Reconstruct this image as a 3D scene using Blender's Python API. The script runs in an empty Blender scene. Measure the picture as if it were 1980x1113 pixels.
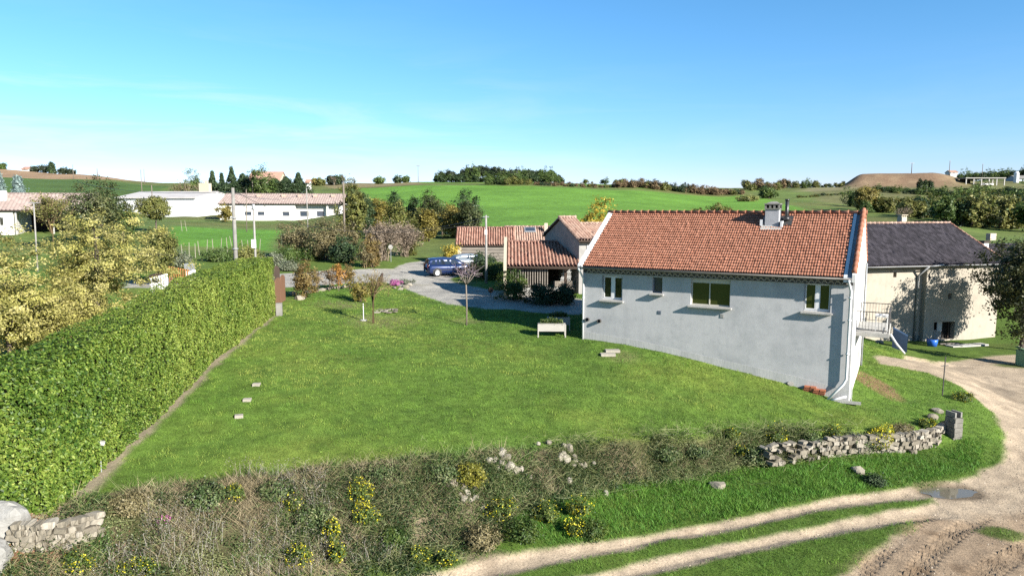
import bpy, math, random
import numpy as np
from mathutils import Vector, Matrix
random.seed(7)
RNG = np.random.default_rng(7)
R = math.radians
sc = bpy.context.scene
COL = sc.collection

# ------------------------------------------------------------ camera
FPX, W0, H0 = 1350.0, 1980.0, 1113.0
PITCH = R(6.4)
CAM = np.array([0.0, 0.0, 10.0])
SP, CP = math.sin(PITCH), math.cos(PITCH)
cd = bpy.data.cameras.new('camera'); cd.sensor_width = 36; cd.lens = 36 * FPX / W0
cd.clip_start = .5; cd.clip_end = 9000
cam = bpy.data.objects.new('camera', cd); COL.objects.link(cam)
cam.location = CAM; cam.rotation_euler = (R(90) - PITCH, 0, 0)
sc.camera = cam

def ray(px, py):
    x = (px - W0 / 2) / FPX; y = (H0 / 2 - py) / FPX
    return np.array([x, CP + y * SP, -SP + y * CP])
def at(px, py, Y):                       # the point of a photo direction at distance Y
    d = ray(px, py); return CAM + d * (Y / d[1])
def onz(px, py, z):
    d = ray(px, py); return CAM + d * ((z - CAM[2]) / d[2])
def proj(X, Y, Z):
    dz = Z - CAM[2]
    t = Y * CP - dz * SP; y = Y * SP + dz * CP
    return W0 / 2 + FPX * X / t, H0 / 2 - FPX * y / t

# ------------------------------------------------------------ numpy noise
def _hash(ix, iy, seed):
    n = (ix.astype(np.int64) * 374761393 + iy.astype(np.int64) * 668265263 + seed * 974634533) & 0x7fffffff
    n = ((n ^ (n >> 13)) * 1274126177) & 0x7fffffff
    return ((n ^ (n >> 16)) & 0xffff) / 65535.0
def vnoise(x, y, scale, seed=0):
    x = np.asarray(x, float) / scale; y = np.asarray(y, float) / scale
    ix = np.floor(x); iy = np.floor(y); fx = x - ix; fy = y - iy
    fx = fx * fx * (3 - 2 * fx); fy = fy * fy * (3 - 2 * fy)
    a = _hash(ix, iy, seed); b = _hash(ix + 1, iy, seed); c = _hash(ix, iy + 1, seed); d = _hash(ix + 1, iy + 1, seed)
    return (a + (b - a) * fx) * (1 - fy) + (c + (d - c) * fx) * fy
def fbm(x, y, scale, seed=0, octs=3):
    s = 0; a = 1; t = 0
    for o in range(octs):
        s = s + a * vnoise(x, y, scale / 2 ** o, seed + o * 17); t += a; a *= .5
    return s / t
def sstep(a, b, x):
    t = np.clip((x - a) / (b - a), 0, 1); return t * t * (3 - 2 * t)

# ------------------------------------------------------------ polygons
def seg_dist(X, Y, poly, closed=True):
    P = np.asarray(poly, float); n = len(P); best = np.full(X.shape, 1e9)
    for i in range(n if closed else n - 1):
        a = P[i]; b = P[(i + 1) % n]; d = b - a; L = max(d @ d, 1e-9)
        t = np.clip(((X - a[0]) * d[0] + (Y - a[1]) * d[1]) / L, 0, 1)
        best = np.minimum(best, (X - a[0] - t * d[0]) ** 2 + (Y - a[1] - t * d[1]) ** 2)
    return np.sqrt(best)
def inside(X, Y, poly):
    P = np.asarray(poly, float); c = np.zeros(X.shape, bool); n = len(P)
    for i in range(n):
        x1, y1 = P[i]; x2, y2 = P[(i + 1) % n]
        if y1 == y2: continue
        cond = ((y1 > Y) != (y2 > Y)) & (X < (x2 - x1) * (Y - y1) / (y2 - y1) + x1)
        c ^= cond
    return c
def sdf(X, Y, poly):                     # positive inside
    d = seg_dist(X, Y, poly); return np.where(inside(X, Y, poly), d, -d)

# ------------------------------------------------------------ terrain
def tps_fit(pts):
    P = np.array(pts, float); n = len(P); xy = P[:, :2]
    r2 = ((xy[:, None] - xy[None]) ** 2).sum(-1)
    K = .5 * r2 * np.log(r2 + 1e-9) + np.eye(n) * .8
    A = np.zeros((n + 3, n + 3)); A[:n, :n] = K; A[:n, n] = 1; A[:n, n + 1:] = xy; A[n:, :n] = A[:n, n:].T
    s = np.linalg.solve(A, np.concatenate([P[:, 2], np.zeros(3)]))
    return xy, s
def tps_eval(m, X, Y):
    xy, s = m; n = len(xy); z = s[n] + s[n + 1] * X + s[n + 2] * Y
    for i in range(n):
        r2 = (X - xy[i, 0]) ** 2 + (Y - xy[i, 1]) ** 2
        z = z + s[i] * .5 * r2 * np.log(r2 + 1e-9)
    return z
# main house frame
HA = np.array([3.76, 36.8]); HB = np.array([15.0, 30.4])
HU = (HB - HA) / np.linalg.norm(HB - HA); HV = np.array([-HU[1], HU[0]])
HL = float(np.linalg.norm(HB - HA)); HD = 7.4
def fac(px, py):                          # pixel -> (s, z) on the facade plane
    d = ray(px, py); t = (HA @ HV) / (d[0] * HV[0] + d[1] * HV[1]); p = CAM + d * t
    return float((p[:2] - HA) @ HU), float(p[2])
def facpt(px, py):
    s, z = fac(px, py); q = HA + HU * s; return (q[0], q[1], z)
UP = [facpt(1129, 655), facpt(1240, 672), facpt(1400, 711), facpt(1540, 747), facpt(1650, 782)]
def zpt(px, py, z):
    p = onz(px, py, z); return (p[0], p[1], z)
for a in [(100, 985, 2.2), (250, 850, 2.5), (400, 705, 3.35), (530, 608, 3.9), (722, 625, 3.5), (902, 625, 3.35),
          (130, 960, 2.2), (350, 925, 2.1), (550, 905, 2.05), (750, 885, 2.0), (950, 868, 1.95), (1150, 852, 1.8), (1350, 838, 1.6),
          (1560, 832, 1.3), (1700, 832, 1.1), (1800, 815, 1.0), (1850, 800, .95), (560, 575, 4.1), (620, 560, 4.1), (800, 575, 3.6),
          (1100, 600, 3.65), (1000, 572, 3.95), (860, 533, 3.9), (650, 525, 4.3), (330, 541, 4.4)]:
    UP.append(zpt(*a))
UP += [(7.4, 43.2, 3.7), (18.7, 36.8, 1.75), (-20, 25, 2.6), (-25, 42, 4), (-40, 30, 3.5), (-40, 55, 4.6), (-20, 12, 1.8), (-55, 70, 4.8), (5, 70, 4.1), (16, 60, 3.0), (-20, 75, 4.8), (0, 78, 4.5)]
LP = [zpt(*a) for a in [(950, 1090, 0), (1300, 1050, 0), (1750, 950, 0), (1900, 900, .05), (1960, 800, .3), (1800, 700, .6), (1690, 692, .8),
      (1300, 1113, -.05), (1900, 1100, -.1), (1640, 872, .45), (1300, 922, .3), (1150, 942, .42), (1010, 978, .6), (1450, 908, .4), (1750, 868, .35), (1840, 850, .4), (1800, 668, .25), (1930, 664, .15)]]
LP += [(-12, 14, .9), (-8, 15, .5), (-4, 17, .15), (40, 40, .2), (40, 70, 2.5), (20, 75, 3.5), (0, 5, -.3), (30, 10, -.5), (-30, 5, .6), (26, 62, .5), (36, 58, .3)]
UF, LF = tps_fit(UP), tps_fit(LP)
EDGE = [zpt(*a)[:2] for a in [(60, 1010, 2.1), (130, 960, 2.2), (350, 925, 2.1), (550, 905, 2.05), (750, 885, 2.0), (950, 868, 1.95), (1150, 852, 1.8), (1350, 838, 1.6),
        (1560, 832, 1.3), (1640, 832, 1.2), (1700, 832, 1.1), (1760, 828, 1.05), (1810, 815, 1.0), (1848, 795, .95), (1835, 745, 1.05), (1770, 712, 1.2), (1705, 703, 1.4)]]
UPOLY = [(-70, 12), (-20, 14)] + EDGE + [(20.2, 40), (19.5, 50), (17, 85), (-70, 85)]
FARCOLS = {
    -500: [(60, 545), (104, 452), (150, 425), (220, 372), (300, 345), (380, 338), (450, 326)],
    0: [(60, 545), (104, 452), (150, 425), (220, 372), (300, 345), (380, 338), (450, 325)],
    150: [(60, 545), (104, 452), (150, 425), (220, 385), (300, 352), (380, 341), (440, 336)],
    330: [(60, 530), (100, 455), (200, 419), (260, 392), (320, 358), (420, 353)],
    560: [(60, 540), (100, 465), (170, 430), (200, 418), (300, 375), (400, 354)],
    700: [(65, 520), (100, 470), (150, 430), (250, 385), (330, 362), (420, 353)],
    830: [(65, 528), (85, 490), (120, 455), (160, 420), (250, 378), (320, 358), (380, 350)],
    1000: [(65, 520), (90, 465), (100, 452), (150, 418), (250, 378), (330, 355), (380, 350)],
    1200: [(65, 535), (90, 470), (105, 450), (150, 420), (250, 388), (330, 365), (400, 355)],
    1400: [(70, 530), (100, 462), (150, 428), (250, 398), (330, 385), (380, 375), (420, 366), (500, 363)],
    1550: [(75, 540), (100, 475), (150, 432), (200, 415), (300, 390), (400, 372), (500, 362)],
    1700: [(75, 560), (100, 490), (150, 436), (220, 412), (300, 395), (400, 372), (480, 359), (520, 358)],
    1980: [(75, 560), (100, 492), (140, 460), (170, 447), (260, 420), (350, 385), (450, 362), (520, 350), (700, 338)],
    2500: [(75, 560), (100, 492), (140, 460), (170, 447), (260, 420), (350, 385), (450, 360), (520, 348), (700, 335)]}
_u = []; _g = np.concatenate([np.linspace(55, 560, 120), [700, 1000, 3500]]); _t = []
for k, v in FARCOLS.items():
    P = np.array([at(k, py, Y) for Y, py in v])
    _u.append((k - W0 / 2) / FPX)
    z = np.interp(_g, P[:, 1], P[:, 2]); m = _g > P[-1, 1]
    z[m] = P[-1, 2] - .02 * np.minimum(_g[m] - P[-1, 1], 1500)
    m = _g < P[0, 1]; z[m] = P[0, 2]
    z[:120] = np.convolve(np.pad(z[:120], 4, 'edge'), np.ones(9) / 9, 'valid')
    _t.append(z)
_u = np.array(_u); _t = np.array(_t)
def zfar(X, Y):
    u = np.clip(X / np.maximum(Y, 1), _u[0] + 1e-6, _u[-1] - 1e-6)
    i = np.clip(np.searchsorted(_u, u) - 1, 0, len(_u) - 2); f = (u - _u[i]) / (_u[i + 1] - _u[i]); f = f * f * (3 - 2 * f)
    Yc = np.clip(Y, 55, 3499); j = np.clip(np.searchsorted(_g, Yc) - 1, 0, len(_g) - 2); g = (Yc - _g[j]) / (_g[j + 1] - _g[j])
    z0 = _t[i, j] * (1 - g) + _t[i, j + 1] * g; z1 = _t[i + 1, j] * (1 - g) + _t[i + 1, j + 1] * g
    # the flat topped spoil heap on the right hill
    px = W0 / 2 + FPX * u
    h = sstep(1612, 1662, px) * (1 - sstep(1790, 1890, px)) * sstep(455, 485, Y) * (1 - sstep(600, 640, Y))
    return z0 * (1 - f) + z1 * f + 8.3 * h
def bank_width(X):
    return np.interp(X, [-14, -9, -3.5, -.5, 2, 5, 9, 11, 12.5, 17, 18.5, 20], [1.2, 4.5, 3.6, 2.4, 1.1, .75, .6, .45, .3, .3, 2.5, 3.0])
def terrain(X, Y, micro=True):
    X = np.asarray(X, float); Y = np.asarray(Y, float)
    xc = np.clip(X, -60, 60); yc = np.clip(Y, 4, 82)
    U = np.clip(tps_eval(UF, xc, yc), 0, 6); L = np.clip(tps_eval(LF, xc, yc), -1, 5)
    d = -sdf(xc, yc, UPOLY)
    w = np.where(Y > 42, 8.0, bank_width(X)); w = np.where((Y > 30.5) & (Y <= 42) & (X > 15), 2.5 + (Y - 30.5) * .3, w)
    m = 1 - sstep(0, 1, d / w)
    if micro:
        bank = np.clip(1 - np.abs(d - w * .5) / (w * .7), 0, 1)
        U = U + (fbm(X, Y, 2.2, 3) - .5) * .16
        L = L + (fbm(X, Y, 1.6, 5) - .5) * .10
        L = L + bank * (fbm(X, Y, 1.1, 9) - .5) * .5 * np.clip(w / 3, 0, 1)
    z = L + (U - L) * m
    k = sstep(60, 78, Y)
    zf = zfar(X, Y)
    if micro: zf = zf + (fbm(X, Y, 9, 31) - .5) * .5 * sstep(70, 120, Y)
    return z * (1 - k) + zf * k
def gz(x, y): return float(terrain(np.array([x]), np.array([y]))[0])
_ts = np.concatenate([np.arange(12, 90, .1), np.arange(90, 700, .6)])
def ong(px, py):                          # where a photo direction meets the ground
    d = ray(px, py); P = CAM[None] + _ts[:, None] * d[None]
    below = P[:, 2] < terrain(P[:, 0], P[:, 1], False)
    i = int(np.argmax(below)) if below.any() else len(_ts) - 1
    p = P[i]; return np.array([p[0], p[1], gz(p[0], p[1])])
def gp(*pts): return [tuple(ong(a, b)[:2]) for a, b in pts]

# ------------------------------------------------------------ object helpers
def tag(o, label=None, cat=None, group=None, kind=None):
    if label: o['label'] = label
    if cat: o['category'] = cat
    if group: o['group'] = group
    if kind: o['kind'] = kind
    return o
def empty(name, loc, rz=0, label=None, cat=None, group=None):
    o = bpy.data.objects.new(name, None); COL.objects.link(o); o.location = tuple(float(v) for v in loc); o.rotation_euler = (0, 0, rz)
    o.empty_display_size = .3
    return tag(o, label, cat, group)
def np_mesh(name, V, F, tint=None):
    me = bpy.data.meshes.new(name); V = np.ascontiguousarray(V, np.float32); F = np.ascontiguousarray(F, np.int32); k = F.shape[1]
    me.vertices.add(len(V)); me.vertices.foreach_set('co', V.ravel())
    me.loops.add(F.size); me.loops.foreach_set('vertex_index', F.ravel())
    me.polygons.add(len(F)); me.polygons.foreach_set('loop_start', np.arange(0, F.size, k, dtype=np.int32))
    me.update(calc_edges=True)
    if tint is not None: set_tint(me, tint)
    return me
def set_tint(me, T):
    a = me.attributes.new('tint', 'FLOAT_COLOR', 'POINT')
    if T.shape[1] == 3: T = np.concatenate([T, np.ones((len(T), 1))], 1)
    a.data.foreach_set('color', np.ascontiguousarray(T, np.float32).ravel())
def link(name, me, mat, parent=None, smooth=False):
    o = bpy.data.objects.new(name, me); COL.objects.link(o)
    if mat is not None:
        for m in (mat if isinstance(mat, (list, tuple)) else [mat]): me.materials.append(m)
    if smooth: me.polygons.foreach_set('use_smooth', np.ones(len(me.polygons), bool))
    if parent is not None: o.parent = parent
    return o
class M:
    """collects shapes, builds ONE mesh object"""
    def __init__(s): s.v = []; s.f = []; s.m = []; s.t = []; s.tc = (.5, .5, .5)
    def add(s, vs, fs, mi=0):
        n = len(s.v); s.v += [tuple(float(c) for c in v) for v in vs]; s.t += [s.tc] * len(vs)
        s.f += [tuple(i + n for i in f) for f in fs]; s.m += [mi] * len(fs); return s
    def box(s, x0, x1, y0, y1, z0, z1, mi=0):
        v = [(x, y, z) for z in (z0, z1) for y in (y0, y1) for x in (x0, x1)]
        return s.add(v, [(0, 2, 3, 1), (4, 5, 7, 6), (0, 1, 5, 4), (1, 3, 7, 5), (3, 2, 6, 7), (2, 0, 4, 6)], mi)
    def cbox(s, c, size, rz=0, tilt=0, mi=0):
        a, b, d = [q / 2 for q in size]; Q = Matrix.Rotation(rz, 3, 'Z') @ Matrix.Rotation(tilt, 3, 'Y')
        v = [tuple(Vector(c) + Q @ Vector((x, y, z))) for z in (-d, d) for y in (-b, b) for x in (-a, a)]
        return s.add(v, [(0, 2, 3, 1), (4, 5, 7, 6), (0, 1, 5, 4), (1, 3, 7, 5), (3, 2, 6, 7), (2, 0, 4, 6)], mi)
    def quad(s, a, b, c, d, mi=0): return s.add([a, b, c, d], [(0, 1, 2, 3)], mi)
    def poly(s, pts, mi=0): return s.add(pts, [tuple(range(len(pts)))], mi)
    def prism(s, pts, off, mi=0):            # closed polygon extruded by the vector off
        n = len(pts); o = Vector(off); q = [tuple(Vector(p) + o) for p in pts]
        return s.add(list(pts) + q, [tuple(range(n))[::-1], tuple(range(n, 2 * n))] + [(i, (i + 1) % n, n + (i + 1) % n, n + i) for i in range(n)], mi)
    def tube(s, pts, rad, sides=8, cap=True, mi=0):
        pts = [Vector(tuple(float(c) for c in p)) for p in pts]; n = len(pts)
        rad = rad if isinstance(rad, (list, tuple)) else [rad] * n; vs = []
        prev = None
        for i, p in enumerate(pts):
            d = (pts[min(i + 1, n - 1)] - pts[max(i - 1, 0)]).normalized()
            a = prev if prev is not None and abs(prev.dot(d)) < .95 else (Vector((1, 0, 0)) if abs(d.x) < .9 else Vector((0, 1, 0)))
            x = (a - d * a.dot(d)).normalized(); prev = x; y = d.cross(x)
            for k in range(sides):
                t = 2 * math.pi * k / sides; vs.append(tuple(p + (x * math.cos(t) + y * math.sin(t)) * rad[i]))
        fs = [(i * sides + k, i * sides + (k + 1) % sides, (i + 1) * sides + (k + 1) % sides, (i + 1) * sides + k) for i in range(n - 1) for k in range(sides)]
        if cap: fs += [tuple(range(sides))[::-1], tuple(range((n - 1) * sides, n * sides))]
        return s.add(vs, fs, mi)
    def lathe(s, prof, c=(0, 0, 0), axis='z', sides=16, mi=0):
        vs = []
        for r, h in prof:
            for k in range(sides):
                t = 2 * math.pi * k / sides; a, b = r * math.cos(t), r * math.sin(t)
                q = (a, b, h) if axis == 'z' else ((a, h, b) if axis == 'y' else (h, a, b))
                vs.append((c[0] + q[0], c[1] + q[1], c[2] + q[2]))
        n = len(prof)
        return s.add(vs, [(i * sides + k, i * sides + (k + 1) % sides, (i + 1) * sides + (k + 1) % sides, (i + 1) * sides + k) for i in range(n - 1) for k in range(sides)], mi)
    def build(s, name, mat, parent=None, smooth=False, tint=False, bevel=0):
        me = bpy.data.meshes.new(name); me.from_pydata(s.v, [], s.f); me.update()
        if any(s.m): me.polygons.foreach_set('material_index', s.m)
        if tint: set_tint(me, np.array(s.t))
        o = link(name, me, mat, parent, smooth)
        if bevel:
            b = o.modifiers.new('bevel', 'BEVEL'); b.width = bevel; b.segments = 2; b.limit_method = 'ANGLE'
        return o
def thing(mb, name, mat, label, cat, loc=(0, 0, 0), rz=0, group=None, **k):
    o = mb.build(name, mat, None, **k); o.location = tuple(float(v) for v in loc); o.rotation_euler = (0, 0, rz); return tag(o, label, cat, group)
def copy_tree(o, parent=None):
    c = o.copy(); COL.objects.link(c); c.parent = parent
    for ch in o.children: copy_tree(ch, c)
    return c

# ------------------------------------------------------------ materials
class NT:
    def __init__(s, name):
        s.m = bpy.data.materials.new(name); s.m.use_nodes = True; s.t = s.m.node_tree; s.n = s.t.nodes; s.l = s.t.links
        s.b = s.n['Principled BSDF']; s.out = s.n['Material Output']
    def node(s, typ, **k):
        n = s.n.new(typ)
        for a, v in k.items():
            if a.startswith('i_'):
                n.inputs[a[2:].replace('_', ' ')].default_value = v
            else: setattr(n, a, v)
        return n
    def link(s, a, b): s.l.new(a, b)
    def coord(s, kind='Object', scale=(1, 1, 1)):
        t = s.node('ShaderNodeTexCoord'); mp = s.node('ShaderNodeMapping'); mp.inputs['Scale'].default_value = scale
        s.link(t.outputs[kind], mp.inputs['Vector']); return mp.outputs['Vector']
    def noise(s, vec, scale, detail=4, rough=.6):
        n = s.node('ShaderNodeTexNoise', i_Scale=scale, i_Detail=detail, i_Roughness=rough); s.link(vec, n.inputs['Vector']); return n.outputs['Fac']
    def ramp(s, fac, stops):
        r = s.node('ShaderNodeValToRGB'); e = r.color_ramp.elements
        while len(e) < len(stops): e.new(.5)
        for k, (p, c) in enumerate(stops): e[k].position = p; e[k].color = (*c, 1) if len(c) == 3 else c
        s.link(fac, r.inputs['Fac']); return r.outputs['Color']
    def mix(s, a, b, fac, mode='MIX'):
        m = s.node('ShaderNodeMix', data_type='RGBA', blend_type=mode)
        for q, i in ((fac, 0), (a, 6), (b, 7)):
            if hasattr(q, 'is_linked') or hasattr(q, 'links'): s.link(q, m.inputs[i])
            else: m.inputs[i].default_value = q if i == 0 else ((*q, 1) if len(q) == 3 else q)
        return m.outputs[2]
    def bump(s, h, strength=.3, dist=.02):
        b = s.node('ShaderNodeBump', i_Strength=strength, i_Distance=dist); s.link(h, b.inputs['Height']); s.link(b.outputs['Normal'], s.b.inputs['Normal']); return b
    def base(s, c):
        if hasattr(c, 'links'): s.link(c, s.b.inputs['Base Color'])
        else: s.b.inputs['Base Color'].default_value = (*c, 1)
def pm(name, c1, c2=None, scale=3, rough=.8, bump=0, bscale=None, spec=.3, metal=0, stops=(.3, .7), stretch=(1, 1, 1), detail=5, c3=None, scale3=20, f3=.4):
    """procedural paint/stone/wood: c1..c2 blended by noise, c3 sprinkled at a finer scale"""
    n = NT(name); n.b.inputs['Roughness'].default_value = rough; n.b.inputs['Specular IOR Level'].default_value = spec; n.b.inputs['Metallic'].default_value = metal
    v = n.coord('Object', stretch)
    c2 = c2 or tuple(q * .8 for q in c1)
    col = n.ramp(n.noise(v, scale, detail), [(stops[0], c1), (stops[1], c2)])
    if c3:
        k = n.ramp(n.noise(v, scale3, 4), [(.5, (0, 0, 0)), (.5 + .25, (f3, f3, f3))]); col = n.mix(col, c3, k)
    n.base(col)
    if bump: n.bump(n.noise(v, bscale or scale * 6, 4), bump, .03)
    return n.m
def leafm(name, ca, cb, cc, trans=.35, rough=.55, spec=.3):
    """leaf colours picked per leaf from the mesh's tint attribute"""
    n = NT(name); a = n.node('ShaderNodeAttribute', attribute_name='tint'); s = n.node('ShaderNodeSeparateColor'); n.link(a.outputs['Color'], s.inputs['Color'])
    col = n.ramp(s.outputs[0], [(0, ca), (.5, cb), (1, cc)])
    v = n.node('ShaderNodeMapRange'); v.inputs['To Min'].default_value = .62; v.inputs['To Max'].default_value = 1.3; n.link(s.outputs[1], v.inputs['Value'])
    h = n.node('ShaderNodeHueSaturation'); n.link(v.outputs[0], h.inputs['Value']); n.link(col, h.inputs['Color'])
    n.base(h.outputs['Color']); n.b.inputs['Roughness'].default_value = rough; n.b.inputs['Specular IOR Level'].default_value = spec
    if trans > 0:
        t = n.node('ShaderNodeBsdfTranslucent'); n.link(h.outputs['Color'], t.inputs['Color'])
        mx = n.node('ShaderNodeMixShader'); mx.inputs[0].default_value = trans
        n.link(n.b.outputs[0], mx.inputs[1]); n.link(t.outputs[0], mx.inputs[2]); n.link(mx.outputs[0], n.out.inputs['Surface'])
    return n.m
def glassm(name, col, rough=.06):
    n = NT(name); n.base(col); n.b.inputs['Roughness'].default_value = rough; n.b.inputs['Specular IOR Level'].default_value = .8; return n.m

# ------------------------------------------------------------ light
SUN_EL = R(25.0); SX, SY = .72, -.694      # horizontal direction towards the sun
S3 = Vector((SX * math.cos(SUN_EL), SY * math.cos(SUN_EL), math.sin(SUN_EL))).normalized()
sd = bpy.data.lights.new('sun', 'SUN'); sd.energy = 5.0; sd.angle = R(.53); sd.color = (1, .945, .85)
so = bpy.data.objects.new('sun', sd); COL.objects.link(so); so.rotation_euler = S3.to_track_quat('Z', 'Y').to_euler(); so.location = (30, -20, 40)
w = bpy.data.worlds.new('World'); sc.world = w; w.use_nodes = True
nt = w.node_tree; sky = nt.nodes.new('ShaderNodeTexSky'); sky.sky_type = 'NISHITA'; sky.sun_disc = False
sky.sun_elevation = SUN_EL; sky.sun_rotation = math.atan2(SX, SY); sky.air_density = 1.0; sky.dust_density = 0; sky.ozone_density = 6; sky.altitude = 0
bg = nt.nodes['Background']; bg.inputs['Strength'].default_value = .0624
tn = nt.nodes.new('ShaderNodeMix'); tn.data_type = 'RGBA'; tn.blend_type = 'MULTIPLY'; tn.inputs[0].default_value = 1; tn.inputs[7].default_value = (.917, .791, 1, 1)
nt.links.new(sky.outputs[0], tn.inputs[6]); hs = nt.nodes.new('ShaderNodeHueSaturation'); hs.inputs['Hue'].default_value = .4729; hs.inputs['Saturation'].default_value = 1.08; nt.links.new(tn.outputs[2], hs.inputs['Color']); 
# thin cirrus veil low in the left part of the sky
tc = nt.nodes.new('ShaderNodeTexCoord'); mp = nt.nodes.new('ShaderNodeMapping'); mp.inputs['Scale'].default_value = (1.6, 1.6, 13); mp.inputs['Rotation'].default_value = (0, R(4), 0); nt.links.new(tc.outputs['Generated'], mp.inputs['Vector'])
nz = nt.nodes.new('ShaderNodeTexNoise'); nz.inputs['Scale'].default_value = 1.9; nz.inputs['Detail'].default_value = 7; nz.inputs['Roughness'].default_value = .6; nz.inputs['Distortion'].default_value = .5; nt.links.new(mp.outputs['Vector'], nz.inputs['Vector'])
cr = nt.nodes.new('ShaderNodeValToRGB'); cr.color_ramp.elements[0].position = .47; cr.color_ramp.elements[1].position = .72; nt.links.new(nz.outputs['Fac'], cr.inputs['Fac'])
sx_ = nt.nodes.new('ShaderNodeSeparateXYZ'); nt.links.new(tc.outputs['Generated'], sx_.inputs[0])
def mr(src, a, b, lo, hi):
    m_ = nt.nodes.new('ShaderNodeMapRange'); m_.inputs[1].default_value = a; m_.inputs[2].default_value = b; m_.inputs[3].default_value = lo; m_.inputs[4].default_value = hi; m_.interpolation_type = 'SMOOTHSTEP'; nt.links.new(src, m_.inputs[0]); return m_.outputs[0]
def mul(a, b): m_ = nt.nodes.new('ShaderNodeMath'); m_.operation = 'MULTIPLY'; nt.links.new(a, m_.inputs[0]); nt.links.new(b, m_.inputs[1]); return m_.outputs[0]
veil = mul(mul(cr.outputs['Color'], mr(sx_.outputs['X'], -.55, .35, .62, .06)), mr(sx_.outputs['Z'], .06, .24, 1, .06))
cm_ = nt.nodes.new('ShaderNodeMix'); cm_.data_type = 'RGBA'; nt.links.new(veil, cm_.inputs[0]); nt.links.new(hs.outputs[0], cm_.inputs[6]); cm_.inputs[7].default_value = (5.2, 5.4, 5.5, 1); nt.links.new(cm_.outputs[2], bg.inputs['Color'])
sc.view_settings.view_transform = 'Standard'; sc.view_settings.look = 'None'; sc.view_settings.gamma = 1; sc.view_settings.exposure = 1.7
sc.render.film_transparent = False
sc.cycles.max_bounces = 6; sc.cycles.diffuse_bounces = 3; sc.cycles.glossy_bounces = 3; sc.cycles.transmission_bounces = 3; sc.cycles.transparent_max_bounces = 6
sc.cycles.use_denoising = False
# ============================================================ GROUND
def hexagon(*p): return gp(*p)
RUT_UP = gp((1350, 1014), (1437, 997), (1585, 968), (1712, 948), (1788, 937), (1850, 930), (1880, 960), (1808, 961), (1700, 975), (1585, 990), (1454, 1020), (1300, 1045), (1216, 1067), (1103, 1087), (990, 1112), (760, 1150), (600, 1180), (560, 1140), (740, 1116), (850, 1104), (929, 1081), (1019, 1059), (1187, 1047))
RUT_LO = gp((1300, 1075), (1506, 1030), (1678, 996), (1808, 972), (1870, 1000), (1743, 1016), (1609, 1037), (1472, 1064), (1300, 1102), (1150, 1140), (1000, 1170), (1000, 1140), (1150, 1111))
ROADP = gp((1690, 690), (1752, 689), (1800, 700), (1932, 686), (2080, 680)) + [(34, 44), (45, 30), (38, 16), (24, 8), (16, 12)] + gp((1560, 1180), (1640, 1100), (1700, 1060), (1760, 1020), (1808, 972), (1788, 945), (1839, 937), (1890, 915), (1928, 895), (1943, 866), (1938, 834), (1920, 800), (1890, 772), (1855, 747), (1794, 722), (1740, 710), (1697, 702))
MUDP = gp((1780, 985), (1880, 1000), (1990, 990), (2200, 1100)) + [(16, 11), (9, 14)] + gp((1560, 1140), (1640, 1095), (1700, 1055))
DRIVE = gp((250, 543), (330, 537), (450, 533), (540, 529), (640, 522), (760, 519), (790, 507), (825, 503), (905, 512), (900, 528), (870, 540), (885, 548), (960, 560), (1120, 578)) + [(9, 50), (10.5, 46.5)] + gp((1120, 609), (1060, 606), (960, 598), (870, 588), (815, 572), (780, 556), (740, 545), (640, 549), (560, 555), (450, 556), (330, 558), (240, 556))
HEDGESTRIP = None
HP0 = np.array(zpt(100, 985, 2.2)[:2]); HP1 = np.array(zpt(530, 608, 3.9)[:2])
HDIR = (HP1 - HP0) / np.linalg.norm(HP1 - HP0); HNRM = np.array([HDIR[1], -HDIR[0]])   # towards the lawn
BARE = [tuple(HP0 - HDIR * .6 - HNRM * .8), tuple(HP0 - HDIR * .2 + HNRM * .36), tuple(HP0 + HDIR * 9 + HNRM * .33), tuple(HP1 + HNRM * .25), tuple(HP1 + HDIR * 1.5 + HNRM * .3), tuple(HP1 + HDIR * 1.5 - HNRM * 1.2)]
PUD = ong(1835, 948)
TR0 = ong(1640, 1110)[:2]; TR1 = ong(1800, 985)[:2]; TD = (TR1 - TR0) / np.linalg.norm(TR1 - TR0); TN = np.array([TD[1], -TD[0]])
def tread(X, Y):
    a = (X - TR0[0]) * TD[0] + (Y - TR0[1]) * TD[1]; b = (X - TR0[0]) * TN[0] + (Y - TR0[1]) * TN[1]
    b = b + .25 * np.sin(a * .35); h = 0 * X; used = 0 * X
    for off, wd, ph in ((.25, .33, 0), (1.35, .33, .1), (2.35, .38, .05), (3.6, .36, .15), (-.9, .28, .2), (4.9, .4, .1)):
        q = (b - off - .12 * a * (off > 2)) / wd; m = sstep(1, .75, np.abs(q))
        lug = sstep(.1, .6, np.sin(2 * np.pi * (a + ph) / .27 + np.abs(q) * 2.2))
        h = h + m * (lug * (.03 + .12 * fbm(X, Y, .5, 43)) - .06); used = np.maximum(used, m)
    k = sdf(X, Y, MUDP); k = sstep(-.3, .6, k + (fbm(X, Y, 1.2, 77) - .5) * 1.2)
    k2 = .55 + .6 * fbm(X, Y, 1.7, 41)
    return h * k * k2, k
def blend(c, w, col): return c * (1 - w[:, None]) + np.array(col)[None] * w[:, None]
LUSHP = gp((985, 1000), (1035, 965), (1100, 943), (1200, 928), (1350, 917), (1500, 903), (1600, 885), (1700, 877), (1840, 861), (1870, 845), (1905, 850), (1900, 905), (1788, 937), (1585, 968), (1300, 1023), (1150, 1052), (1070, 1062), (1035, 1050))
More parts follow.
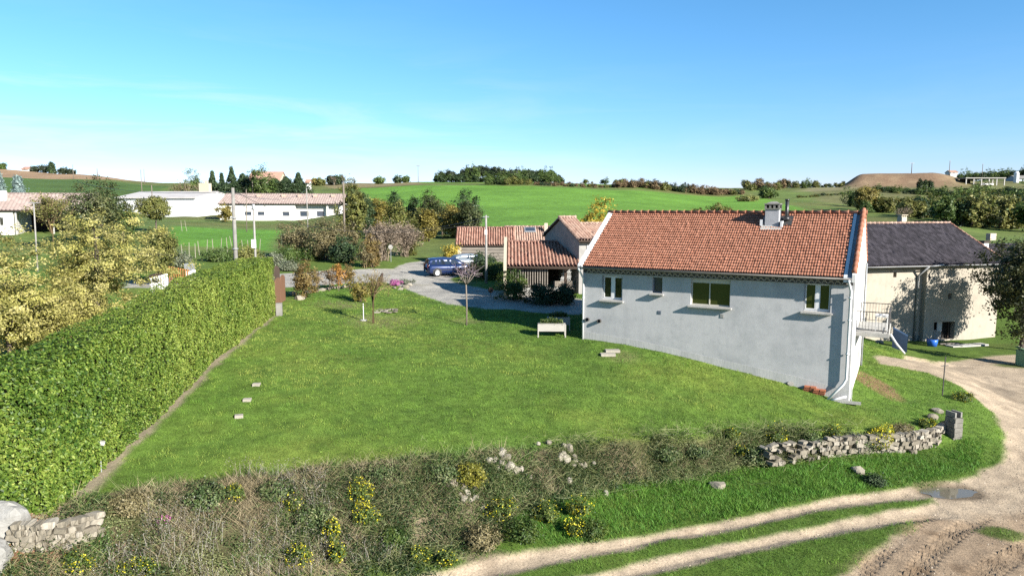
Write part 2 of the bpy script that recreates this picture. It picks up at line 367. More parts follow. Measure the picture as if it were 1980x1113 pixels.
def near_ground():
    xs = np.concatenate([np.arange(-78, -45, 2.5), np.arange(-45, -16, .5), np.arange(-16, 4, .16), np.arange(4, 20, .07), np.arange(20, 28, .16), np.arange(28, 48, .5), np.arange(48, 80, 2.5)])
    ys = np.concatenate([np.arange(-60, 6, 4.), np.arange(6, 15, .35), np.arange(15, 27, .07), np.arange(27, 45, .16), np.arange(45, 78.6, .3)])
    gx, gy = np.meshgrid(xs, ys); X = gx.ravel(); Y = gy.ravel()
    Z = terrain(X, Y)
    rag = (fbm(X, Y, .9, 50, 4) - .5) * .9
    dU = sdf(X, Y, UPOLY); bw = bank_width(X)
    # albedo of the ground kinds
    n1 = fbm(X, Y, 3.5, 1); n2 = fbm(X, Y, .8, 2); n4 = fbm(X, Y, .22, 4, 2)
    col = np.tile(np.array([.12, .20, .034]), (len(X), 1))
    col = blend(col, sstep(.45, .75, n1) * .6, (.19, .235, .045))
    col = blend(col, sstep(.55, .8, n2) * .45, (.075, .14, .026))
    col = col * (.62 + .76 * n4)[:, None]
    bank = sstep(.02, -.3, dU + rag * .4) * sstep(-1.25, -.75, dU / bw + rag * .2) * sstep(16.5, 14.5, X)
    col = blend(col, bank, (.125, .105, .062))
    col = blend(col, bank * sstep(.45, .7, fbm(X, Y, 1.3, 12)) * .8, (.075, .085, .03))
    lush = sstep(-.2, .3, sdf(X, Y, LUSHP) + rag * .6); bank = bank * (1 - lush)
    lowg = np.maximum(sstep(-.8, -1.05, dU / bw + rag * .2) * (dU < 0), lush)
    col = blend(col, lowg * .6, (.09, .15, .026))
    for (px, py, rx, ry) in ((790, 1010, 1.0, .9), (860, 1030, .7, .5), (640, 1110, .5, .6), (900, 985, .5, .5), (930, 1075, 1.0, .4)):
        p = ong(px, py); q = sstep(1.15, .5, np.hypot((X - p[0]) / rx, (Y - p[1]) / ry) + rag * 1.1); col = blend(col, q * .8, (.25, .20, .14)); bank = bank * (1 - .45 * q)
    mul = sstep(1.3, .4, np.hypot((X - ong(60, 1090)[0]) / 2.0, (Y - ong(60, 1090)[1]) / 1.3) + rag * .4)
    col = blend(col, mul, (.22, .115, .07))
    bare = sstep(-.12, .15, sdf(X, Y, BARE) + rag * .6)
    col = blend(col, bare * .9, (.34, .275, .20))
    # dry worn patches in the lawn: under the two young trees, in front of the beech hedge
    for (px, py, r, wgt) in ((735, 622, 2.6, .5), (660, 588, 2.2, .55), (905, 620, 1.0, .5), (1200, 690, 1.2, .4), (1690, 745, 1.2, 0), (880, 548, 2.5, .5)):
        p = ong(px, py); q = sstep(1.2, .3, np.hypot((X - p[0]) / r, (Y - p[1]) / r) + rag * .5)
        col = blend(col, q * wgt, (.24, .2, .11))
    ch = ong(1690, 742); q = sstep(1.1, .7, np.hypot((X - ch[0]) / .8, (Y - ch[1]) / 2.3) + rag * .3); col = blend(col, q * .85, (.30, .17, .11))
    dry = sstep(-.3, .5, -sdf(X, Y, UPOLY)) * 0
    sr1 = sdf(X, Y, RUT_UP); sr2 = sdf(X, Y, RUT_LO); srd = sdf(X, Y, ROADP); sdr = sdf(X, Y, DRIVE)
    sand = np.maximum.reduce([sstep(-.1, .16, sr1 + rag * .28), sstep(-.1, .16, sr2 + rag * .28), sstep(-.12, .2, srd + rag * .45)])
    drive = sstep(-.15, .2, sdr + rag * .5)
    tr, mud = tread(X, Y)
    sc1 = np.array([.47, .375, .275])[None] * (.82 + .36 * fbm(X, Y, 2.4, 60)[:, None]) * (.88 + .24 * fbm(X, Y, .35, 61)[:, None])
    col = col * (1 - sand[:, None]) + sc1 * sand[:, None]
    col = blend(col, sand * sstep(.6, .75, fbm(X, Y, .5, 63, 4)) * .35, (.28, .21, .15))
    col = blend(col, mud * .75, (.33, .235, .155))
    col = blend(col, mud * sstep(.54, .74, fbm(X, Y, 1.1, 64, 4)) * .7, (.2, .135, .085))
    # the stony streak along the road edge and the grassy islands in the yard
    e = ong(1955, 765); q = sstep(1.0, .5, np.hypot((X - e[0]) / 1.0, (Y - e[1] - .4) / 2.4) + rag * .5); col = blend(col, q * .5 * sand, (.2, .16, .12))
    for px, py, rx, ry in ((1935, 1030, .8, .6), (1965, 707, 1.6, .7), (1910, 668, 5, .8)):
        p = ong(px, py); q = sstep(1.1, .6, np.hypot((X - p[0]) / rx, (Y - p[1]) / ry) + rag * .7); col = blend(col, q * .9, (.1, .14, .03)); sand = sand * (1 - q * .9)
    wet = sstep(1.35, .95, np.hypot((X - PUD[0]) / 1.15, (Y - PUD[1]) / .62) + rag * .3)
    col = blend(col, wet * .75, (.15, .115, .08))
    gc = np.array([.43, .405, .365])[None] * (.85 + .3 * fbm(X, Y, 3.0, 70)[:, None])
    col = col * (1 - drive[:, None]) + gc * drive[:, None]
    col = blend(col, drive * sstep(.6, .8, fbm(X, Y, 2.0, 71, 4)) * .45, (.33, .29, .2))
    # behind the hedge and beyond the road: rough meadow
    me = sstep(58, 66, Y + rag * 3) * (drive < .5); col = blend(col, me * .5, (.12, .17, .04))
    Z = Z + tr * sand + sand * (fbm(X, Y, .3, 65) - .5) * .03 - sand * .03 - drive * .03
    for s_ in (sr1, sr2): Z = Z - .07 * sstep(0, .35, s_)
    pw = sstep(1.25, .85, np.hypot((X - PUD[0]) / 1.1, (Y - PUD[1]) / .55)); Z = Z * (1 - pw) + (PUD[2] - .1) * pw
    nx, ny = len(xs), len(ys)
    idx = np.arange(nx * ny).reshape(ny, nx)
    F = np.stack([idx[:-1, :-1], idx[:-1, 1:], idx[1:, 1:], idx[1:, :-1]], -1).reshape(-1, 4)
    V = np.stack([X, Y, Z], 1)
    sf = sand[F].mean(1); df = drive[F].mean(1)
    zone = np.where(df > .5, 2, np.where(sf > .5, 1, 0))
    global GROUND_MASK
    GROUND_MASK = (xs, ys, (1 - np.maximum(sand, drive)).reshape(ny, nx), bank.reshape(ny, nx), Z.reshape(ny, nx), bare.reshape(ny, nx), lowg.reshape(ny, nx))
    for k, nm in ((0, 'ground'), (1, 'dirt_road'), (2, 'gravel_drive')):
        f = F[zone == k]; u, inv = np.unique(f, return_inverse=True)
        me = np_mesh(nm, V[u], inv.reshape(-1, 4), col[u]); o = link(nm, me, MT['earth'], None, True); tag(o, kind='structure')
MT = {}
def earth_mat(name, s1, s2, bumpd, str_=.5, gain=.8):
    n = NT(name); a = n.node('ShaderNodeAttribute', attribute_name='tint'); g = n.node('ShaderNodeNewGeometry')
    v = g.outputs['Position']; col = a.outputs['Color']
    f1 = n.ramp(n.noise(v, s1, 6, .65), [(.25, (.55, .55, .55)), (.75, (1.4, 1.4, 1.35))])
    f2 = n.ramp(n.noise(v, s2, 5, .7), [(.3, (.6, .6, .6)), (.7, (1.35, 1.35, 1.35))])
    col = n.mix(col, f1, .7, 'MULTIPLY'); col = n.mix(col, f2, .8, 'MULTIPLY'); col = n.mix(col, (gain,) * 3, 1.0, 'MULTIPLY'); n.base(col)
    n.b.inputs['Roughness'].default_value = .95; n.b.inputs['Specular IOR Level'].default_value = .1
    n.bump(n.noise(v, s2, 6, .7), str_, bumpd); return n.m
MT['earth'] = earth_mat('earth', .9, 14, .05, .6)
MT['field'] = earth_mat('field', .05, .9, .25, .6)
near_ground()
def ground_at(X, Y, k):
    xs, ys = GROUND_MASK[0], GROUND_MASK[1]; G = GROUND_MASK[k]
    i = np.clip(np.searchsorted(xs, X) - 1, 0, len(xs) - 2); j = np.clip(np.searchsorted(ys, Y) - 1, 0, len(ys) - 2)
    f = (X - xs[i]) / (xs[i + 1] - xs[i]); g = (Y - ys[j]) / (ys[j + 1] - ys[j])
    return (G[j, i] * (1 - f) + G[j, i + 1] * f) * (1 - g) + (G[j + 1, i] * (1 - f) + G[j + 1, i + 1] * f) * g
def ground_z(x, y):
    if y > 78: return gz(x, y)
    return float(ground_at(np.array([x]), np.array([y]), 4)[0])

# the far fields
def far_ground():
    us = np.linspace(-1.5, 1.5, 760); ys = 78.2 * (3300 / 78.2) ** (np.linspace(0, 1, 330) ** 1.15)
    uu, yy = np.meshgrid(us, ys); X = (uu * yy).ravel(); Y = yy.ravel(); Z = terrain(X, Y) - sstep(79.5, 78, Y) * .02
    n1 = fbm(X, Y, 30, 101, 4); n2 = fbm(X, Y, 6, 102, 3); rg = (n2 - .5) * 5
    col = np.tile(np.array([.15, .21, .055]), (len(X), 1))
    col = blend(col, sstep(.4, .7, n1) * .7, (.17, .17, .06)); col = blend(col, sstep(.5, .75, n2) * .4, (.075, .115, .03))
    def zone(pts, c, wgt=1, soft=2):
        nonlocal col
        P = [tuple(q[:2]) for q in pts]; s_ = sdf(X, Y, P); col = blend(col, sstep(-soft, soft, s_ + rg * soft * .3) * wgt, c)
    PY = lambda L: [at(px, py, Yd) for px, py, Yd in L]
    # the bright crop on the middle hill, lighter crop above it
    zone(PY([(690, 364, 325), (1000, 362, 310), (1200, 372, 318), (1440, 390, 360), (1480, 400, 330), (1600, 420, 200), (1740, 440, 150), (1560, 460, 110), (1300, 470, 98), (960, 440, 108), (900, 432, 135), (760, 420, 170)]), (.15, .31, .045), .95)
    zone(PY([(780, 352, 345), (1260, 355, 345), (1250, 350, 420), (800, 350, 420)]), (.16, .29, .055), .9)
    zone(PY([(640, 370, 330), (820, 358, 330), (790, 350, 420), (600, 350, 430)]), (.30, .23, .13), .8)
    zone(PY([(-300, 400, 190), (240, 380, 220), (330, 360, 322), (150, 346, 330), (-300, 346, 300)]), (.085, .15, .04), .9)
    zone(PY([(-100, 345, 305), (150, 346, 335), (330, 352, 420), (150, 330, 520), (-100, 315, 520)]), (.42, .27, .17), .9)
    zone(PY([(310, 470, 85), (520, 470, 85), (545, 440, 130), (340, 436, 130)]), (.13, .30, .04), .9, 1)
    zone(PY([(1830, 425, 130), (2100, 470, 110), (2100, 480, 95), (1700, 470, 100), (1690, 445, 130)]), (.15, .175, .05), .8)
    zone(PY([(1590, 396, 290), (2400, 420, 250), (2400, 340, 560), (1640, 352, 520), (1560, 372, 440)]), (.20, .185, .085), .75, 4)
    px = W0 / 2 + FPX * X / Y
    heap = sstep(1600, 1645, px) * (1 - sstep(1800, 1900, px)) * sstep(440, 466, Y) * (1 - sstep(600, 640, Y))
    col = blend(col, heap * .95, (.23, .15, .1)); col = blend(col, heap * sstep(.5, .7, fbm(X, Z * 4, 8, 33)) * .6, (.3, .22, .14))
    zone(PY([(1540, 372, 400), (1660, 358, 455), (1560, 372, 500)]), (.3, .27, .15), .8, 6)
    nx, ny = len(us), len(ys); idx = np.arange(nx * ny).reshape(ny, nx)
    F = np.stack([idx[:-1, :-1], idx[:-1, 1:], idx[1:, 1:], idx[1:, :-1]], -1).reshape(-1, 4)
    o = link('hills', np_mesh('hills', np.stack([X, Y, Z], 1), F, col), MT['field'], None, True); tag(o, kind='structure')
far_ground()

# puddle
def puddle():
    m = M(); c = (PUD[0], PUD[1], PUD[2] - .085); pts = []
    for k in range(40):
        t = 2 * math.pi * k / 40; q = 1 + .13 * math.sin(3 * t + 1) + .1 * math.sin(5 * t)
        pts.append((c[0] + 1.05 * q * math.cos(t), c[1] + .5 * q * math.sin(t) + .1 * math.cos(t), c[2]))
    m.poly(pts)
    n = NT('puddle_water'); n.base((.16, .14, .10)); n.b.inputs['Roughness'].default_value = .06; n.b.inputs['Specular IOR Level'].default_value = .7
    o = m.build('puddle', n.m); tag(o, kind='structure')
puddle()
# ============================================================ MATERIALS FOR THINGS
def plaster(name, c, stain, rough=.9, streak=.5):
    n = NT(name); v = n.coord('Object'); vs = n.coord('Object', (1.6, 1.6, .12))
    col = n.mix(c, tuple(q * .86 for q in c), n.noise(v, 1.1, 6, .65))
    k = n.ramp(n.noise(vs, 2.2, 5, .7), [(.5, (0, 0, 0)), (.8, (streak * .45,) * 3)]); col = n.mix(col, stain, k)
    k = n.ramp(n.noise(v, .42, 7, .72), [(.46, (0, 0, 0)), (.70, (streak,) * 3)]); col = n.mix(col, stain, k)
    k = n.ramp(n.noise(v, 2.3, 6, .75), [(.52, (0, 0, 0)), (.75, (streak * .7,) * 3)]); col = n.mix(col, tuple(q * .9 for q in stain), k)
    n.base(col); n.b.inputs['Roughness'].default_value = rough; n.b.inputs['Specular IOR Level'].default_value = .15
    n.bump(n.noise(v, 45, 4), .35, .008); return n.m
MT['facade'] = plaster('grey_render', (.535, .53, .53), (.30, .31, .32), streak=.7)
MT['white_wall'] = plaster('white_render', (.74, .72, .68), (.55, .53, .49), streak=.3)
MT['old_render'] = plaster('old_render', (.41, .37, .305), (.25, .22, .185), streak=.75)
MT['cream'] = plaster('cream_render', (.52, .455, .35), (.5, .43, .33), streak=.4)
MT['concrete'] = pm('concrete', (.25, .24, .22), (.17, .165, .15), 2.5, .9, .3, c3=(.12, .12, .11), f3=.4)
MT['light_concrete'] = pm('light_concrete', (.42, .41, .38), (.32, .31, .29), 2.5, .9, .3)
MT['white_paint'] = pm('white_paint', (.78, .78, .77), (.70, .70, .69), 2, .45, spec=.4)
MT['white_metal'] = pm('white_metal', (.74, .75, .76), (.64, .66, .67), 2, .4, spec=.5)
MT['zinc'] = pm('zinc', (.30, .31, .32), (.2, .21, .22), 3, .45, spec=.5)
MT['dark_metal'] = pm('dark_metal', (.035, .035, .038), (.06, .055, .05), 4, .55, spec=.4)
MT['black'] = pm('black_enamel', (.02, .022, .024), (.03, .03, .03), 4, .4, spec=.5)
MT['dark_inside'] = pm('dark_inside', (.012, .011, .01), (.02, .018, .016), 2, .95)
MT['glass'] = glassm('window_glass', (.012, .016, .009))
MT['glass_olive'] = glassm('window_glass_olive', (.028, .032, .008), .05)
MT['glass_blue'] = glassm('window_glass_blue', (.03, .04, .055), .1)
MT['wood_grey'] = pm('grey_wood', (.27, .24, .205), (.15, .13, .11), 2.2, .9, .4, stretch=(.6, 6, 6), c3=(.09, .075, .06), f3=.4)
MT['wood_brown'] = pm('brown_wood', (.20, .105, .06), (.14, .07, .04), 2.2, .8, .3, stretch=(6, 6, .6))
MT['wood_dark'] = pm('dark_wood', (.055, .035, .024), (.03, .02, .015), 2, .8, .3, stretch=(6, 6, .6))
MT['brick'] = pm('red_brick', (.42, .15, .075), (.32, .105, .055), 5, .9, .3)
MT['stone'] = None
def tile_mat(name, stops, moss=(.1, .09, .07), mf=.45, bump=.3, rough=.85, joint_shade=False):
    n = NT(name); a = n.node('ShaderNodeAttribute', attribute_name='tint'); s = n.node('ShaderNodeSeparateColor'); n.link(a.outputs['Color'], s.inputs['Color'])
    col = n.ramp(s.outputs[0], stops); v = n.coord('Object')
    k = n.ramp(n.noise(v, .9, 6, .7), [(.45, (0, 0, 0)), (.75, (mf,) * 3)]); col = n.mix(col, moss, k)
    k = n.ramp(n.noise(v, 16, 3), [(.4, (.8,) * 3), (.7, (1.15,) * 3)]); col = n.mix(col, k, .8, 'MULTIPLY')
    if joint_shade: col = n.mix((.10, .045, .03), col, n.ramp(s.outputs[1], [(.15, (0, 0, 0)), (.9, (1, 1, 1))]))  # shadow lines between the tile courses, painted dark brown
    n.base(col); n.b.inputs['Roughness'].default_value = rough; n.b.inputs['Specular IOR Level'].default_value = .2; n.bump(n.noise(v, 40, 3), bump, .01); return n.m
MT['tile_orange'] = tile_mat('terracotta_tile', [(0, (.32, .132, .080)), (.5, (.375, .160, .098)), (1, (.43, .195, .125))], (.2, .105, .07), .35, joint_shade=True)
MT['tile_canal'] = tile_mat('canal_tile', [(0, (.21, .10, .075)), (.5, (.275, .145, .11)), (1, (.36, .215, .165))], (.2, .15, .11), .5)
MT['tile_pale'] = tile_mat('pale_canal_tile', [(0, (.32, .20, .155)), (.5, (.39, .26, .205)), (1, (.46, .325, .26))], (.25, .2, .15), .5)
MT['tile_dark'] = tile_mat('dark_weathered_tile', [(0, (.022, .020, .026)), (.5, (.040, .036, .046)), (1, (.07, .063, .077))], (.03, .028, .034), .6)
MT['tile_far'] = tile_mat('faded_tile', [(0, (.24, .18, .165)), (.5, (.285, .225, .205)), (1, (.32, .26, .235))], (.22, .18, .155), .5)
def stone_mat(name, c1, c2, mortar, sc_=3.2):
    n = NT(name); v = n.coord('Object'); t = n.node('ShaderNodeTexVoronoi', feature='DISTANCE_TO_EDGE', i_Scale=sc_); n.link(v, t.inputs['Vector'])
    t2 = n.node('ShaderNodeTexVoronoi', i_Scale=sc_); n.link(v, t2.inputs['Vector']); s = n.node('ShaderNodeSeparateColor'); n.link(t2.outputs['Color'], s.inputs['Color'])
    col = n.mix(n.ramp(s.outputs[0], [(0, c1), (1, c2)]), tuple(q * .7 for q in c1), n.noise(v, 9, 4))
    e = n.ramp(t.outputs['Distance'], [(.02, (1, 1, 1)), (.09, (0, 0, 0))]); col = n.mix(col, mortar, e)
    n.base(col); n.b.inputs['Roughness'].default_value = .92; n.b.inputs['Specular IOR Level'].default_value = .15; n.bump(e, -.6, .05); return n.m
MT['stone'] = stone_mat('rubble_stone', (.40, .35, .28), (.26, .22, .18), (.3, .27, .22))
MT['stone_grey'] = stone_mat('grey_rubble', (.36, .35, .33), (.22, .21, .2), (.27, .26, .25))
MT['rock'] = tile_mat('dry_stone', [(0, (.16, .14, .108)), (.5, (.27, .24, .19)), (1, (.38, .345, .29))], (.16, .145, .10), .5)

# ============================================================ ROOF TILES
def tile_roof(p0, u, L, s, S, tw=.22, th=.33, amp=.045, step=.025, lim=None, seed=1, samples=6, flat=0):
    """corrugated courses of tiles: p0 eave corner, u along the eave, s up the slope; lim(s) -> (u0,u1) trims it"""
    rng = np.random.default_rng(seed); u = np.array(u, float); s = np.array(s, float); n = np.cross(u, s); n /= np.linalg.norm(n)
    if n[2] < 0: n = -n
    nt_ = max(1, int(round(L / tw))); tw = L / nt_; nc = max(1, int(round(S / th))); th = S / nc
    us = np.linspace(0, L, nt_ * samples + 1); V = []; T = []
    prof = amp * (np.abs(np.sin(np.pi * us / tw)) ** .7 if flat else np.sin(2 * np.pi * us / tw - np.pi / 2))
    ti = np.minimum((us / tw - 1e-6).astype(int), nt_ - 1)
    for c in range(nc):
        ti_r = rng.random(nt_); jit = rng.normal(0, .006, nt_)
        for a, h, unshaded in (((c * th, step * .15, 0), (c * th + .045, step, 1), ((c + 1) * th - .004, 0, 1)) if flat else ((c * th, step, 1), ((c + 1) * th - .004, 0, 1))):  # riser foot tinted dark to paint the shadow under each course
            uu = us.copy()
            if lim: a0, a1 = lim(min(a, S)); uu = np.clip(us, a0, a1)
            P = np.array(p0)[None] + uu[:, None] * u[None] + a * s[None] + (prof + h + jit[ti])[:, None] * n[None]
            V.append(P); T.append(np.stack([ti_r[ti], np.full(len(us), float(unshaded)), ti_r[ti]], 1))
    m = len(us); R_ = len(V); idx = np.arange(R_ * m).reshape(R_, m)
    F = np.stack([idx[:-1, :-1], idx[:-1, 1:], idx[1:, 1:], idx[1:, :-1]], -1).reshape(-1, 4)
    return np.concatenate(V), F, np.concatenate(T)
def roof_obj(name, pieces, mat, parent):
    Vs, Fs, Ts = [], [], []; k = 0
    for V, F, T in pieces: Vs.append(V); Fs.append(F + k); Ts.append(T); k += len(V)
    return link(name, np_mesh(name, np.concatenate(Vs), np.concatenate(Fs), np.concatenate(Ts)), mat, parent, True)
def ridge_caps(a, b, mat, parent, seg=.38, r=.12, name='ridge_tiles'):
    a = np.array(a, float); b = np.array(b, float); L = np.linalg.norm(b - a); n = max(1, int(L / seg)); d = (b - a) / n; m = M(); rng = random.Random(5)
    for i in range(n):
        m.tc = (rng.random(), 1, 0)
        m.tube([a + d * i, a + d * (i + .85), a + d * (i + 1.04)], [r * 1.0, r * .9, r * 1.25], 8)
    return m.build(name, mat, parent, True, tint=True)
def wall_openings(m, L, z0f, z1, openings, y0=0, th=.25, mi=0):
    """vertical wall in the xz plane with real openings and reveals; z0f = (left,right) bottoms"""
    xs = sorted({0, L} | {o[0] for o in openings} | {o[1] for o in openings}); zs = sorted({z1} | {o[2] for o in openings} | {o[3] for o in openings})
    zb = lambda x: z0f[0] + (z0f[1] - z0f[0]) * x / L
    for i in range(len(xs) - 1):
        xa, xb = xs[i], xs[i + 1]; xm = (xa + xb) / 2
        prev = None
        for z in zs:
            lo = (zb(xa), zb(xb)) if prev is None else (prev, prev); zm = (max(lo) + z) / 2
            if not any(o[0] < xm < o[1] and o[2] < zm < o[3] for o in openings) and z > max(lo):
                m.quad((xa, y0, lo[0]), (xb, y0, lo[1]), (xb, y0, z), (xa, y0, z), mi); m.quad((xb, y0 + th, lo[1]), (xa, y0 + th, lo[0]), (xa, y0 + th, z), (xb, y0 + th, z), mi)
            prev = z
    for a, b, c, d in openings:
        m.quad((a, y0, c), (a, y0 + th, c), (a, y0 + th, d), (a, y0, d), mi); m.quad((b, y0 + th, c), (b, y0, c), (b, y0, d), (b, y0 + th, d), mi)
        m.quad((a, y0, d), (a, y0 + th, d), (b, y0 + th, d), (b, y0, d), mi); m.quad((a, y0 + th, c), (a, y0, c), (b, y0, c), (b, y0 + th, c), mi)

# ============================================================ MAIN HOUSE
HZ = 1.2
HROT = math.atan2(HU[1], HU[0])
house = empty('house', (HA[0], HA[1], HZ), HROT, 'long grey rendered house with an orange tiled roof, four windows in its front wall', 'house')
def hw(x, y, z):                          # house coordinates -> world
    q = HA + HU * x + HV * y; return (q[0], q[1], z + HZ)
EZ = 7.30 - HZ; RZ = 9.72 - HZ; HALF = 3.75; OV = .45
def op(x0, x1, y0, y1):
    a = fac(x0, y1); b = fac(x1, y0); c = fac(x1, y1); d = fac(x0, y0)
    return (a[0], b[0], (a[1] + c[1]) / 2 - HZ, (b[1] + d[1]) / 2 - HZ)
WIN = [op(1164, 1204, 533, 580), op(1261, 1281, 536, 567), op(1335, 1413, 540, 592), op(1553, 1608, 547, 603)]
def build_house():
    m = M(); L, D = HL, HD
    wall_openings(m, L, (1.6, -.6), EZ - .02, WIN, 0, .28)
    def side(x, nx):
        m.poly([(x, 0, -.6), (x, D, -.4), (x, D, EZ), (x, HALF, RZ - .03), (x, 0, EZ)] if nx > 0 else [(x, D, 1.2), (x, 0, 1.6), (x, 0, EZ), (x, HALF, RZ - .03), (x, D, EZ)])
    side(L, 1); side(0, -1); m.quad((L, D, -.6), (0, D, 1.2), (0, D, EZ), (L, D, EZ))
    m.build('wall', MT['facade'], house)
    # end wall in bright sun: thin skin, the sunlight put into a whiter colour
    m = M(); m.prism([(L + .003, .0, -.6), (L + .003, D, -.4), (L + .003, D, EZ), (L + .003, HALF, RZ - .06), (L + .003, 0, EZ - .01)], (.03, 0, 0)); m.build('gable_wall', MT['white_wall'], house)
    # plinth, a slightly paler strip along the foot of the wall
    m = M(); z = [fac(px, py)[1] - HZ for px, py in ((1129, 640), (1240, 659), (1400, 696), (1540, 727), (1650, 755))]; xs_ = [fac(px, 600)[0] for px in (1129, 1240, 1400, 1540, 1650)]
    xs_[0] = 0; xs_[-1] = L
    for i in range(4): m.prism([(xs_[i], -.012, z[i] - 1.4), (xs_[i + 1], -.012, z[i + 1] - 1.4), (xs_[i + 1], -.012, z[i + 1]), (xs_[i], -.012, z[i])], (0, .01, 0))
    m.build('plinth', pm('plinth_render', (.54, .53, .51), (.40, .40, .39), 1.5, .9, .2, stretch=(1, 1, .3)), house)
    # roof
    sl = np.array([0, HALF + OV, RZ - EZ + (RZ - EZ) / HALF * OV]); S = float(np.linalg.norm(sl)); sl /= S; e0 = EZ - (RZ - EZ) / HALF * OV
    R0, R1 = .165, L - .42
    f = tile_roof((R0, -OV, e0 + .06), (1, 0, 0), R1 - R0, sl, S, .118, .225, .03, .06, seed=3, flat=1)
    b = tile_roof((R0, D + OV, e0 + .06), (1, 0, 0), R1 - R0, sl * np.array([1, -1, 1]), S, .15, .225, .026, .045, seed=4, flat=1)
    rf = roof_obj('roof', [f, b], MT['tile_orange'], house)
    ridge_caps((R0 - .3, HALF, RZ + .13), (L + .15, HALF, RZ + .13), MT['tile_orange'], house, .4, .11)
    # deck under the tiles
    m = M(); m.prism([(-.05, -OV + .03, e0 - .03), (-.05, HALF, RZ - .03), (-.05, D + OV - .03, e0 - .03), (-.05, D + OV - .03, e0 - .09), (-.05, HALF, RZ - .10), (-.05, -OV + .03, e0 - .09)], (L + .10, 0, 0)); m.build('roof_deck', MT['concrete'], house)
    # verges: raised gable copings with flashing
    def verge(x0, x1, h, name, mat, y0=-OV - .06):
        m = M(); k = (RZ - EZ) / HALF
        za = EZ + k * y0; m.prism([(x0, y0, za - .1), (x0, HALF, RZ - .1), (x0, D - y0, za - .1), (x0, D - y0, za + h), (x0, HALF, RZ + h), (x0, y0, za + h)], (x1 - x0, 0, 0)); return m.build(name, mat, house)
    verge(-.09, .03, .17, 'gable_coping', MT['white_paint']); verge(.033, .09, .10, 'gable_flashing', MT['zinc']); verge(.093, .16, .13, 'gable_coping', MT['white_paint'])
    verge(L - .41, L - .27, .135, 'gable_flashing', MT['white_metal']); verge(L - .268, L - .08, .08, 'gable_flashing', MT['zinc']); verge(L - .078, L + .06, .24, 'gable_parapet', MT['white_wall'])
    m = M(); rng = random.Random(9); k = (RZ - EZ) / HALF
    for side_ in (0, 1):
        for i in range(13):
            y = -OV + (HALF + OV) * (i / 13); y2 = -OV + (HALF + OV) * ((i + 1.06) / 13)
            ya, yb = (y, y2) if not side_ else (D - y, D - y2); m.tc = (rng.random(), 1, 0)
            m.tube([(L - .0, ya, EZ + k * y + .31), (L - .0, yb, EZ + k * y2 + .28)], [.125, .10], 8)
    m.build('verge_tiles', MT['tile_orange'], house, True, tint=True)
    # gutter along the eave + downpipes
    m = M(); ps = [(x, -OV - .07, e0 + .045) for x in (-.06, L * .5, L - .1)]
    for x0, x1 in ((-.06, L - .1),):
        prof = [(math.cos(t) * .06, math.sin(t) * .06) for t in np.linspace(math.pi, 2 * math.pi, 9)] + [(math.cos(t) * .052, math.sin(t) * .052) for t in np.linspace(2 * math.pi, math.pi, 9)]
        m.prism([(x0, -OV - .07 + a, e0 + .03 + b) for a, b in prof], (x1 - x0, 0, 0))
    m.build('gutter', MT['old_gutter'], house, True)
    zl = fac(1129, 655)[1] - HZ
    m = M(); m.tube([(-.02, -OV - .07, e0 - .03), (-.02, -OV - .03, e0 - .14), (.05, -.06, e0 - .62), (.05, -.06, zl - .1)], .05, 10)
    for z in (zl + .9, zl + 2.2): m.tube([(.05, -.06, z), (.05, -.06, z + .05)], .062, 10)
    m.build('downpipe', MT['white_metal'], house, True)
    zr = fac(1645, 775)[1] - HZ; xr = L - .12
    m = M(); m.tube([(L - .2, -OV - .07, e0 - .03), (L - .2, -OV - .05, e0 - .12), (xr, -.13, e0 - .55), (xr, -.13, zr + 1.0), (xr - .1, -.14, zr + .75), (xr - .75, -.4, zr - .05)], .058, 10)
    m.tube([(xr + .04, -.09, zr + .2), (xr - .55, -.35, zr + .02)], .05, 8)
    for z in (zr + 2.1, zr + 3.6, zr + 4.6): m.tube([(xr, -.13, z), (xr, -.13, z + .05)], .085, 10)
    m.build('downpipe', MT['white_metal'], house, True)
    # zigzag cornice of tile ends under the eave
    m = M(); n = 47
    for i in range(n):
        x = .12 + (L - .24) * (i + .5) / n; r = (L - .24) / n * .5
        for row, (yo, zo) in enumerate(((.20, e0 - .15), (.11, e0 - .275))):
            xo = x + (r if row else 0)
            if xo > L - .15: continue
            a = [(xo + math.cos(t) * r * .96, -yo, zo + math.sin(t) * r * .9) for t in np.linspace(0, math.pi, 7)]; b_ = [(xo + math.cos(t) * r * .62, -yo, zo + math.sin(t) * r * .55) for t in np.linspace(math.pi, 0, 7)]
            m.prism(a + b_, (0, yo - .003, 0))
    m.build('cornice', pm('cornice_tile', (.46, .40, .35), (.33, .29, .26), 4, .9), house)
    m = M(); m.box(.05, L - .05, -.10, -.003, e0 - .30, e0 - .05); m.build('cornice_back', MT['dark_metal'], house)  # dark strip added behind the arcs, standing in for their shaded gaps
    m = M(); m.box(.05, L - .05, -.20, -.003, e0 - .02, e0 + .03); m.build('cornice_board', MT['concrete'], house)
    # windows
    for i, (a, b, c, d) in enumerate(WIN):
        fm = [MT['white_paint'], MT['glass_blue'], MT['cream_frame'], MT['white_paint']][i]; gm = [MT['glass'], MT['glass_blue'], MT['glass_olive'], MT['glass_olive']][i]
        fm = MT['grey_frame'] if i == 1 else fm; dp = .2 if i == 1 else .14; fw = .055
        m = M(); W = b - a
        m.box(a, a + fw, dp, dp + .06, c, d); m.box(b - fw, b, dp, dp + .06, c, d); m.box(a + fw, b - fw, dp, dp + .06, d - (.2 if i == 2 else fw), d); m.box(a + fw, b - fw, dp, dp + .06, c, c + fw * 1.3)
        top = d - (.2 if i == 2 else fw); bot = c + fw * 1.3; panes = []
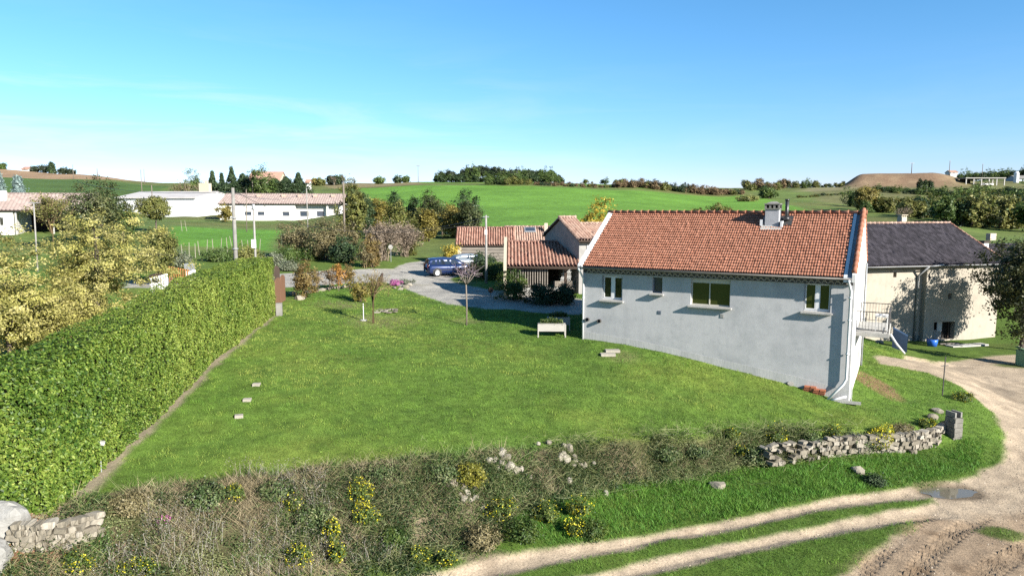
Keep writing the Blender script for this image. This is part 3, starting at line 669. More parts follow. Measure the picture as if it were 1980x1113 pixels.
        if i == 1: panes = [(a + fw, b - fw)]
        elif i == 2: mid = a + W * .47; m.box(mid - .025, mid + .025, dp - .01, dp + .05, bot, top); panes = [(a + fw, mid - .025), (mid + .025, b - fw)]
        else:
            mid = (a + b) / 2; m.box(mid - .075, mid + .075, dp - .015, dp + .05, bot, top); panes = [(a + fw, mid - .075), (mid + .075, b - fw)]
            for pa, pb in panes:
                m.box(pa, pa + .035, dp - .012, dp + .04, bot, top); m.box(pb - .035, pb, dp - .012, dp + .04, bot, top); m.box(pa + .035, pb - .035, dp - .012, dp + .04, bot, bot + .06); m.box(pa + .035, pb - .035, dp - .012, dp + .04, top - .05, top)
        fr = m.build('window', fm, house)
        for pa, pb in panes:
            q = M(); q.box(pa + .002, pb - .002, dp + .02, dp + .03, bot + .002, top - .002); q.build('pane', gm, fr)
        if i in (0, 3):                           # roller shutter box edge / guide rails at the reveals
            
            for e0_, e1_ in ((a + .004, a + .03), (b - .03, b - .004)): q = M(); q.box(e0_, e1_, .01, dp - .02, c + .01, d - .01); q.build('shutter_rail', MT['zinc'], fr)
        q = M(); q.box(a - .10, b + .10, -.20, -.002, c - .09, c - .012); q.box(a - .03, b + .03, -.002, .13, c - .02, c + .015); q.build('sill', MT['light_concrete'], fr, bevel=.008)
    # vents in the wall
    for px, py in ((1137, 617), (1160, 620)):
        s, z = fac(px, py); z -= HZ; m = M(); m.tube([(s, .02, z), (s, -.10, z), (s, -.17, z + .01)], .095, 14, False); m.tube([(s, .01, z), (s, -.05, z)], .06, 12); m.build('vent_hood', MT['dark_metal'], house, True)
    for px, py in ((1275, 604), (1396, 611), (1306, 526)):
        s, z = fac(px, py); z -= HZ; m = M(); k = .09
        m.box(s - k, s + k, -.014, -.002, z - k, z + k)
        for j in range(4): m.box(s - k + .015, s + k - .015, -.024, -.0145, z - k + .02 + j * .042, z - k + .04 + j * .042)
        m.build('vent_grille', MT['grey_frame'] if px != 1396 else MT['light_concrete'], house)
    # chimney with slotted cap, flue pipe, flashing
    cx = 8.93; m = M(); cy = HALF - .72
    cb = RZ - .5; m.box(cx - .33, cx + .33, cy - .3, cy + .3, cb - .2, RZ + .28)
    ch = m.build('chimney', pm('chimney_render', (.42, .43, .45), (.32, .33, .35), 3, .9, .2), house, bevel=.01)
    m = M(); m.box(cx - .37, cx + .37, cy - .34, cy + .34, RZ - .34 + .623, RZ - .34 + .68)
    for dx in (-.31, -.1, .1, .31):
        for dy in (-.28, .28): m.box(cx + dx - .045, cx + dx + .045, cy + dy - .045, cy + dy + .045, RZ - .34 + .683, RZ - .34 + .86)
    m.box(cx - .38, cx + .38, cy - .36, cy + .36, RZ - .34 + .863, RZ - .34 + .92); m.prism([(cx - .3, cy - .25, RZ - .34 + .923), (cx + .3, cy - .25, RZ - .34 + .923), (cx + .1, cy - .08, RZ - .34 + 1.02), (cx - .1, cy - .08, RZ - .34 + 1.02)], (0, .4, 0))
    m.build('chimney_cap', MT['concrete'], ch)
    m = M(); m.box(cx - .30, cx + .30, cy - .24, cy + .24, RZ - .34 + .685, RZ - .34 + .85); m.build('chimney_throat', MT['dark_inside'], ch)
    k = (RZ - EZ) / HALF; zr_ = lambda y: EZ + k * y + .14
    m = M(); m.prism([(cx - .5, cy - .62, zr_(cy - .62)), (cx - .5, cy + .4, zr_(cy + .4)), (cx - .5, cy + .4, zr_(cy + .4) - .05), (cx - .5, cy - .62, zr_(cy - .62) - .05)], (1.0, 0, 0)); m.build('chimney_flashing', MT['light_concrete'], house)
    m = M(); m.box(cx - .56, cx - .44, cy - .3, cy + .3, zr_(cy - .3), zr_(cy - .3) + .3); m.build('chimney_flashing', MT['white_metal'], house)
    m = M(); m.box(cx + .42, cx + .52, cy - .4, cy + .3, zr_(cy - .4), zr_(cy - .4) + .3); m.build('chimney_flashing', MT['white_metal'], house)
    fx = 9.56; m = M(); m.tube([(fx, cy + .1, cb), (fx, cy + .1, RZ + .78)], .085, 14); m.tube([(fx, cy + .1, RZ + .71), (fx, cy + .1, RZ + .79)], .11, 14); m.tube([(fx, cy + .1, RZ - .24), (fx, cy + .1, RZ - .05)], [.2, .09], 14); m.build('flue_pipe', MT['black'], house, True)
    m = M(); m.prism([(fx - .28, cy - .25, zr_(cy - .25)), (fx + .28, cy - .25, zr_(cy - .25)), (fx + .28, cy + .4, zr_(cy + .4)), (fx - .28, cy + .4, zr_(cy + .4))], (0, 0, .03)); m.build('flue_flashing', MT['dark_metal'], house)
    # balcony landing on the end wall with railings
    bz = onz(1690, 640, 0)
    zb = 4.42 - HZ; x1 = L + 1.42; y0, y1 = 1.55, 5.1
    bal = None; m = M(); m.box(L + .035, x1, y0, y1, zb - .19, zb); bal = m.build('balcony', MT['light_concrete'], house, bevel=.01)
    def rail(name, pts, h=.95, sp=.125):
        m = M()
        for (xa, ya, za), (xb, yb, zb_) in zip(pts[:-1], pts[1:]):
            Ls = math.hypot(xb - xa, yb - ya); n = int(Ls / sp)
            for q in (h, .1): m.tube([(xa, ya, za + q), (xb, yb, zb_ + q)], .022 if q == h else .014, 6)
            for i in range(n + 1):
                f_ = i / n; m.tube([(xa + (xb - xa) * f_, ya + (yb - ya) * f_, za + (zb_ - za) * f_ + (.1 if 0 < i < n else 0)), (xa + (xb - xa) * f_, ya + (yb - ya) * f_, za + (zb_ - za) * f_ + h)], .009 if 0 < i < n else .022, 5)
        return m.build(name, MT['dark_metal'], bal)
    rail('railing', [(L + .06, y0 + .05, zb), (x1 - .05, y0 + .05, zb)]); rail('railing', [(x1 - .05, y0 + .05, zb), (x1 - .05, y0 + 1.9, zb)]); rail('railing', [(L + .06, y1 - .05, zb + .0), (x1 - .05, y1 - .05, zb)])
    m = M(); m.box(x1 - .62, x1 - .06, y0 + .5, y0 + .95, zb + .68, zb + .78); m.box(x1 - .6, x1 - .56, y0 + .52, y0 + .93, zb, zb + .68); m.box(x1 - .13, x1 - .09, y0 + .52, y0 + .93, zb, zb + .68)
    t = thing(m, 'table', MT['white_paint'], 'small white table standing on the balcony landing behind its railing', 'table', (HA[0], HA[1], HZ), HROT)
    # blue panel at the far end of the landing
    m = M(); m.prism([(x1 + .1, y1 - .3, zb - 1.15), (x1 + .75, y1 - .3, zb - 1.35), (x1 + .75, y1 - .3, zb - .55), (x1 + .1, y1 - .3, zb - .2)], (0, .5, 0)); m.build('stair_panel', MT['blue_panel'], bal)
    m = M(); m.tube([(x1 + .05, y0 + .6, zb - .1), (x1 + .3, y0 + 1.2, zb - .6), (x1 + .65, y0 + 1.6, zb - 1.1)], .045, 8); m.build('drain_pipe', MT['white_paint'], bal, True)
    m = M(); m.tube([(L + .1, HD - .25, -.5), (L + .1, HD - .25, EZ - .1)], .05, 8); m.build('downpipe', MT['zinc'], house, True)
    for y in (.45,): m = M(); m.tube([(L + .09, y, 0), (L + .09, y, EZ - .2)], .03, 8); m.build('cable_duct', MT['white_metal'], house, True)
MT['old_gutter'] = pm('old_gutter', (.20, .185, .17), (.14, .13, .12), 3, .6, spec=.3)
MT['blue_panel'] = pm('blue_panel', (.02, .045, .09), (.015, .03, .06), 2, .6)
MT['cream_frame'] = pm('cream_frame', (.60, .57, .48), (.54, .51, .43), 2, .5)
MT['grey_frame'] = pm('grey_frame', (.16, .19, .22), (.13, .15, .18), 2, .5)
build_house()
# ============================================================ OTHER BUILDINGS
def frame_between(p, q):                   # local frame: x from p to q (plan), y away from the camera
    p = np.array(p[:2], float); q = np.array(q[:2], float); d = q - p; return p, math.atan2(d[1], d[0]), float(np.hypot(*d))
def gable_roof(parent, L, D, ez, rz, mat, ov=.3, x0=-.15, x1=None, tw=.24, th=.4, amp=.05, seed=1, half=None, cap=True, single=False, flat=0):
    half = half or D / 2; x1 = L + .15 if x1 is None else x1; k = (rz - ez) / half; sl = np.array([0, half + ov, k * (half + ov)]); S = float(np.linalg.norm(sl)); sl /= S
    P = [tile_roof((x0, -ov, ez - k * ov + .06), (1, 0, 0), x1 - x0, sl, S, tw, th, amp, .025, seed=seed, flat=flat)]
    if not single:
        h2 = D - half; s2 = np.array([0, -(h2 + ov), (rz - ez)]); S2 = float(np.linalg.norm(s2)); P.append(tile_roof((x0, D + ov, ez - .0 + .06), (1, 0, 0), x1 - x0, s2 / S2, S2, tw, th, amp, .025, seed=seed + 1, flat=flat))
    r = roof_obj('roof', P, mat, parent)
    if cap: ridge_caps((x0, half, rz + .08), (x1, half, rz + .08), mat, parent, .42, .1)
    m = M(); m.prism([(x0 + .03, -ov + .03, ez - k * ov - .03), (x0 + .03, half, rz - .03), (x0 + .03, D + (0 if single else ov - .03), (rz if single else ez) - .03), (x0 + .03, D + (0 if single else ov - .03), (rz if single else ez) - .1), (x0 + .03, half, rz - .1), (x0 + .03, -ov + .03, ez - k * ov - .1)], (x1 - x0 - .06, 0, 0)); m.build('roof_deck', MT['wood_dark'], parent)
    return r
def gutter(parent, x0, x1, y, z, mat):
    m = M(); prof = [(math.cos(t) * .08, math.sin(t) * .08) for t in np.linspace(math.pi, 2 * math.pi, 9)] + [(math.cos(t) * .07, math.sin(t) * .07) for t in np.linspace(2 * math.pi, math.pi, 9)]
    m.prism([(x0, y + a, z + b) for a, b in prof], (x1 - x0, 0, 0)); return m.build('gutter', mat, parent, True)

# ---- the old barn house with the dark roof, right of the main house
def barn():
    a = at(1640, 668, 50.0); b = at(1930, 660, 53.4)
    p, rz, L = frame_between(a, b); zg = .1; root = empty('barn', (p[0], p[1], zg), rz, 'old beige rendered barn house with a dark tiled roof behind the balcony', 'house')
    Rm = np.array([[math.cos(rz), -math.sin(rz)], [math.sin(rz), math.cos(rz)]])
    def loc(px, py, yl=0):                 # pixel -> (x,z) on the plane y=yl of this frame
        n = Rm[:, 1]; d = ray(px, py); o = p + n * yl; t = (o @ n) / (d[:2] @ n); q = CAM + d * t; return float((q[:2] - o) @ Rm[:, 0]), float(q[2] - zg)
    X1 = loc(1928, 600)[0]; XS = loc(1788, 600)[0]; ez = loc(1850, 506)[1]; D = 9.5; setb = .4
    def O(x0, x1, y0, y1, yl=0):
        c = loc(x0, y1, yl); d = loc(x1, y0, yl); return (c[0], d[0], c[1], d[1])
    ops = [O(1804, 1847, 621, 657), O(1833, 1841, 567, 578), O(1883, 1889, 513, 520)]
    ops2 = [O(1727, 1734, 526, 536, setb)]
    m = M(); w2 = M(); wall_openings(w2, X1, (-1.2, -1.2), ez, [tuple(o) for o in ops], 0, .45)
    # keep only the projecting part x > XS
    wall = M()
    xs0 = XS
    ops_s = [(o[0] - xs0, o[1] - xs0, o[2], o[3]) for o in ops]; t = M(); wall_openings(t, X1 - xs0, (-1.2, -1.2), ez, ops_s, 0, .45)
    wall.add([(v[0] + xs0, v[1], v[2]) for v in t.v], t.f)
    t = M(); wall_openings(t, xs0, (-1.2, -1.2), ez - .02, ops2, setb, .45); wall.add(t.v, t.f)
    wall.quad((xs0, setb, -1.2), (xs0, 0, -1.2), (xs0, 0, ez), (xs0, setb, ez)); wall.quad((X1, 0, -1.2), (X1, D, -1.2), (X1, D, ez), (X1, 0, ez)); wall.quad((0, D, -1.2), (0, setb, -1.2), (0, setb, ez), (0, D, ez)); wall.quad((X1, D, -1.2), (0, D, -1.2), (0, D, ez), (X1, D, ez))
    wall.build('wall', MT['old_render'], root)
    # roof: front slope with a hip on the right
    rxr = loc(1836, 431, 4.8)[0]; rzz = loc(1836, 431, 4.8)[1] - .05; half = 4.8; ov = .35
    k = (rzz - ez) / half; sl = np.array([0, half + ov, k * (half + ov)]); S = float(np.linalg.norm(sl)); xe = X1 + .3
    f = tile_roof((-.6, -ov, ez - k * ov + .05), (1, 0, 0), xe + .6, sl / S, S, .21, .34, .045, .02, lim=lambda s_: (0, (xe + .6) + (rxr - xe) * (s_ / S)), seed=21)
    # hip slope
    hl = np.array([rxr - xe, half + ov, 0.]); 
    hs_ = np.array([rxr - xe, 0, k * (half + ov)]); HS = float(np.linalg.norm(hs_)); W = D + 2 * ov
    g = tile_roof((xe, -ov, ez - k * ov + .05), (0, 1, 0), W, hs_ / HS, HS, .21, .34, .045, .02, lim=lambda s_: ((half + ov) * (s_ / HS), W - (W - half - ov) * (s_ / HS)), seed=22)
    b_ = tile_roof((-.6, D + ov, ez - k * ov + .05), (1, 0, 0), xe + .6, np.array([0, -(D - half + ov), k * (half + ov)]) / math.hypot(D - half + ov, k * (half + ov)), math.hypot(D - half + ov, k * (half + ov)), .21, .34, .045, .02, lim=lambda s_: (0, (xe + .6) + (rxr - xe) * (s_ / S)), seed=23)
    roof_obj('roof', [f, g, b_], MT['tile_dark'], root)
    ridge_caps((-.6, half, rzz + .08), (rxr, half, rzz + .08), MT['tile_pale'], root, .4, .1)
    ridge_caps((xe, -ov, ez - k * ov + .08), (rxr, half, rzz + .08), MT['tile_canal'], root, .4, .09, 'hip_tiles')
    gutter(root, -.6, XS - .2, -ov - .08 + .0, ez - k * ov - .0, MT['zinc']); gutter(root, XS + 1.0, xe, -ov - .08, ez - k * ov - .0, MT['zinc'])
    m = M(); m.tube([(XS - .2, -ov - .1, ez - k * ov - .06), (XS + 1.0, -ov - .1, ez - k * ov + .02)], .06, 8); m.build('gutter_joint', MT['zinc'], root, True)
    m = M(); m.box(-.5, xe - .05, -ov + .04, .0, ez - k * ov - .02, ez - k * ov + .03); m.build('soffit', MT['wood_dark'], root)
    dx = loc(1772, 560, setb)[0]; m = M(); m.tube([(XS - .3, -ov - .08, ez - k * ov - .06), (dx, setb - .1, ez - 1.0), (dx, setb - .1, -.6)], .08, 10); m.build('downpipe', MT['zinc'], root, True)
    # the stable door: recess, leaves, slatted hatch
    a0, a1, b0, b1 = ops[0]
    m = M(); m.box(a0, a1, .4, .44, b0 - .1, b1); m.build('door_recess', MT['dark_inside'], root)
    dm = MT['wood_grey']; m = M(); m.box(a0 + .03, a0 + .95, .24, .3, b0, b0 + .62); dr = m.build('door', dm, root)
    m = M()
    for i in range(7): x = a0 + .04 + i * .135; m.box(x, x + .07, .235, .239, b0, b0 + .62)
    m.box(a0 + .03, a0 + .95, .25, .29, b0 + .63, b0 + .70)
    m.build('door_slats', MT['light_concrete'], dr)
    m = M(); m.box(a0 + .5, a0 + .95, .2, .25, b0 + .62, b1 - .04); m.build('door', pm('pale_door', (.55, .53, .5), (.42, .4, .38), 3, .8), root)
    
    for e_ in (a0, a1 - .42): m = M(); m.box(e_, e_ + .06, .18, .3, b0, b1); m.build('door_post', MT['wood_dark'], root)
    for o, yl in ((ops[1], 0), (ops[2], 0), (ops2[0], setb)):
        q = M(); q.box(o[0] - .02, o[1] + .02, yl + .3, yl + .33, o[2] - .02, o[3] + .02); q.build('window', MT['dark_inside'], root)
    v = loc(1869, 632); m = M(); m.tube([(v[0], .02, v[1]), (v[0], -.03, v[1])], .09, 12); m.build('vent', MT['dark_metal'], root)
    v = loc(1797, 532); m = M(); m.box(v[0] - .06, v[0] + .06, -.012, -.003, v[1] - .3, v[1] + .15); m.build('slit_window', MT['dark_inside'], root)
    c = loc(1745, 425, 5.2); m = M(); cx = c[0]; m.box(cx - .24, cx + .24, half + .2, half + .7, rzz - .4, rzz + .55); ch = m.build('chimney', MT['cream'], root)
    m = M()
    for ddx in (-.2, 0, .2): m.box(cx + ddx - .04, cx + ddx + .04, half + .24, half + .66, rzz + .553, rzz + .68)
    m.box(cx - .3, cx + .3, half + .15, half + .75, rzz + .683, rzz + .74); m.build('chimney_cap', MT['cream'], ch)
    m = M(); m.box(rxr + 1.6, rxr + 2.2, half - 2.4, half - 2.0, rzz - 1.3, rzz - .75); m.build('chimney', MT['cream'], root)
    # low stone slab and planks lying in front
    s = ong(1880, 672); m = M(); m.cbox((0, 0, .06), (3.2, .7, .12), 0); thing(m, 'stone_slab', MT['light_concrete'], 'long pale stone slab lying at the foot of the barn wall', 'slab', (s[0], s[1] + .6, ground_z(s[0], s[1] + .6)), rz, bevel=.02)
barn()

# ---- the house whose roof and chimney peep out right of the barn
def behind_barn():
    a = at(1870, 560, 62); b = at(2080, 560, 66); p, rz, L = frame_between(a, b); root = empty('farmhouse', (p[0], p[1], 2), rz, 'brown roofed house with a white chimney half hidden behind the barn and the dark tree', 'house')
    m = M(); m.box(0, L, 0, 6, -3, 3.0); m.build('wall', MT['cream'], root); gable_roof(root, L, 6, 3.0, 4.6, MT['tile_dark'], seed=31)
    z = at(1945, 490, 66); m = M(); cx = (at(1945, 490, 64)[0] - p[0]); m.box(cx - .3, cx + .3, 2.2, 2.8, 3.6, at(1945, 470, 65)[2] - 2); m.build('chimney', MT['white_wall'], root)
    m = M(); m.box(cx - .4, cx + .4, 2.1, 2.9, at(1945, 470, 65)[2] - 1.99, at(1945, 468, 65)[2] - 1.9); m.build('chimney_cap', MT['wood_dark'], root)
behind_barn()

# ---- the outbuildings left of the main house
def porch():
    a = at(972, 572, 49.5); b = at(1122, 572, 49.5); p, rz, L = frame_between(a, b); zg = 3.9
    root = empty('open_barn', (p[0], p[1], zg), rz, 'open fronted shed with a striped tile roof beside the left end of the grey house', 'shed')
    ez = at(1000, 512, 49.1)[2] - zg; rz_ = at(1040, 469, 53.3)[2] - zg; D = 4.2
    x0 = at(985, 510, 49.1)[0] - p[0]
    gable_roof(root, L, D, ez, rz_, MT['tile_canal'], .35, x0 - .2, L, .25, .42, .085, 41, half=D, single=True)
    gutter(root, x0 - .1, L, -.45, ez - .22, MT['wood_dark'])
    k = (rz_ - ez) / D
    m = M(); m.prism([(x0 - .42, -.5, ez - .5 * k - .25), (x0 - .42, -.5, ez - .5 * k + .2), (x0 - .42, D * .3, ez + D * .3 * k + .28), (x0 - .42, D + .1, rz_ + .42), (x0 - .42, D + .1, -.3), (x0 - .42, -.1, -.3), (x0 - .42, -.1, ez - .6)], (.22, 0, 0)); m.build('side_wall', MT['cream'], root)
    m = M(); m.box(x0 - .2, L, D - .25, D, -.3, rz_ - .13); m.build('back_wall', MT['wood_dark'], root)  # dark wood colour stands in for the deep shade inside the shed
    for x in (x0 + 2.3, x0 + 4.0): m = M(); m.box(x - .1, x + .1, -.05, .15, -.3, ez - .2); m.build('post', MT['wood_dark'], root)
    m = M(); m.box(x0 - .2, L, -.04, .12, ez - .22, ez - .02); m.build('beam', MT['wood_dark'], root)
    # slatted railing and low wall
    m = M(); xr0, xr1 = x0 + .1, x0 + 2.7; zb, zt = at(1000, 556, 49.0)[2] - zg, at(1000, 522, 49.0)[2] - zg
    for i in range(16): x = xr0 + (xr1 - xr0) * i / 15; m.box(x - .035, x + .035, -.16, -.12, zb, zt)
    for z in (zb + .06, zt - .12): m.box(xr0, xr1, -.119, -.07, z, z + .07)
    m.build('railing', MT['wood_grey'], root)
    m = M(); m.box(x0, L - 1.2, -.24, -.06, -.4, zb - .02); m.build('low_wall', MT['light_concrete'], root)
    # a leaning lattice panel inside, crates
    m = M()
    xl = L - 1.55
    for i in range(9): m.tube([(xl + i * .1, .9, .1 + i * .02), (xl + .5 + i * .07, 1.1, 2.1)], .016, 4)
    for i in range(6): m.tube([(xl + .06 * i, .92, .15 + i * .33), (xl + .8 + .06 * i, 1.0, .3 + i * .33)], .014, 4)
    thing(m, 'lattice_panel', MT['white_paint'], 'white lattice panel leaning in the dark right end of the open shed', 'lattice', (p[0], p[1], zg), rz)
    for px, lab in ((1022, 'grey wooden bench inside the open shed behind its slatted railing'), ):
        m = M(); xx = x0 + 3.2; m.box(xx, xx + 1.5, .5, .9, .42, .48); m.box(xx + .05, xx + .12, .5, .9, 0, .42); m.box(xx + 1.38, xx + 1.45, .5, .9, 0, .42); m.box(xx, xx + 1.5, .92, .97, .5, .95)
        thing(m, 'bench', MT['wood_grey'], lab, 'bench', (p[0], p[1], zg), rz)
porch()
def outbuilding(name, label, cat, pl, pr, py_e, py_r, Y, D, wallm, tilem, seed, base, cap=True, tw=.25, dl=.03):
    """gable roofed building seen from its eave side; eave from pixel pl to pr at distance Y"""
    a = at(pl, py_e, Y); b = at(pr, py_e, Y + dl * (pr - pl) / 30.); p, rz, L = frame_between(a, b); zg = base; half = D / 2
    root = empty(name, (p[0], p[1], zg), rz, label, cat); ez = a[2] - zg; rz_ = at((pl + pr) / 2, py_r, Y + half)[2] - zg
    m = M(); m.box(.05, L - .05, 0, D, -1.2, ez); 
    for x in (.05, L - .25): m.prism([(x, .02, ez), (x, D - .02, ez), (x, half, rz_ - .14)], (.2, 0, 0))
    m.build('wall', wallm, root); gable_roof(root, L, D, ez, rz_, tilem, .3, -.2, L + .2, tw, .4, .085, seed, cap=cap); return root, p, rz, L, ez, rz_, zg
r, p, rz, L, ez, rz_, zg = outbuilding('log_shed', 'grey plank walled shed with a red striped roof behind the parked cars', 'shed', 884, 992, 471, 441, 71, 5.2, MT['wood_grey'], MT['tile_canal'], 51, 4.0)
m = M()
for i in range(9): m.box(.3, L - .3, -.10, -.003, -.3 + i * .32, -.3 + i * .32 + .28)
m.build('wall_boards', MT['wood_grey'], r); m = M(); m.box(.0, .42, -.16, -.101, -.4, ez - .1); m.build('corner_post', pm('pale_post', (.55, .48, .38), (.45, .38, .3), 3), r)
r, p, rz, L, ez, rz_, zg = outbuilding('stone_barn', 'low stone barn with a pale striped roof carrying a skylight and a small chimney', 'barn', 979, 1082, 465, 439, 72, 5.0, MT['stone_grey'], MT['tile_pale'], 53, 3.9)
def on_slope(x, f): return (x, -.3 + (2.5 + .3) * f, ez + (rz_ - ez) * ((2.8 * f - .3) / 2.5) + .16)
c = on_slope(L * .46, .72); kx = math.atan2(rz_ - ez, 2.5)
m = M(); q = [on_slope(L * .46 - .6, .56), on_slope(L * .46 + .6, .56), on_slope(L * .46 + .6, .86), on_slope(L * .46 - .6, .86)]; m.prism(q, (0, 0, .07)); sk = m.build('skylight', MT['zinc'], r)
m = M(); e = .1; q = [on_slope(L * .46 - .5, .6), on_slope(L * .46 + .5, .6), on_slope(L * .46 + .5, .82), on_slope(L * .46 - .5, .82)]; m.prism([(a_, b_, c_ + .075) for a_, b_, c_ in q], (0, 0, .012)); m.build('pane', MT['glass_blue'], sk)
m = M(); c = on_slope(L * .76, .62); m.box(c[0] - .18, c[0] + .18, c[1] - .18, c[1] + .18, c[2] - .4, c[2] + .85); m.build('chimney', MT['cream'], r)
# the higher stone building with its gable towards the left
def tower_barn():
    a = at(1120, 461, 50); apex = at(1094, 421, 53.3); b2 = at(1240, 458, 51.7); p, rz, L = frame_between(a, b2); zg = 3.8
    root = empty('stone_house', (p[0], p[1], zg), rz, 'tall rubble stone house with a striped roof, its gable just left of the grey house', 'house'); ez = a[2] - zg
    v = np.array([-math.sin(rz), math.cos(rz)]); half = 3.35; D = 6.4; rz_ = apex[2] - zg
    L1 = 1.25; dz = .5
    m = M(); m.box(0, L1, 0, D, -.6, ez); m.box(L1, L, 0, D, -.6, ez - .02)
    for x, e in ((0, 0), (L1 - .3, 0), (L - .3, dz)): m.prism([(x, .01, ez), (x, D - .01, ez), (x, half, rz_ - .12 - e)], (.3, 0, 0))
    m.build('wall', MT['stone_grey'], root)
    gable_roof(root, L1, D, ez, rz_, MT['tile_pale'], .3, -.18, L1, .25, .4, .085, 61, half=half)
    gable_roof(root, L, D, ez - .05, rz_ - dz, MT['tile_pale'], .3, L1 + .02, L, .25, .4, .085, 63, half=half)
    m = M(); m.box(.6, 1.6, -.06, -.004, ez - 1.6, ez - .5); m.build('window_surround', MT['white_wall'], root)
    gutter(root, -.15, L, -.38, ez - .22, MT['wood_dark'])
tower_barn()

# ---- farm and sheds on the left
def left_farm():
    a = at(-150, 455, 100); b = at(28, 452, 104); p, rz, L = frame_between(a, b); zg = gz(a[0], a[1]) - .2
    root = empty('farmhouse', (p[0], p[1], zg), rz, 'low farmhouse with a faded tile roof and a dark open carport at the far left', 'house')
    ez = at(0, 404, 102)[2] - zg; rzz = at(30, 374, 107)[2] - zg; D = 10
    wl = at(0, 440, 103); xw = lambda px: float(np.interp(px, [-150, 28], [0, L]))
    ops = [(xw(-10), xw(8), ez - 2.5, ez - 1.2)]
    m = M(); wall_openings(m, L, (-1, -1), ez, ops, 0, .3); m.quad((L, 0, -1), (L, D, -1), (L, D, ez), (L, 0, ez)); m.quad((0, D, -1), (0, 0, -1), (0, 0, ez), (0, D, ez)); m.build('wall', MT['white_wall'], root)
    m = M(); o = ops[0]; m.box(o[0], o[1], .15, .2, o[2], o[3]); wn = m.build('window', MT['white_paint'], root)
    for i in range(2): q = M(); w_ = (o[1] - o[0]) / 2; q.box(o[0] + w_ * i + .08, o[0] + w_ * (i + 1) - .08, .14, .149, o[2] + .1, o[3] - .1); q.build('pane', MT['glass'], wn)
    L2 = L + 10.5
    gable_roof(root, L2, D, ez, rzz, MT['tile_far'], .5, -.3, L2, .5, .6, .05, 71)
    m = M(); m.box(L + .0, L2 - .2, D - .3, D, -1, ez); m.build('back_wall', MT['wood_dark'], root)
    for x in (L + .3, L + 5, L2 - .4): m = M(); m.box(x - .12, x + .12, .0, .24, -1, ez); m.build('post', MT['light_concrete'], root)
    cx = xw(-2); m = M(); cz = at(0, 368, 104)[2] - zg; m.box(cx - .5, cx + .5, 2.5, 3.3, ez, cz); m.build('chimney', MT['white_wall'], root)
left_farm()
def shed_white():
    a = at(228, 418, 196); b = at(380, 420, 193); p, rz, L = frame_between(a, b); zg = gz(b[0], b[1]) - .5
    root = empty('metal_shed', (p[0], p[1], zg), rz, 'long white metal shed with a pale grey roof and a gable end on its right', 'shed')
    ez = at(380, 383, 193)[2] - zg; rzz = at(406, 372, 205)[2] - zg; D = 22; half = D / 2
    m = M(); m.quad((0, 0, -2), (L, 0, -2), (L, 0, ez), (0, 0, ez)); m.poly([(L, 0, -2), (L, D, -2), (L, D, ez), (L, half, rzz), (L, 0, ez)]); m.poly([(0, D, -2), (0, 0, -2), (0, 0, ez), (0, half, rzz), (0, D, ez)]); m.quad((L, D, -2), (0, D, -2), (0, D, ez), (L, D, ez)); m.build('wall', MT['white_sheet'], root)
    m = M(); k = (rzz - ez) / half
    m.prism([(-.3, -.5, ez - .5 * k + .03), (-.3, half, rzz + .03), (-.3, D + .5, ez - .5 * k + .03), (-.3, D + .5, ez - .5 * k + .33), (-.3, half, rzz + .33), (-.3, -.5, ez - .5 * k + .33)], (L + .5, 0, 0)); m.build('roof', pm('fibre_cement', (.50, .475, .46), (.40, .38, .37), .3, .9), root)
    gutter(root, -.3, L + .2, -.65, ez - .05, MT['zinc'])
    m = M(); cx = L - 2.5; m.box(cx - 2.6, cx + .4, half - .8, half + .8, rzz - .3, rzz + 2.6); m.box(cx - 1.0, cx - .3, half - .4, half + .4, rzz + 2.603, rzz + 3.4); m.build('roof_hopper', MT['cream'], root)
def sheet_mat():
    n = NT('white_ribbed_sheet'); v = n.coord('Object'); n.base(n.mix((.80, .80, .80), (.66, .67, .69), n.noise(n.coord('Object', (1, 1, .05)), .8, 3)))
    w_ = n.node('ShaderNodeTexWave', bands_direction='X', i_Scale=.9); n.link(v, w_.inputs['Vector']); n.bump(w_.outputs['Fac'], .5, .06); n.b.inputs['Roughness'].default_value = .5; return n.m
MT['white_sheet'] = sheet_mat(); shed_white()
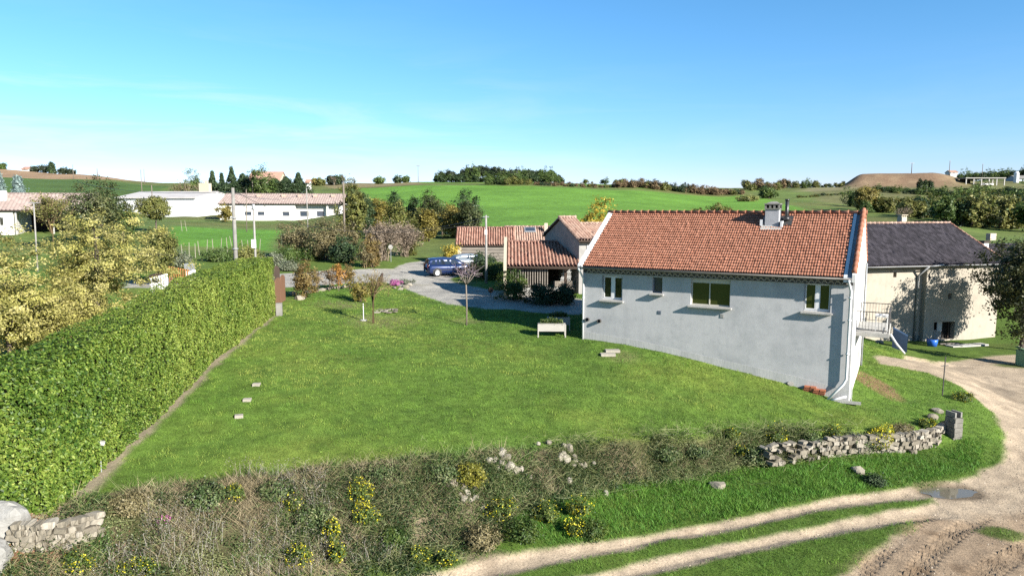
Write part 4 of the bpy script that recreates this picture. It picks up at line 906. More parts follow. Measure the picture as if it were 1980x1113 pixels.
def low_house():
    a = at(425, 412, 176); b = at(662, 413, 180); p, rz, L = frame_between(a, b); zg = gz(a[0], a[1]) - .4
    root = empty('farm_building', (p[0], p[1], zg), rz, 'long low white building with a pinkish roof and a row of small roof vents', 'building')
    ez = at(540, 393, 178)[2] - zg; rzz = at(540, 375, 186)[2] - zg; D = 16; xw = lambda px: float(np.interp(px, [425, 662], [0, L])); X2 = xw(570)
    ops = [(xw(472), xw(485), 1.5, 2.4), (xw(497), xw(510), 1.5, 2.4), (xw(545), xw(558), 1.3, 2.4)]
    m = M(); wall_openings(m, X2, (-2, -2), ez, ops, 0, .3); t = M(); wall_openings(t, L - X2, (-2, -2), ez, [(xw(577) - X2, xw(594) - X2, 1.2, 2.5), (xw(610) - X2, xw(624) - X2, 1.2, 2.5)], 1.4, .3); m.add([(v[0] + X2, v[1], v[2]) for v in t.v], t.f)
    m.quad((X2, 0, -2), (X2, 1.4, -2), (X2, 1.4, ez), (X2, 0, ez)); m.quad((L, 1.4, -2), (L, D, -2), (L, D, ez), (L, 1.4, ez)); m.quad((0, D, -2), (0, 0, -2), (0, 0, ez), (0, D, ez)); m.build('wall', MT['white_wall'], root)
    for o, y in [(q, .2) for q in ops] + [((xw(577), xw(594), 1.2, 2.5), 1.6), ((xw(610), xw(624), 1.2, 2.5), 1.6)]:
        q = M(); q.box(o[0], o[1], y, y + .05, o[2], o[3]); q.build('window', MT['glass_blue'], root)
    m = M(); m.tube([(xw(632), .4, -1), (xw(632), .4, ez - .1)], .28, 8); m.build('pillar', MT['white_wall'], root)
    gable_roof(root, L, D, ez, rzz, MT['tile_far'], .6, -.4, L + .4, .6, .7, .06, 81)
    k = (rzz - ez) / (D / 2)
    for px in (492, 541, 573, 604, 640):
        x = xw(px); y = D * .33; z = ez + k * y; m = M(); m.box(x - .5, x + .5, y - .5, y + .5, z, z + .75); m.build('roof_vent', MT['tile_vent'], root)
MT['tile_vent'] = pm('vent_box', (.45, .33, .27), (.35, .25, .2), 2); low_house()
# ---- far houses
def far_house(name, label, px0, px1, py_base, py_e, py_r, Y, D, wallm, roofm, win=2, deep=2):
    a = at(px0, py_base, Y); b = at(px1, py_base, Y); p, rz, L = frame_between(a, b); zg = a[2]; root = empty(name, (p[0], p[1], zg), rz, label, 'house'); ez = at(px0, py_e, Y)[2] - zg; rr = at(px0, py_r, Y + D / 2)[2] - zg
    m = M(); m.box(0, L, 0, D, -deep, ez); m.prism([(0, 0, ez), (0, D, ez), (0, D / 2, rr)], (.4, 0, 0)); m.prism([(L - .4, 0, ez), (L - .4, D, ez), (L - .4, D / 2, rr)], (.4, 0, 0)); m.build('wall', wallm, root)
    k = (rr - ez) / (D / 2); m = M(); m.prism([(-.4, -.6, ez - .6 * k + .02), (-.4, D / 2, rr + .02), (-.4, D + .6, ez - .6 * k + .02), (-.4, D + .6, ez - .6 * k + .3), (-.4, D / 2, rr + .3), (-.4, -.6, ez - .6 * k + .3)], (L + .8, 0, 0)); m.build('roof', roofm, root)
    for i in range(win): q = M(); x = L * (i + .6) / (win + .3); q.box(x - .5, x + .5, -.06, -.004, ez * .35, ez * .35 + 1.2); q.build('window', MT['glass'], root)
MT['far_roof'] = pm('far_roof', (.42, .26, .19), (.34, .2, .15), .6, .9)
far_house('farmhouse', 'cream house with a terracotta roof peeping over the conifers', 482, 541, 365, 347, 333, 290, 9, MT['cream'], MT['far_roof'])
far_house('cottage', 'tiny pale cottage beside the last conifer on the left skyline', 592, 598, 358, 352, 348, 300, 3, MT['white_wall'], MT['far_roof'], 1)
far_house('cottage', 'tiny house at the top of the brown field on the far left skyline', 42, 54, 330, 327, 323, 446, 7, MT['white_wall'], MT['far_roof'], 1)
far_house('bungalow', 'pale bungalow at the right end of the spoil heap', 1838, 1852, 336, 333, 330, 640, 8, MT['white_wall'], MT['far_roof'], 1, 8)
far_house('workshop', 'grey blue workshop on the far right hillside', 1966, 2010, 353, 345, 340, 520, 12, pm('blue_grey_wall', (.4, .45, .5), (.32, .36, .4), 2), MT['concrete'], 2, 4)
def hangar():
    a = at(1868, 357, 470); b = at(1942, 357, 470); p, rz, L = frame_between(a, b); zg = a[2]; root = empty('hangar', (p[0], p[1], zg), rz, 'open concrete framed hangar on the right hillside below the skyline', 'hangar'); h = at(1900, 345, 470)[2] - zg; D = 12
    for i in range(6): m = M(); x = L * i / 5; m.box(x - .3, x + .3, 0, .5, -3, h); m.build('post', MT['light_concrete'], root)
    for i in range(3): m = M(); x = L * i / 2; m.box(x - .3, x + .3, D - .5, D, -3, h); m.build('post', MT['light_concrete'], root)
    m = M(); m.box(-.8, L + .5, -.6, D + .6, h + .01, h + .55); m.build('roof', MT['light_concrete'], root)
    m = M(); m.box(-.3, L * .26, D * .5, D * .55, -3, h); m.build('back_wall', MT['dark_inside'], root)
    m = M(); m.lathe([(.01, 1.3), (1.5, .9), (2.8, 0)], (L * .55, 4, 0), 'z', 10); m.box(L * .62, L * .8, 3, 6, -1, 1.0); m.build('stacked_goods', MT['white_wall'], root)
hangar()
m = M(); m.lathe([(1.6, -3), (1.6, 3.6), (1.1, 4.6), (.05, 5)], (0, 0, 0), 'z', 12); s = at(1965, 345, 500); thing(m, 'silo', MT['white_metal'], 'small white silo on the far right skyline beside the blue workshop', 'silo', s)
# ============================================================ PLANTS
MT['hedge'] = leafm('laurel_leaf', (.045, .10, .014), (.15, .225, .032), (.31, .36, .075), .3, .5, .25)
MT['yellow_leaf'] = leafm('autumn_yellow_leaf', (.20, .21, .045), (.43, .395, .11), (.57, .51, .23), .4)
MT['olive_leaf'] = leafm('olive_leaf', (.075, .095, .022), (.17, .18, .045), (.29, .265, .085), .3)
MT['green_leaf'] = leafm('green_leaf', (.04, .075, .018), (.085, .14, .03), (.16, .20, .055), .3)
MT['dark_leaf'] = leafm('dark_evergreen_leaf', (.016, .034, .014), (.036, .066, .024), (.08, .115, .04), .2)
MT['pine_leaf'] = leafm('pine_needles', (.014, .026, .016), (.03, .045, .022), (.06, .075, .035), .15)
MT['blue_spruce'] = leafm('blue_spruce_needles', (.10, .15, .15), (.17, .24, .23), (.28, .36, .34), .15)
MT['golden_leaf'] = leafm('golden_leaf', (.13, .115, .025), (.25, .205, .045), (.36, .30, .085), .35)
MT['bright_yellow'] = leafm('bright_yellow_leaf', (.30, .24, .03), (.50, .38, .05), (.60, .48, .12), .35)
MT['copper_leaf'] = leafm('copper_beech_leaf', (.13, .085, .03), (.23, .16, .055), (.30, .25, .085), .35)
MT['copper_bright'] = leafm('orange_beech_leaf', (.26, .12, .03), (.40, .20, .05), (.48, .30, .09), .35)
MT['golden_green'] = leafm('golden_green_leaf', (.10, .11, .02), (.22, .22, .03), (.36, .32, .05), .35)
MT['olive_brown'] = leafm('olive_brown_leaf', (.10, .09, .04), (.21, .178, .085), (.33, .28, .15), .3); MT['grey_leaf'] = leafm('grey_green_leaf', (.09, .11, .06), (.17, .19, .12), (.28, .29, .22), .3); MT['green_dull'] = leafm('dull_green_leaf', (.035, .055, .02), (.08, .10, .035), (.15, .15, .06), .25)
MT['twig'] = leafm('bare_twig', (.11, .085, .06), (.20, .155, .115), (.30, .245, .19), 0, .9, .1)
MT['twig_brown'] = leafm('brown_twig', (.09, .06, .035), (.16, .115, .065), (.24, .18, .1), 0, .9, .1)
MT['bark'] = pm('bark', (.13, .105, .085), (.07, .055, .045), 6, .95, .6, stretch=(4, 4, .6))
MT['pale_bark'] = pm('pale_bark', (.34, .29, .24), (.22, .18, .15), 8, .95, .4, stretch=(4, 4, .6))
MT['grass'] = leafm('grass_blade', (.075, .165, .022), (.145, .26, .036), (.26, .32, .065), .35, .6, .2)
MT['tall_grass'] = leafm('lush_grass_blade', (.05, .15, .02), (.11, .26, .035), (.20, .33, .055), .35, .6, .2)
MT['dry_grass'] = leafm('dry_grass_blade', (.15, .12, .068), (.30, .245, .145), (.47, .405, .265), .2, .8, .1)
MT['bramble'] = leafm('bramble_leaf', (.028, .055, .016), (.08, .125, .036), (.22, .225, .10), .25)
MT['flower'] = leafm('yellow_flower', (.55, .48, .015), (.68, .60, .02), (.75, .68, .08), .3)
MT['pink_flower'] = leafm('pink_flower', (.4, .08, .25), (.5, .12, .35), (.6, .3, .5), .3)
MT['white_flower'] = leafm('white_flower', (.5, .5, .42), (.6, .6, .52), (.7, .7, .64), .3)
MT['ivy'] = leafm('shrub_leaf', (.025, .055, .012), (.055, .10, .018), (.14, .17, .03), .3)

def quads(P, size, rng, up=.0, outward=None, aspect=.55, tint=None):
    """leaf shaped quads at points P; returns V,F,T"""
    n = len(P); a = rng.normal(size=(n, 3)); 
    if outward is not None: nrm = outward * .9 + rng.normal(size=(n, 3)) * .55
    else: nrm = rng.normal(size=(n, 3))
    nrm[:, 2] += up; nrm /= np.linalg.norm(nrm, axis=1)[:, None] + 1e-9
    a -= (a * nrm).sum(1)[:, None] * nrm; a /= np.linalg.norm(a, axis=1)[:, None] + 1e-9; b = np.cross(nrm, a)
    s = (size if np.ndim(size) else np.full(n, size)) * rng.uniform(.65, 1.35, n); s = s[:, None]
    V = np.stack([P - a * s * .5, P + b * s * aspect * .5 + a * s * .05, P + a * s * .5, P - b * s * aspect * .5 + a * s * .05], 1).reshape(-1, 3)
    F = np.arange(4 * n).reshape(-1, 4)
    t = rng.random((n, 3)) if tint is None else tint
    return V, F, np.repeat(t, 4, 0)
def blades(P, h, w, rng, lean=.35, tint=None):
    """grass blades: a narrow triangle-like quad from each root point"""
    n = len(P); th = rng.random(n) * 2 * np.pi; d = np.stack([np.cos(th), np.sin(th), np.zeros(n)], 1)
    l2 = rng.random(n) * 2 * np.pi; tip = np.stack([np.cos(l2) * lean, np.sin(l2) * lean, np.ones(n)], 1) * rng.normal(1, .3, (n, 1)).clip(.3, 1.6)
    hh = (h if np.ndim(h) else np.full(n, h)); ww = (w if np.ndim(w) else np.full(n, w)) * rng.uniform(.6, 1.3, n); tip = tip * hh[:, None]; e = d * ww[:, None] * .5
    V = np.stack([P - e, P + e, P + tip * .6 + e * .7 , P + tip], 1).reshape(-1, 3); F = np.arange(4 * n).reshape(-1, 4)
    t = rng.random((n, 3)) if tint is None else tint
    return V, F, np.repeat(t, 4, 0)
def join(parts):
    Vs, Fs, Ts = [], [], []; k = 0
    for V, F, T in parts: Vs.append(V); Fs.append(F + k); Ts.append(T); k += len(V)
    return np.concatenate(Vs), np.concatenate(Fs), np.concatenate(Ts)
def twigs(A, B, r, rng, tint=None):
    """thin crossed strips from A to B"""
    n = len(A); d = B - A; a = np.cross(d, rng.normal(size=(n, 3))); a /= np.linalg.norm(a, axis=1)[:, None] + 1e-9; a *= (r if np.ndim(r) else np.full(n, r))[:, None]
    V = np.stack([A - a, A + a, B + a * .4, B - a * .4], 1).reshape(-1, 3); t = rng.random((n, 3)) if tint is None else tint
    return V, np.arange(4 * n).reshape(-1, 4), np.repeat(t, 4, 0)
def clumped(rng, shape, nclump, per, cr, leaf, shell=.55, up=.35, aspect=.6, flat=1.0):
    """leaf clumps inside a crown; shape(u) maps unit-ball points to the crown. Clumps sit mostly near its outside, with gaps between."""
    d = rng.normal(size=(nclump, 3)); d /= np.linalg.norm(d, axis=1)[:, None]; r = 1 - np.abs(rng.normal(0, 1 - shell, nclump)).clip(0, .95)
    C = shape(d * r[:, None]); O = shape(d * np.minimum(r + .2, 1.2)[:, None]) - C; O /= np.linalg.norm(O, axis=1)[:, None] + 1e-9
    sz = cr * rng.uniform(.6, 1.35, nclump); k = rng.integers(int(per * .5), int(per * 1.5) + 1, nclump); idx = np.repeat(np.arange(nclump), k)
    off = rng.normal(size=(len(idx), 3)) * .5; off[:, 2] *= flat
    P = C[idx] + off * sz[idx][:, None]
    ct = rng.random(nclump); ctone = rng.normal(0, .18, nclump)
    t = np.stack([(ct[idx] * .55 + rng.random(len(idx)) * .45), (rng.random(len(idx)) * .6 + .2 + ctone[idx]).clip(0, 1), rng.random(len(idx))], 1)
    return quads(P, leaf, rng, up, O[idx], aspect, t), C
def ellip(rx, ry, rz, cz, lump=.18, seed=0, power=1):
    r = np.random.default_rng(seed); D = r.normal(size=(7, 3)); D /= np.linalg.norm(D, axis=1)[:, None]; A = r.uniform(-1, 1, 7)
    def f(p):
        n = p / (np.linalg.norm(p, axis=1)[:, None] + 1e-9); g = 1 + lump * sum(A[i] * np.maximum(0, n @ D[i]) ** 2 * 1.6 for i in range(7))
        q = p * g[:, None]; return np.stack([q[:, 0] * rx, q[:, 1] * ry, q[:, 2] * rz + cz], 1)
    return f
def cone(r, h, z0, power=1.0):
    def f(p):
        n = np.linalg.norm(p, axis=1); u = np.clip((p[:, 2] / (n + 1e-9) + 1) / 2, 0, 1) ** .8; ang = np.arctan2(p[:, 1], p[:, 0]); rad = r * (1 - u) ** power * n * (1 + .15 * np.sin(ang * 5 + u * 20))
        return np.stack([np.cos(ang) * rad, np.sin(ang) * rad, z0 + h * u], 1)
    return f
def trunk_mesh(rng, h, r0, lean=.05, limbs=6, targets=None, fork=.45, sides=7):
    """tapered trunk with limbs that reach towards target points in the crown"""
    m = M(); top = Vector((rng.normal() * lean * h, rng.normal() * lean * h, h)); k = 6; pts = []
    for i in range(k + 1):
        f = i / k; pts.append(Vector((0, 0, -.15)).lerp(top, f) + Vector((rng.normal() * .03 * h * f * (1 - f) * 4 * .5, rng.normal() * .03 * h * f * (1 - f) * 2, 0)))
    m.tube(pts, [r0 * (1.25 if i == 0 else 1 - .72 * i / k) for i in range(k + 1)], sides)
    if targets is not None and len(targets):
        for j in range(min(limbs, len(targets))):
            t = Vector(targets[j]); f = fork + (.9 - fork) * rng.random(); i = min(int(f * k), k - 1); s = pts[i].lerp(pts[i + 1], f * k - i)
            if t.z < s.z - .2: t.z = s.z + abs(t.z - s.z) * .3
            mid = s.lerp(t, .5) + Vector((rng.normal() * .12, rng.normal() * .12, .12)) * (t - s).length * .5
            r = r0 * (1 - .72 * f) * .55; m.tube([s, s.lerp(mid, .5), mid, mid.lerp(t, .6), t], [r, r * .75, r * .55, r * .35, r * .14], 5, False)
    return m
def plant(name, label, cat, loc, crown, mat, trunk=None, bark='bark', group=None, rz=0, crown_name='crown', extra=None):
    root = empty(name, loc, rz, label, cat, group); V, F, T = crown; link(crown_name, np_mesh(crown_name, V, F, T), MT[mat], root)
    if trunk is not None: trunk.build('trunk', MT[bark], root, True)
    for nm, g, mt in (extra or []): link(nm, np_mesh(nm, *g), MT[mt], root)
    return root
def tree(name, label, loc, h, rx, rz, cz, leafmat, leaf, ncl, per, cr, seed, trunk_r=.12, bark='bark', shell=.6, group=None, cat='tree', ry=None, lump=.22, limbs=9, flat=.8, fork=.4, th=None, aspect=.6):
    rng = np.random.default_rng(seed); sh = ellip(rx, ry or rx, rz, cz, lump, seed); c, C = clumped(rng, sh, ncl, per, cr, leaf, shell, .35, aspect, flat)
    t = trunk_mesh(rng, th or cz + rz * .35, trunk_r, .04, limbs, C[rng.permutation(len(C))[:limbs]], fork)
    return plant(name, label, cat, loc, c, leafmat, t, bark, group, rng.random() * 0)
def shrub(name, label, loc, r, h, leafmat, leaf, ncl, per, cr, seed, group=None, cat='shrub', ry=None, stems=7, bark='bark', shell=.6, lump=.25, low=.45, extra=None):
    rng = np.random.default_rng(seed); sh = ellip(r, ry or r, h * (1 - low), h * low, lump, seed); c, C = clumped(rng, sh, ncl, per, cr, leaf, shell)
    V, F, T = c; keep = (V.reshape(-1, 4, 3)[:, :, 2].min(1) > .01); V = V.reshape(-1, 4, 3)[keep].reshape(-1, 3); T = T.reshape(-1, 4, T.shape[1])[keep].reshape(-1, T.shape[1]); F = np.arange(len(V)).reshape(-1, 4)
    m = M()
    for j in range(stems):
        e = Vector(C[j]); m.tube([(rng.normal() * .08 * r, rng.normal() * .08 * r, -.1), (e.x * .35, e.y * .35, max(.1, e.z * .5)), tuple(e)], [.03 + .012 * h, .02 + .006 * h, .006], 5, False)
    o = plant(name, label, cat, loc, (V, F, T), leafmat, None, bark, group, 0, 'foliage', extra); m.build('stems', MT[bark], o, True); return o
def bare(name, label, loc, h, r, seed, n=900, mat='twig', cat='shrub', group=None, trunk_r=None, low=.1, leaves=None, tr=.012, zc=.55, rzf=.5):
    """bare branching: limbs -> branches -> a haze of twigs"""
    rng = np.random.default_rng(seed); A, B, Rr = [], [], []
    def grow(p, d, L, depth, rad):
        q = p + d * L; A.append(p); B.append(q); Rr.append(rad)
        if depth == 0: return
        for _ in range(3 if depth > 1 else 4):
            nd = d + rng.normal(size=3) * .42; nd[2] += .12; nd /= np.linalg.norm(nd); s = rng.uniform(.45, 1.0); grow(p + d * L * s, nd, L * rng.uniform(.55, .78), depth - 1, max(rad * .55, tr * .35))
    st = max(3, int(n / 160))
    if trunk_r: 
        base = np.array([0, 0, -.1]); d = np.array([rng.normal() * .04, rng.normal() * .04, 1.]); A.append(base); B.append(base + d * h * .35); Rr.append(trunk_r)
    for i in range(st):
        a = rng.random() * 2 * np.pi; sp = rng.uniform(.15, .75) * r / h * 1.3
        d = np.array([np.cos(a) * sp, np.sin(a) * sp, 1.]); d /= np.linalg.norm(d)
        p = np.array([rng.normal() * .1 * r, rng.normal() * .1 * r, -.05]) if not trunk_r else np.array([0, 0, h * rng.uniform(.25, .36)])
        grow(p, d, h * (.36 if not trunk_r else .28), 3, (trunk_r or h * .012) * .6)
    A = np.array(A); B = np.array(B); Rr = np.array(Rr); g = twigs(A, B, Rr, rng)
    ex = []
    if leaves:
        mt, k, sz = leaves; idx = rng.integers(0, len(A), k); f = rng.random((k, 1)); P = A[idx] * (1 - f) + B[idx] * f + rng.normal(size=(k, 3)) * .05 * h * .5; P[:, 2] = np.maximum(P[:, 2], .05); ex = [('foliage', quads(P, sz, rng, .2), mt)]
    return plant(name, label, cat, loc, g, mat, None, 'bark', group, 0, 'branches', ex)
def G(px, py): p = ong(px, py); return (float(p[0]), float(p[1]), ground_z(p[0], p[1]))
def GY(px, Y, dz=0):                       # on the ground at photo column px, distance Y
    x = (px - W0 / 2) / FPX * (Y * CP + 6 * SP); return (x, Y, ground_z(x, Y) + dz)

# ------------------------------------------------------------ lawn, bank and verge grass (uncountable: stuff)
def ground_cover():
    rng = np.random.default_rng(11)
    def scatter(n, x0, x1, y0, y1): return rng.uniform(x0, x1, n), rng.uniform(y0, y1, n)
    # density falls with distance so that every blade stays near a pixel in width
    X, Y = scatter(1100000, -16, 24, 14, 56); keep = rng.random(len(X)) < np.clip((26 / Y) ** 2.0, .05, 1); X, Y = X[keep], Y[keep]
    m = ground_at(X, Y, 2) * (1 - ground_at(X, Y, 3)) * (1 - ground_at(X, Y, 5)); m = np.where((np.abs(X / Y) < .78), m, 0)
    q = (np.stack([X, Y], 1) - HA) ; hx = q @ HU; hy = q @ HV; m = np.where((hx > -.05) & (hx < HL + .05) & (hy > 0) & (hy < HD), 0, m)
    hp = np.stack([X, Y], 1) - HP0; m = np.where((hp @ HNRM < .0) & (hp @ HNRM > -2.2), 0, m)
    k = rng.random(len(X)) < m * .62; X, Y = X[k], Y[k]
    low = ground_at(X, Y, 6)
    n1 = fbm(X, Y, 3.2, 1); n2 = fbm(X, Y, .55, 2, 3); n3 = fbm(X, Y, .24, 8, 2)
    sc = np.clip((Y / 26), .8, 2.0); h = (.026 + .05 * sstep(.4, .8, n2) * n3 + .035 * n3) * sc ** .3
    h = h * np.where(low > .4, 1.5, 1)
    tint = np.stack([((n1 - .5) * 2.0 + (n2 - .5) * .7 + (n3 - .5) * .5 + .36 + .22 * sstep(3, -11, X) - .1 * sstep(4, 12, X) + rng.normal(0, .12, len(X))).clip(0, 1), (.42 + (n3 - .5) * 2.0 + (n2 - .5) * .6 + rng.normal(0, .16, len(X))).clip(0, 1), rng.random(len(X))], 1)
    Z = ground_at(X, Y, 4) - .005; g = blades(np.stack([X, Y, Z], 1), h, .017 * sc, rng, .55, tint)
    o = link('lawn_grass', np_mesh('lawn_grass', *g), MT['grass']); tag(o, 'short mown grass covering the garden and the verges', 'grass', kind='stuff')
    # lush grass on the slope under the wall and beside the track
    X, Y = scatter(260000, -4, 21, 15, 30); low = ground_at(X, Y, 6) * ground_at(X, Y, 2)
    d = -sdf(X, Y, UPOLY); w = bank_width(X); n1 = fbm(X, Y, 1.4, 21); lush = sstep(-.15, .35, sdf(X, Y, LUSHP)) * ground_at(X, Y, 2)
    k = rng.random(len(X)) < lush * (.35 + .9 * n1); X, Y, d = X[k], Y[k], d[k]; n1 = n1[k]; n2 = fbm(X, Y, .4, 22, 2)
    P = np.stack([X, Y, ground_at(X, Y, 4) - .01], 1); tint = np.stack([(n1 * .8 + rng.normal(0, .15, len(X))).clip(0, 1), (n2 + rng.normal(0, .12, len(X))).clip(0, 1), rng.random(len(X))], 1)
    g = blades(P, .06 + .22 * n1 * n2, .02, rng, .7, tint); o = link('lush_grass', np_mesh('lush_grass', *g), MT['tall_grass']); tag(o, 'long bright green grass on the slope below the stone wall', 'grass', kind='stuff')
    # dry grass and weeds of the bank
    X, Y = scatter(420000, -13, 15.5, 13.5, 30); b = ground_at(X, Y, 3); d = -sdf(X, Y, UPOLY); n1 = fbm(X, Y, 1.1, 25); n2 = fbm(X, Y, .4, 26)
    k = rng.random(len(X)) < b * sstep(.40, .62, n1) * .62 * sstep(.1, .4, d); X, Y = X[k], Y[k]; n1, n2 = n1[k], n2[k]; P = np.stack([X, Y, ground_at(X, Y, 4) - .02], 1)
    tint = np.stack([(n1 * .9 + rng.normal(0, .18, len(X))).clip(0, 1), (n2 * 1.1 - .05 + rng.normal(0, .15, len(X))).clip(0, 1), rng.random(len(X))], 1)
    g = blades(P, .12 + .34 * n2, .016, rng, .95, tint); o = link('dry_grass', np_mesh('dry_grass', *g), MT['dry_grass']); tag(o, 'tangled dry grass and dead stalks covering the bank', 'grass', kind='stuff')
    # bramble and herb mat of the bank
    cx, cy = scatter(4200, -12.5, 15, 14, 30); b = ground_at(cx, cy, 3); n1 = fbm(cx, cy, 2.0, 27, 3); dd = -sdf(cx, cy, UPOLY) / bank_width(cx)
    k = (b > .4) & (dd * bank_width(cx) > .34) & (rng.random(len(cx)) < sstep(.30, .56, n1) * (1.2 - .75 * dd)); cx, cy = cx[k], cy[k]
    # the steep overgrown face: brambles hang over the whole height of the old wall
    E_ = np.array(EDGE[3:11]); sg = np.linalg.norm(np.diff(E_, axis=0), axis=1); cu = np.concatenate([[0], np.cumsum(sg)]); q_ = rng.uniform(0, cu[-1], 1500); ii = np.clip(np.searchsorted(cu, q_) - 1, 0, len(sg) - 1); ff = (q_ - cu[ii]) / sg[ii]
    ex = E_[ii] + (E_[ii + 1] - E_[ii]) * ff[:, None]; dr = (E_[ii + 1] - E_[ii]) / sg[ii][:, None]; nn_ = np.stack([dr[:, 1], -dr[:, 0]], 1); of_ = np.maximum(rng.uniform(.25, 1.1, 1500) * bank_width(ex[:, 0]), .3); ex = ex + nn_ * of_[:, None]
    kk = rng.random(1500) < sstep(.2, .5, fbm(ex[:, 0], ex[:, 1], 1.2, 38, 2)) * (1.15 - .55 * of_ / bank_width(ex[:, 0])) * sstep(14.4, 13, ex[:, 0]); n_face = int(kk.sum()); cx = np.concatenate([cx, ex[kk, 0]]); cy = np.concatenate([cy, ex[kk, 1]])
    idx = np.repeat(np.arange(len(cx)), 130); rr = rng.uniform(.16, .42, len(cx)); pn = fbm(cx, cy, 1.5, 44, 3); pt_ = sstep(.42, .68, pn); pt_[len(pt_) - n_face:] *= .5; hh = rng.uniform(.08, .26, len(cx)) + .26 * (1 - pt_) * rng.random(len(cx)) * sstep(.4, 1.2, -sdf(cx, cy, UPOLY)); ct = (pt_ * 1.0 + rng.normal(0, .14, len(cx))).clip(0, 1)
    o3 = rng.normal(size=(len(idx), 3)); o3 /= np.linalg.norm(o3, axis=1)[:, None]; o3 *= (rng.random(len(idx)) ** .4)[:, None]; o3[:, 2] = np.abs(o3[:, 2])
    X = cx[idx] + o3[:, 0] * rr[idx] * 1.3; Y = cy[idx] + o3[:, 1] * rr[idx] * 1.3; Z = ground_at(X, Y, 4) + o3[:, 2] * hh[idx] * 1.2
    tint = np.stack([(ct[idx] * .85 + rng.random(len(idx)) * .25 - .05).clip(0, 1), (.36 + .48 * pt_[idx] + rng.normal(0, .2, len(idx))).clip(0, 1), rng.random(len(idx))], 1)
    nrm = o3.copy(); g = quads(np.stack([X, Y, Z], 1), .055, rng, .5, nrm, .65, tint)
    # wiry stems through it
    n = 16000; j = rng.integers(0, len(cx), n); A = np.stack([cx[j] + rng.normal(0, .35, n), cy[j] + rng.normal(0, .35, n), np.zeros(n)], 1); A[:, 2] = ground_at(A[:, 0], A[:, 1], 4) + rng.uniform(0, .25, n); B = A + rng.normal(size=(n, 3)) * np.array([.22, .22, .12]) + [0, 0, .08]
    s = twigs(A, B, .006, rng, np.stack([.75 + .25 * rng.random(n), .6 + .4 * rng.random(n), rng.random(n)], 1))
    o = link('brambles', np_mesh('brambles', *join([g, s])), MT['bramble']); tag(o, 'dark green brambles and ivy matted over the bank', 'brambles', kind='stuff')
    X, Y = scatter(260000, -12.5, 15, 14, 30); b = ground_at(X, Y, 3); n1 = fbm(X, Y, 1.3, 35, 3); n2 = fbm(X, Y, .4, 36)
    k = rng.random(len(X)) < b * sstep(.46, .62, n1) * .95; X, Y, n1, n2 = X[k], Y[k], n1[k], n2[k]; P = np.stack([X, Y, ground_at(X, Y, 4) - .01], 1)
    g = blades(P, .08 + .2 * n2, .024, rng, .9, np.stack([(n1 * .9 - .1 + rng.normal(0, .2, len(X))).clip(0, 1), (n2 + rng.normal(0, .15, len(X))).clip(0, 1), rng.random(len(X))], 1)); o = link('bank_herbs', np_mesh('bank_herbs', *g), MT['bank_herb']); tag(o, 'green herbs growing between the dry stalks of the bank', 'weeds', kind='stuff')
    # bare stalks with pale seed heads at the left part of the bank
    X, Y = scatter(3600, -10, -1, 14.5, 20.5); b = ground_at(X, Y, 3); k = (b > .4) & (fbm(X, Y, 1.5, 29) > .5); X, Y = X[k], Y[k]; P = np.stack([X, Y, ground_at(X, Y, 4)], 1)
    Q = P + np.stack([rng.normal(0, .1, len(X)), rng.normal(0, .1, len(X)), rng.uniform(.25, .6, len(X))], 1); s = twigs(P, Q, .006, rng); idx = np.repeat(np.arange(len(X)), 7)
    g = quads(Q[idx] + rng.normal(size=(len(idx), 3)) * .06, .03, rng); o = link('seed_heads', np_mesh('seed_heads', *join([s, g])), MT['seed']); tag(o, 'grey white seed heads on dry stalks on the left part of the bank', 'weeds', kind='stuff')
    # leaf litter under the hedge end
    c = ong(60, 1090); X = c[0] + rng.normal(0, 1.0, 5000); Y = c[1] + rng.normal(0, .7, 5000); P = np.stack([X, Y, ground_at(np.clip(X, -44, 40), Y, 4) + .02], 1); g = quads(P, .07, rng, 1.5); o = link('leaf_litter', np_mesh('leaf_litter', *g), MT['litter']); tag(o, 'brown fallen leaves below the low stone wall', 'leaves', kind='stuff')
    # clods and pebbles on the road
    X, Y = scatter(9000, 2, 30, 15, 34); gm = 1 - ground_at(X, Y, 2); k = (rng.random(len(X)) < gm * (.15 + .8 * (fbm(X, Y, 1.2, 80) > .58))); X, Y = X[k], Y[k]; V, F, T = [], [], []
    P = np.stack([X, Y, ground_at(X, Y, 4) + .006], 1); g = quads(P, .05, rng, .3, None, .8); o = link('pebbles', np_mesh('pebbles', *g), MT['pebble']); tag(o, 'scattered pebbles and clods on the sandy road', 'pebbles', kind='stuff')
MT['bank_herb'] = leafm('bank_herb', (.05, .11, .024), (.11, .20, .042), (.22, .30, .085), .3)
MT['seed'] = leafm('seed_head', (.12, .10, .07), (.24, .21, .17), (.40, .38, .34), .2)
MT['litter'] = leafm('leaf_litter', (.16, .07, .04), (.26, .13, .08), (.36, .22, .14), .1)
MT['pebble'] = leafm('pebble', (.2, .16, .12), (.36, .3, .23), (.5, .44, .36), 0)
ground_cover()

